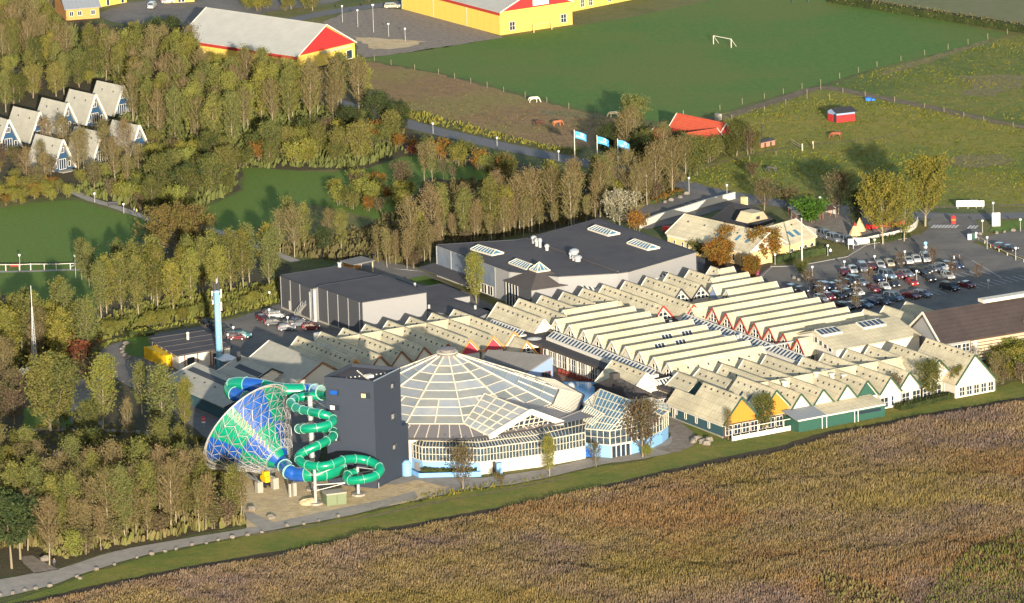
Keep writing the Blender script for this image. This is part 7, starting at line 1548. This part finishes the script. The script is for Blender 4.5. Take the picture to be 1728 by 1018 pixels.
for i, (x, y, c, k, a) in enumerate(((257,14,'white','van',1.4),(283,6,'white','hatch',.3))): car((x, y), a, c, k, ['in the farm yard by dark trees','in front of the low yellow building'][i], None)
z5 = lambda x, y: (460+x/5.4, 500+y/5.4); sc = 'cars in the staff car park'
zs = lambda x, y: (230+x/5.4, 540+y/5.4)
S = [((348,549),'black','saloon',AA),((362,554),'dark grey','hatch',AA),((366,561),'dark blue','hatch',AA),((378,562),'black','estate',AA),((384,567),'dark grey','saloon',AA),((391,572),'silver','hatch',AA),((407,571),'green','estate',AA+1),((400,574),'dark red','hatch',AA+1)]
wh = ['back left of the left group','second in the left group','third in the left group','fourth in the left group','fifth in the left group','sixth in the left group','at the front right of the left group','on the red planted corner of the left group']
for (p, c, k, a), w_ in zip(S, wh): car(p, a+jit(), c, k, w_+' in the staff car park', sc)
S = [((458,533),'dark grey','hatch',.2,'behind the white car in the staff car park'),((466,537),'white','hatch',.15,'brightest in the staff car park'),((444,543),'dark red','hatch',AA,'left of the white car in the staff car park'),((464,549),'dark grey','estate',.1,'in front of the white car in the staff car park'),((484,558),'silver','hatch',.05,'nearest in the staff car park'),((497,546),'dark blue','saloon',.3,'behind the silver saloon in the staff car park'),((507,551),'silver','saloon',.2,'in the right group of the staff car park'),((525,557),'dark red','hatch',.1,'rightmost in the staff car park'),((490,551),'black','hatch',.2,'hidden between others in the staff car park')]
for p, c, k, a, w_ in S: car(p, a, c, k, w_, sc)
car((157,637), AA, 'dark blue', 'saloon', 'half hidden in the lower wood', None); car((165,641), AA, 'blue', 'saloon', 'at the yard edge in the lower wood', None)
# ---------------------------------------------------------------- lamps, poles, flags
def lamp(px, top, lab, grp='white headed street lamps', head=.32):
    c = flat(G(*px)); d = ray(px[0]-(px[1]-top)*.028, top); z = (EYE+d*(c.y/d.y)).z
    t = thing('street_lamp', lab, 'lamp', c, grp); m = MB(); m.tube([c, c+Z3*(z-.3)], [.09,.06], 6); m.build('post', 'galvanised', t)
    m = MB(); m.tube([c+Z3*(z-.35), c+Z3*z], [head*.6, head], 10); m.blob(c+Z3*z, (head, head, .18), 10, 4); m.build('lamp_head', 'flag_white', t); return t
for p, t_, l in (((631,207),187,'on the country road at the corner of the wood'),((731,226),208,'on the country road above the orange bushes'),((839,247),232,'on the country road left of the flags'),((943,272),255,'on the country road just left of the first flagpole'),((578,38),10,'at the road above the gravel yard'),((604,46),17,'left edge of the gravel yard'),((656,62),40,'middle of the gravel yard'),((684,70),48,'right side of the gravel yard'),
  ((1163,328),300,'at the upper car park entrance'),((1227,335),312,'on the country road bend behind the black roof'),((1384,355),333,'behind the play yard by the road'),((1676,364),342,'on the road right of the junction'),((1722,391),370,'at the right edge beside the round lawn'),((1658,393),372,'left of the round green lawn'),((1666,421),400,'at the edge of the right car park'),((1714,440),418,'in front of the two cars in the right car park'),
  ((1371,467),450,'left end of the car park, by the flagpole shrub'),((1425,456),441,'second along the back row of the car park'),((1476,447),432,'third along the back row of the car park'),((1527,440),424,'fourth along the back row of the car park'),((1598,463),448,'among the cars at the right of the car park'),((1547,473),457,'among the cars in the middle of the car park'),((1496,482),464,'beside the white hatchback in the car park'),((1443,489),476,'among the dark cars in the car park'),((1391,497),485,'among the cars near the sawtooth roofs'),((1668,488),473,'in the shaded part of the car park'),
  ((1397,432),414,'beside the person at the hedge end'),((1308,447),429,'at the left end of the clipped hedge'),((1476,420),404,'in front of the left yellow poplar'),((128,470),431,'by the fence below the west lawn'),((34,457),430,'at the bench below the west lawn'),((160,342),326,'at the top of the west lawn path'),((209,360),344,'on the lawn path near the walkers'),((260,374),361,'on the lawn path left of the copper tree'),((393,404),390,'on the lawn path right of the copper tree'),((455,507),493,'behind the left corner of the rear grey hall'),((241,551),539,'on the weedy verge of the staff road'),((394,565),552,'at the left group of staff cars'),((486,556),535,'between the staff cars, right'),((455,547),522,'between the staff cars, left'),((385,578),564,'in front of the staff shed')):
    lamp(p, t_, 'white lamp post '+l)
t = lamp((630.5,55), 8, 'tall double headed lamp post in the gravel yard', None, .45)
lamp((1092,340), 296, 'tall lamp post in front of the farm trees, left of the upper car park', None)
pole = thing('flagpole', 'tall white flagpole without flag in the car park shrub', 'flagpole', flat(G(1354,468))); c = flat(G(1354,468)); m = MB(); m.tube([c, c+Z3*13.5], [.2,.12], 8); m.build('pole', 'wall_white', pole)
m = MB(); m.blob(c+Z3*13.6, (.2,.2,.2), 8, 4); m.build('finial', 'flag_white', pole)
ls = [('left','with white logo on blue flag'),('middle','with white and pink logo'),('right','with paler wrinkled flag')]
for i, (x, y, top) in enumerate(((971,300,219),(1009,300,228),(1044,312,234))):
    t = thing('flagpole', f'{ls[i][0]} one of the three white flagpoles flying blue flags behind the trees', 'flagpole', flat(G(x, y)), 'flagpoles with blue flags'); c = flat(G(x, y)); d = ray(x-(y-top)*.028, top); z = (EYE+d*(c.y/d.y)).z
    m = MB(); m.tube([c, c+Z3*z], [.16,.09], 8); m.build('pole', 'wall_white', t)
    m = MB(); nx, nz = 7, 3; fw, fh = 2.9, 1.75; fwd = Vector((.93,-.3,0)).normalized(); sd_ = Vector((fwd.y,-fwd.x,0))
    pt = lambda u, v, o=0: c+fwd*(.15+fw*u)+sd_*(math.sin(u*6+i)*.22*u+o)+Z3*(z-.35-fh*(1-v)-.75*u*u-.15*u)
    for a in range(nx):
        for b in range(nz): m.face([pt(a/nx,b/nz), pt((a+1)/nx,b/nz), pt((a+1)/nx,(b+1)/nz), pt(a/nx,(b+1)/nz)])
    fl = m.build('flag', 'flag_blue', t)
    # printed lettering and sun mark on both faces
    tc = bpy.data.curves.new('lettering', 'FONT'); tc.body = 'Lalandia'; tc.size = .78; tc.resolution_u = 2; tmp = bpy.data.objects.new('tmp', tc); COL.objects.link(tmp); dg = bpy.context.evaluated_depsgraph_get(); me = bpy.data.meshes.new_from_object(tmp.evaluated_get(dg)); bpy.data.objects.remove(tmp)
    xs = [v.co.x for v in me.vertices]; wx = max(xs)
    off = parent_pos(fl)
    for v in me.vertices:
        u = .12+.72*v.co.x/wx; w_ = .22+.32*v.co.y/.6; q = pt(u, w_, .04); v.co = q-off
    me.materials.clear(); me.materials.append(M['flag_white']); lt = bpy.data.objects.new('lettering', me); COL.objects.link(lt); lt.parent = fl
    m = MB(); m.face([pt(.62+.13*math.cos(a*.628), .72+.2*math.sin(a*.628), .04) for a in range(10)]); m.build('emblem', 'flag_white', fl)
    m = MB(); m.face([pt(.62+.08*math.cos(a*.628), .7+.12*math.sin(a*.628), .07) for a in range(10)]); m.build('emblem', 'sign_red' if i == 1 else 'pink_plastic', fl)
# ---------------------------------------------------------------- creatures
def skinned(name, verts, edges, radii, levels=1):
    me = bpy.data.meshes.new(name); me.from_pydata(verts, edges, []); o = bpy.data.objects.new('tmp', me); COL.objects.link(o)
    sk = o.modifiers.new('s', 'SKIN'); sk.use_smooth_shade = True
    for i, r_ in enumerate(radii): me.skin_vertices[0].data[i].radius = r_ if isinstance(r_, tuple) else (r_, r_)
    me.skin_vertices[0].data[0].use_root = True
    sb = o.modifiers.new('b', 'SUBSURF'); sb.levels = sb.render_levels = levels
    dg = bpy.context.evaluated_depsgraph_get(); out = bpy.data.meshes.new_from_object(o.evaluated_get(dg)); out.name = name; bpy.data.objects.remove(o); return out
def horse_mesh(graze):
    neck = [(.95,0,1.25),(1.25,0,1.15),(1.5,0,.75),(1.62,0,.35),(1.85,0,.12)] if graze else [(.95,0,1.35),(1.2,0,1.65),(1.45,0,1.95),(1.6,0,1.98),(1.95,0,1.75)]
    v = [(0,0,1.2),(.5,0,1.2)]+neck+[(-.5,0,1.22),(-.85,0,1.25),(-1.05,0,1.1),(-1.12,0,.6)]; e = [(0,1),(1,2),(2,3),(3,4),(4,5),(5,6),(0,7),(7,8),(8,9),(9,10)]
    r_ = [.34,.33,.3,.2,.14,.13,.07,.33,.26,.08,.06]
    for s in (-1,1):
        n = len(v); v += [(.75,s*.2,.95),(.8,s*.2,.55),(.76,s*.2,.08)]; e += [(1,n),(n,n+1),(n+1,n+2)]; r_ += [.14,.08,.07]
        n = len(v); v += [(-.68,s*.2,.95),(-.62,s*.2,.68),(-.85,s*.2,.5),(-.8,s*.2,.08)]; e += [(7,n),(n,n+1),(n+1,n+2),(n+2,n+3)]; r_ += [.17,.12,.07,.07]
    me = skinned('horse', v, e, r_); me.materials.clear(); me.materials.append(M['horse_coat']); return me
HG, HS = horse_mesh(True), horse_mesh(False)
for x, y, a, c, g_, l in ((900,174,.1,(.62,.55,.4),1,'pale cream horse grazing at the edge of the brown paddock'),(1037,199,3.0,(.5,.4,.26),1,'tan horse grazing between the trees and the football field'),(940,214,.4,(.3,.1,.045),1,'chestnut horse beside the tree shadow in the paddock'),(912,214,2.7,(.07,.03,.02),1,'dark brown horse grazing in the paddock, left of the chestnut'),(1412,234,3.1,(.22,.06,.03),1,'red brown horse grazing below the field shed'),(1303,292,2.6,(.06,.055,.05),1,'black horse grazing near the country road')):
    o = bpy.data.objects.new('horse', HG); COL.objects.link(o); o.location = flat(G(x, y)); o.rotation_euler.z = a; o.color = (*c, 1); o.scale = (1.15,)*3; tag(o, l, 'horse', 'grazing horses')
def person_mesh():
    v = [(0,0,.95),(0,0,1.15),(0,0,1.38),(0,0,1.5),(0,.02,1.64),(0,.03,1.72)]; e = [(0,1),(1,2),(2,3),(3,4),(4,5)]; r_ = [(.16,.11),(.14,.1),(.17,.11),.055,.1,.09]
    for s in (-1,1):
        n = len(v); v += [(s*.1,0,.88),(s*.11,s*.09,.5),(s*.11,s*.14-.02,.09),(s*.11,s*.14+.12,.05)]; e += [(0,n),(n,n+1),(n+1,n+2),(n+2,n+3)]; r_ += [.1,.07,.045,.04]
        n = len(v); v += [(s*.2,0,1.4),(s*.25,-s*.08,1.12),(s*.25,-s*.02,.86),(s*.24,.02,.78)]; e += [(2,n),(n,n+1),(n+1,n+2),(n+2,n+3)]; r_ += [.06,.045,.035,.035]
    me = skinned('person', v, e, r_); me.materials.clear()
    for k in ('skin','cloth','trim_dark','hair'): me.materials.append(M[k])
    for p in me.polygons:
        z = p.center.z; x = abs(p.center.x); p.material_index = 0 if (z > 1.5 and z < 1.68) or (z < .84 and x > .19) else 3 if z >= 1.68 else 1 if z > .9 else 2
    return me
PM = person_mesh()
for x, y, a, c, l in ((1401.5,431,.3,(.75,.73,.68),'person in white top walking at the end of the clipped hedge'),(1610,443,2.2,(.6,.58,.55),'person in pale jacket walking on the road above the parked cars'),(1619,442,2.2,(.25,.1,.08),'person in dark red top beside the one in the pale jacket'),(231,363,1.2,(.45,.6,.1),'walker in yellow green jacket on the lawn path'),(227,361,1.0,(.25,.25,.3),'walker in grey on the lawn path'),(92,957,.5,(.1,.1,.12),'person in dark clothes beside the lamp at the bottom track')):
    o = bpy.data.objects.new('person', PM); COL.objects.link(o); o.location = flat(G(x, y)); o.rotation_euler.z = a; o.color = (*c, 1); tag(o, l, 'person')
# ---------------------------------------------------------------- boulders, benches, signs, fences
BO = []
for k in range(4): m = MB(); m.blob((0,0,.35), (.75,.6,.45), 8, 5, jit=.22); BO.append(m.mesh('boulder', ['boulder_stone']))
def boulder(x, y, where, grp, s=1.0):
    o = bpy.data.objects.new('boulder', BO[R.randrange(4)]); COL.objects.link(o); o.location = flat(G(x, y)); o.rotation_euler.z = R.uniform(0,6); s *= R.uniform(.8,1.2); o.scale = (s,s,s*1.1); tag(o, where, 'boulder', grp)
bl = [(0,1006),(22,1003),(42,998),(60,995),(84,991),(130,975),(135,978),(163,963),(193,954),(231,942),(256,937),(279,932),(297,928),(324,921),(348,918),(368,913),(392,909),(418,905),(442,900),(484,889),(513,886),(538,880),(571,873)]
for i, (x, y) in enumerate(bl): boulder(x, y, 'pale boulder in the line along the lower edge of the bottom track', 'boulders along the bottom track', .7)
for x, y, l in ((425,863,'pale boulder on the sandy ground at the end of the wood'),(459,877,'pale boulder on the sand beside the track bend'),(76,947,'broad flat boulder at the lower left path junction')): boulder(x, y, l, None, 1.2)
for x, y in ((214,583),(208,588),(206,592),(207,597),(211,602),(217,606)): boulder(x, y, 'pale boulder in the arc around the yard grass island', 'boulders around the grass island', 1.0)
for x, y in ((1170,748),(1178,744),(1185,749),(1192,752),(1196,746)): boulder(x, y, 'boulder in the small heap on the grass beside the gravel loop', 'heap of boulders on the grass', 1.2)
for x, y in ((1148,335),(1132,340),(1158,329),(1122,343)): boulder(x, y, 'boulder along the hedge edge of the upper car park', 'boulders at the upper car park', .9)
for x, y in ((1363,470),(1348,474),(1340,471)): boulder(x, y, 'boulder around the flagpole shrub in the car park', 'boulders at the flagpole', .8)
for x, y in ((1682,395),(1695,393),(1710,391),(1654,397)): boulder(x, y, 'boulder along the edge of the round green lawn', 'boulders at the round lawn', .8)
def bench(x, y, m_, lab, ang=0):
    t = thing('bench', lab, 'bench', flat(G(x, y))); c = flat(G(x, y)); d = Vector((math.cos(ang), math.sin(ang), 0)); n = Vector((-d.y,d.x,0))
    m = MB(); m.box(c+Z3*.42, 2.4, .5, .08, d); m.build('seat', m_, t); m = MB(); m.box(c+n*.28+Z3*.55, 2.4, .08, .5, d); m.build('backrest', m_, t)
    for s in (-1,1): m = MB(); m.box(c+d*s, .1, .5, .42, d); m.build('leg', 'trim_dark', t)
bench(26,453,'trim_red','dark red bench below the west lawn, left of the lamp'); bench(190,348,'trim_dark','dark bench on the lawn path')
def board(name, x, y, w, h, m_, lab, post='galvanised', ang=0, z0=.8, cat='sign'):
    t = thing(name, lab, cat, flat(G(x, y))); c = flat(G(x, y)); d = Vector((math.cos(ang), math.sin(ang), 0))
    for s in (-.42,.42): m = MB(); m.box(c+d*w*s, .1, .1, z0+h, d); m.build('post', post, t)
    m = MB(); m.box(c+Z3*z0+Vector((0,-.08,0)), w, .08, h, d); m.build('board', m_, t); return t
board('billboard', 1632,352, 5.2,1.5,'flag_white','long white board, left half of the pair on the grass beside the road', z0=.5); board('billboard', 1646,352, 4.2,1.4,'flag_white','white board, right half of the pair on the grass beside the road', z0=.5)
board('info_board', 1681,383, 1.9,3.2,'flag_white','tall white board standing on the round green lawn', z0=.2)
board('red_sign', 1436,421, 1.3,1.3,'flag_white','white and red sign at the entrance beside the silver cars', z0=1.2)
t = thing('traffic_island_sign', 'orange red bollard sign on the small traffic island at the crossing', 'bollard', flat(G(1609,376))); c = flat(G(1609,378)); m = MB(); m.tube([c, c+Z3*1.7, c+Z3*2.0], [.55,.6,.2], 10); m.build('body', 'sign_red', t); m = MB(); m.tube([c+Z3*.9, c+Z3*1.2], .62, 10); m.build('band', 'wall_orange', t)
for k, (x, y) in enumerate(((1562,431),(1564,427))): pass
m = MB(); c = flat(G(1562,432)); m.tube([c, c+Z3*2.6], .05, 6); t = thing('round_sign_stack', 'post with two round pale signs above the white van in the car park', 'sign', c); m.build('post', 'galvanised', t)
for z in (2.1,3.0): m = MB(); m.tube([c+Z3*z+Vector((0,-.12,0)), c+Z3*z+Vector((0,-.06,0))], .42, 12); m.build('disc', 'wall_blue' if z > 2.5 else 'flag_white', t)
for i, (x, y, m_) in enumerate(((1636,405,'galvanised'),(1642,404,'wall_green'),(1646,402,'galvanised'))):
    m = MB(); c = flat(G(x, y)); m.box(c, .9, .8, 1.5); t = thing('recycling_bin', ['left grey','middle green','right grey'][i]+' recycling bin by the path at the right car park', 'bin', c, 'recycling bins'); m.build('body', m_, t); m = MB(); m.box(c+Z3*1.5, 1.0, .9, .15); m.build('lid', 'trim_dark', t)
t = thing('water_trough', 'small blue tub at the fence in the pasture', 'trough', flat(G(1465,169))); c = flat(G(1465,170)); m = MB(); m.tube([c, c+Z3*.8], [.7,.9], 12); m.build('tub', 'blue_tarp', t); m = MB(); m.tube([c+Vector((1.3,0,0)), c+Vector((1.3,0,.5))], .5, 10); m.build('bucket', 'blue_tarp', t)
m = MB(); c = flat(G(1277,464)); m.tube([c, c+Z3*.9, c+Z3*1.2], [.5,.5,.2], 8); o = m.build('pink_bin', 'pink_plastic'); tag(o, 'small pink bin at the corner of the plaza beds', 'bin')
m = thing('red_cart', 'red cart on the grass left of the cream house', 'cart', flat(G(1126,392))); c = flat(G(1126,392)); q = MB(); q.box(c+Z3*.4, 2.2, 1.3, 1.0); q.build('body', 'sign_red', m)
for s in (-.6,.6): q = MB(); q.tube([c+Vector((s,-.7,.35)), c+Vector((s,-.55,.35))], .35, 8); q.build('wheel', 'trim_dark', m)
def fence(lab, px, gap, h, m_='bark', rails=1, wires=True, r_=.055):
    t = thing('fence', lab, 'fence', flat(G(*px[0]))); c = [flat(G(x,y)) for x, y in px]; acc = 0; posts = []
    for i in range(len(c)-1):
        L = (c[i+1]-c[i]).length; n = max(1, round(L/gap))
        for k in range(n): posts.append(lerp(c[i], c[i+1], k/n))
    posts.append(c[-1])
    for p in posts: m = MB(); m.box(p, r_*2, r_*2, h*R.uniform(.9,1.1)); m.build('post', m_, t)
    for z in ([h*.9] if rails == 1 else [h*.45, h*.9]):
        m = MB()
        for a, b in zip(posts, posts[1:]): m.bar(a+Z3*z, b+Z3*z, .02 if wires else .12)
        m.build('wire' if wires else 'rail', 'trim_dark' if wires else m_, t)
fence('wire fence between the football field and the brown paddock', [(604,97),(660,110),(740,126),(850,156),(960,184),(1050,201)], 9, 1.6)
fence('wire fence along the upper edge of the dirt track', [(1215,186),(1290,167),(1385,143),(1480,113),(1600,84),(1700,58)], 9, 1.6)
fence('wire fence along the lower edge of the dirt track', [(1235,203),(1290,188),(1362,168),(1385,152),(1460,163),(1560,183),(1660,205),(1760,225)], 9, 1.5)
fence('short fence across the pasture corner', [(1362,160),(1400,168)], 6, 1.5)
fence('wire fence from the farm across the horse pasture', [(1180,288),(1265,272),(1354,255),(1372,252)], 11, 1.4)
fence('white post fence along the path below the west lawn', [(-20,457),(10,457),(33,457),(52,456),(75,456),(95,456),(119,455),(137,455)], 60, 1.6, 'wall_white', 1, False, .1)
t = thing('cattle_gate', 'pale wooden gate posts in the pasture below the red shed', 'gate', flat(G(1354,255)))
for x, y in ((1354,255),(1372,251)): m = MB(); m.box(flat(G(x, y)), .3, .3, 1.9); m.build('post', 'wall_cream', t)
m = MB(); a, b = flat(G(1335,243)), flat(G(1354,254)); m.bar(a+Z3*1.1, b+Z3*1.1, .1); m.bar(a+Z3*.6, b+Z3*.6, .1); m.build('rail', 'wall_cream', t)
t = thing('ramp_rail', 'white sloping handrail at the right end of the path fence', 'rail', flat(G(137,455)))
for p, q in (((119,456),(137,448)),((137,448),(158,456))): m = MB(); m.bar(flat(G(*p))+Z3*.8, flat(G(*q))+Z3*.8, .16); m.build('rail', 'wall_white', t)
fence('low rail fence at the edge of the right car park', [(1652,405),(1672,418),(1700,432),(1728,443),(1760,455)], 5, .8, 'wall_cream', 1, False, .1)
t = thing('picnic_table', 'wooden picnic table in the clearing of the lower wood', 'table', flat(G(190,750))); c = flat(G(190,752))
m = MB(); m.box(c+Z3*.72, 2.0, .8, .08); m.build('tabletop', 'wall_brown', t)
for s in (-.7,.7): m = MB(); m.box(c+Vector((0,s,.42)), 2.0, .3, .06); m.build('seat', 'wall_brown', t); m = MB(); m.box(c+Vector((s*1.2,0,0)), .1, 1.4, .7); m.build('leg', 'wall_brown', t)
# painted markings
def paint(name, quads, layer=12):
    m = MB()
    for q in quads: P = [flat(G(*p), .02*layer) for p in q]; m.slab(P, .005)
    o = m.build(name, 'paint_white'); o['kind'] = 'structure'
def zebra(name, a, b, n, ln, w=.55):
    A, B = flat(G(*a)), flat(G(*b)); d = (B-A).normalized(); v = Vector(ln).normalized(); m = MB(); L = (B-A).length
    for k in range(n): c = lerp(A,B,(k+.5)/n); u = d*w; q = v*1.6; m.slab([c-u/2*1-q+Z3*.26, c+u/2-q+Z3*.26, c+u/2+q+Z3*.26, c-u/2+q+Z3*.26], .01)
    o = m.build(name, 'paint_white'); o['kind'] = 'structure'
zebra('crossing', (1572,384), (1617,384), 8, (.35,1,0)); zebra('crossing', (1633,385), (1650,385), 3, (.35,1,0)); zebra('crossing', (672,456), (705,459), 7, (.9,-.6,0))
m = MB()
for (x0,y0,x1,y1) in ((1370,458,1395,495),(1430,448,1462,480),(1500,440,1530,478),(1545,470,1580,500)): pass
for k in range(22):
    x = 1455+k*12.5; y = 500-k*.9+ (k*-.7); p = flat(G(1510+k*11, 512-k*1.9)); q = p-AX*4.8; m.bar(p+Z3*.14, q+Z3*.14, .14, .01, up=Z3)
for k in range(8): p = flat(G(1552+k*14, 468-k*1.5)); m.bar(p+Z3*.14, p+AX*4.8+Z3*.14, .14, .01, up=Z3)
for k in range(6): p = flat(G(1150+k*12, 345-k*3)); m.bar(p+Z3*.14, p+AX*4.5+Z3*.14, .14, .01, up=Z3)
for (p, q) in (((1180,340),(1240,335)),((1150,352),(1172,345)),((1640,440),(1690,470)),((1283,470),(1302,452))): 
    a, b = flat(G(*p)), flat(G(*q)); m.bar(a+Z3*.14, b+Z3*.14, .14, .01, up=Z3)
o = m.build('bay_lines', 'paint_white'); o['kind'] = 'structure'
for (p, q) in (((1300,451),(1345,450)),((1345,450),(1430,434)),((1430,434),(1462,414)),((1462,414),(1530,403))):
    m = MB(); a, b = flat(G(*p)), flat(G(*q)); m.bar(a+Z3*.1, b+Z3*.1, .3, .2, up=Z3); o = m.build('kerb', 'concrete'); o['kind'] = 'structure'
print('FOREST', cnt, sum(cnt.values()), 'objects', len(bpy.data.objects))
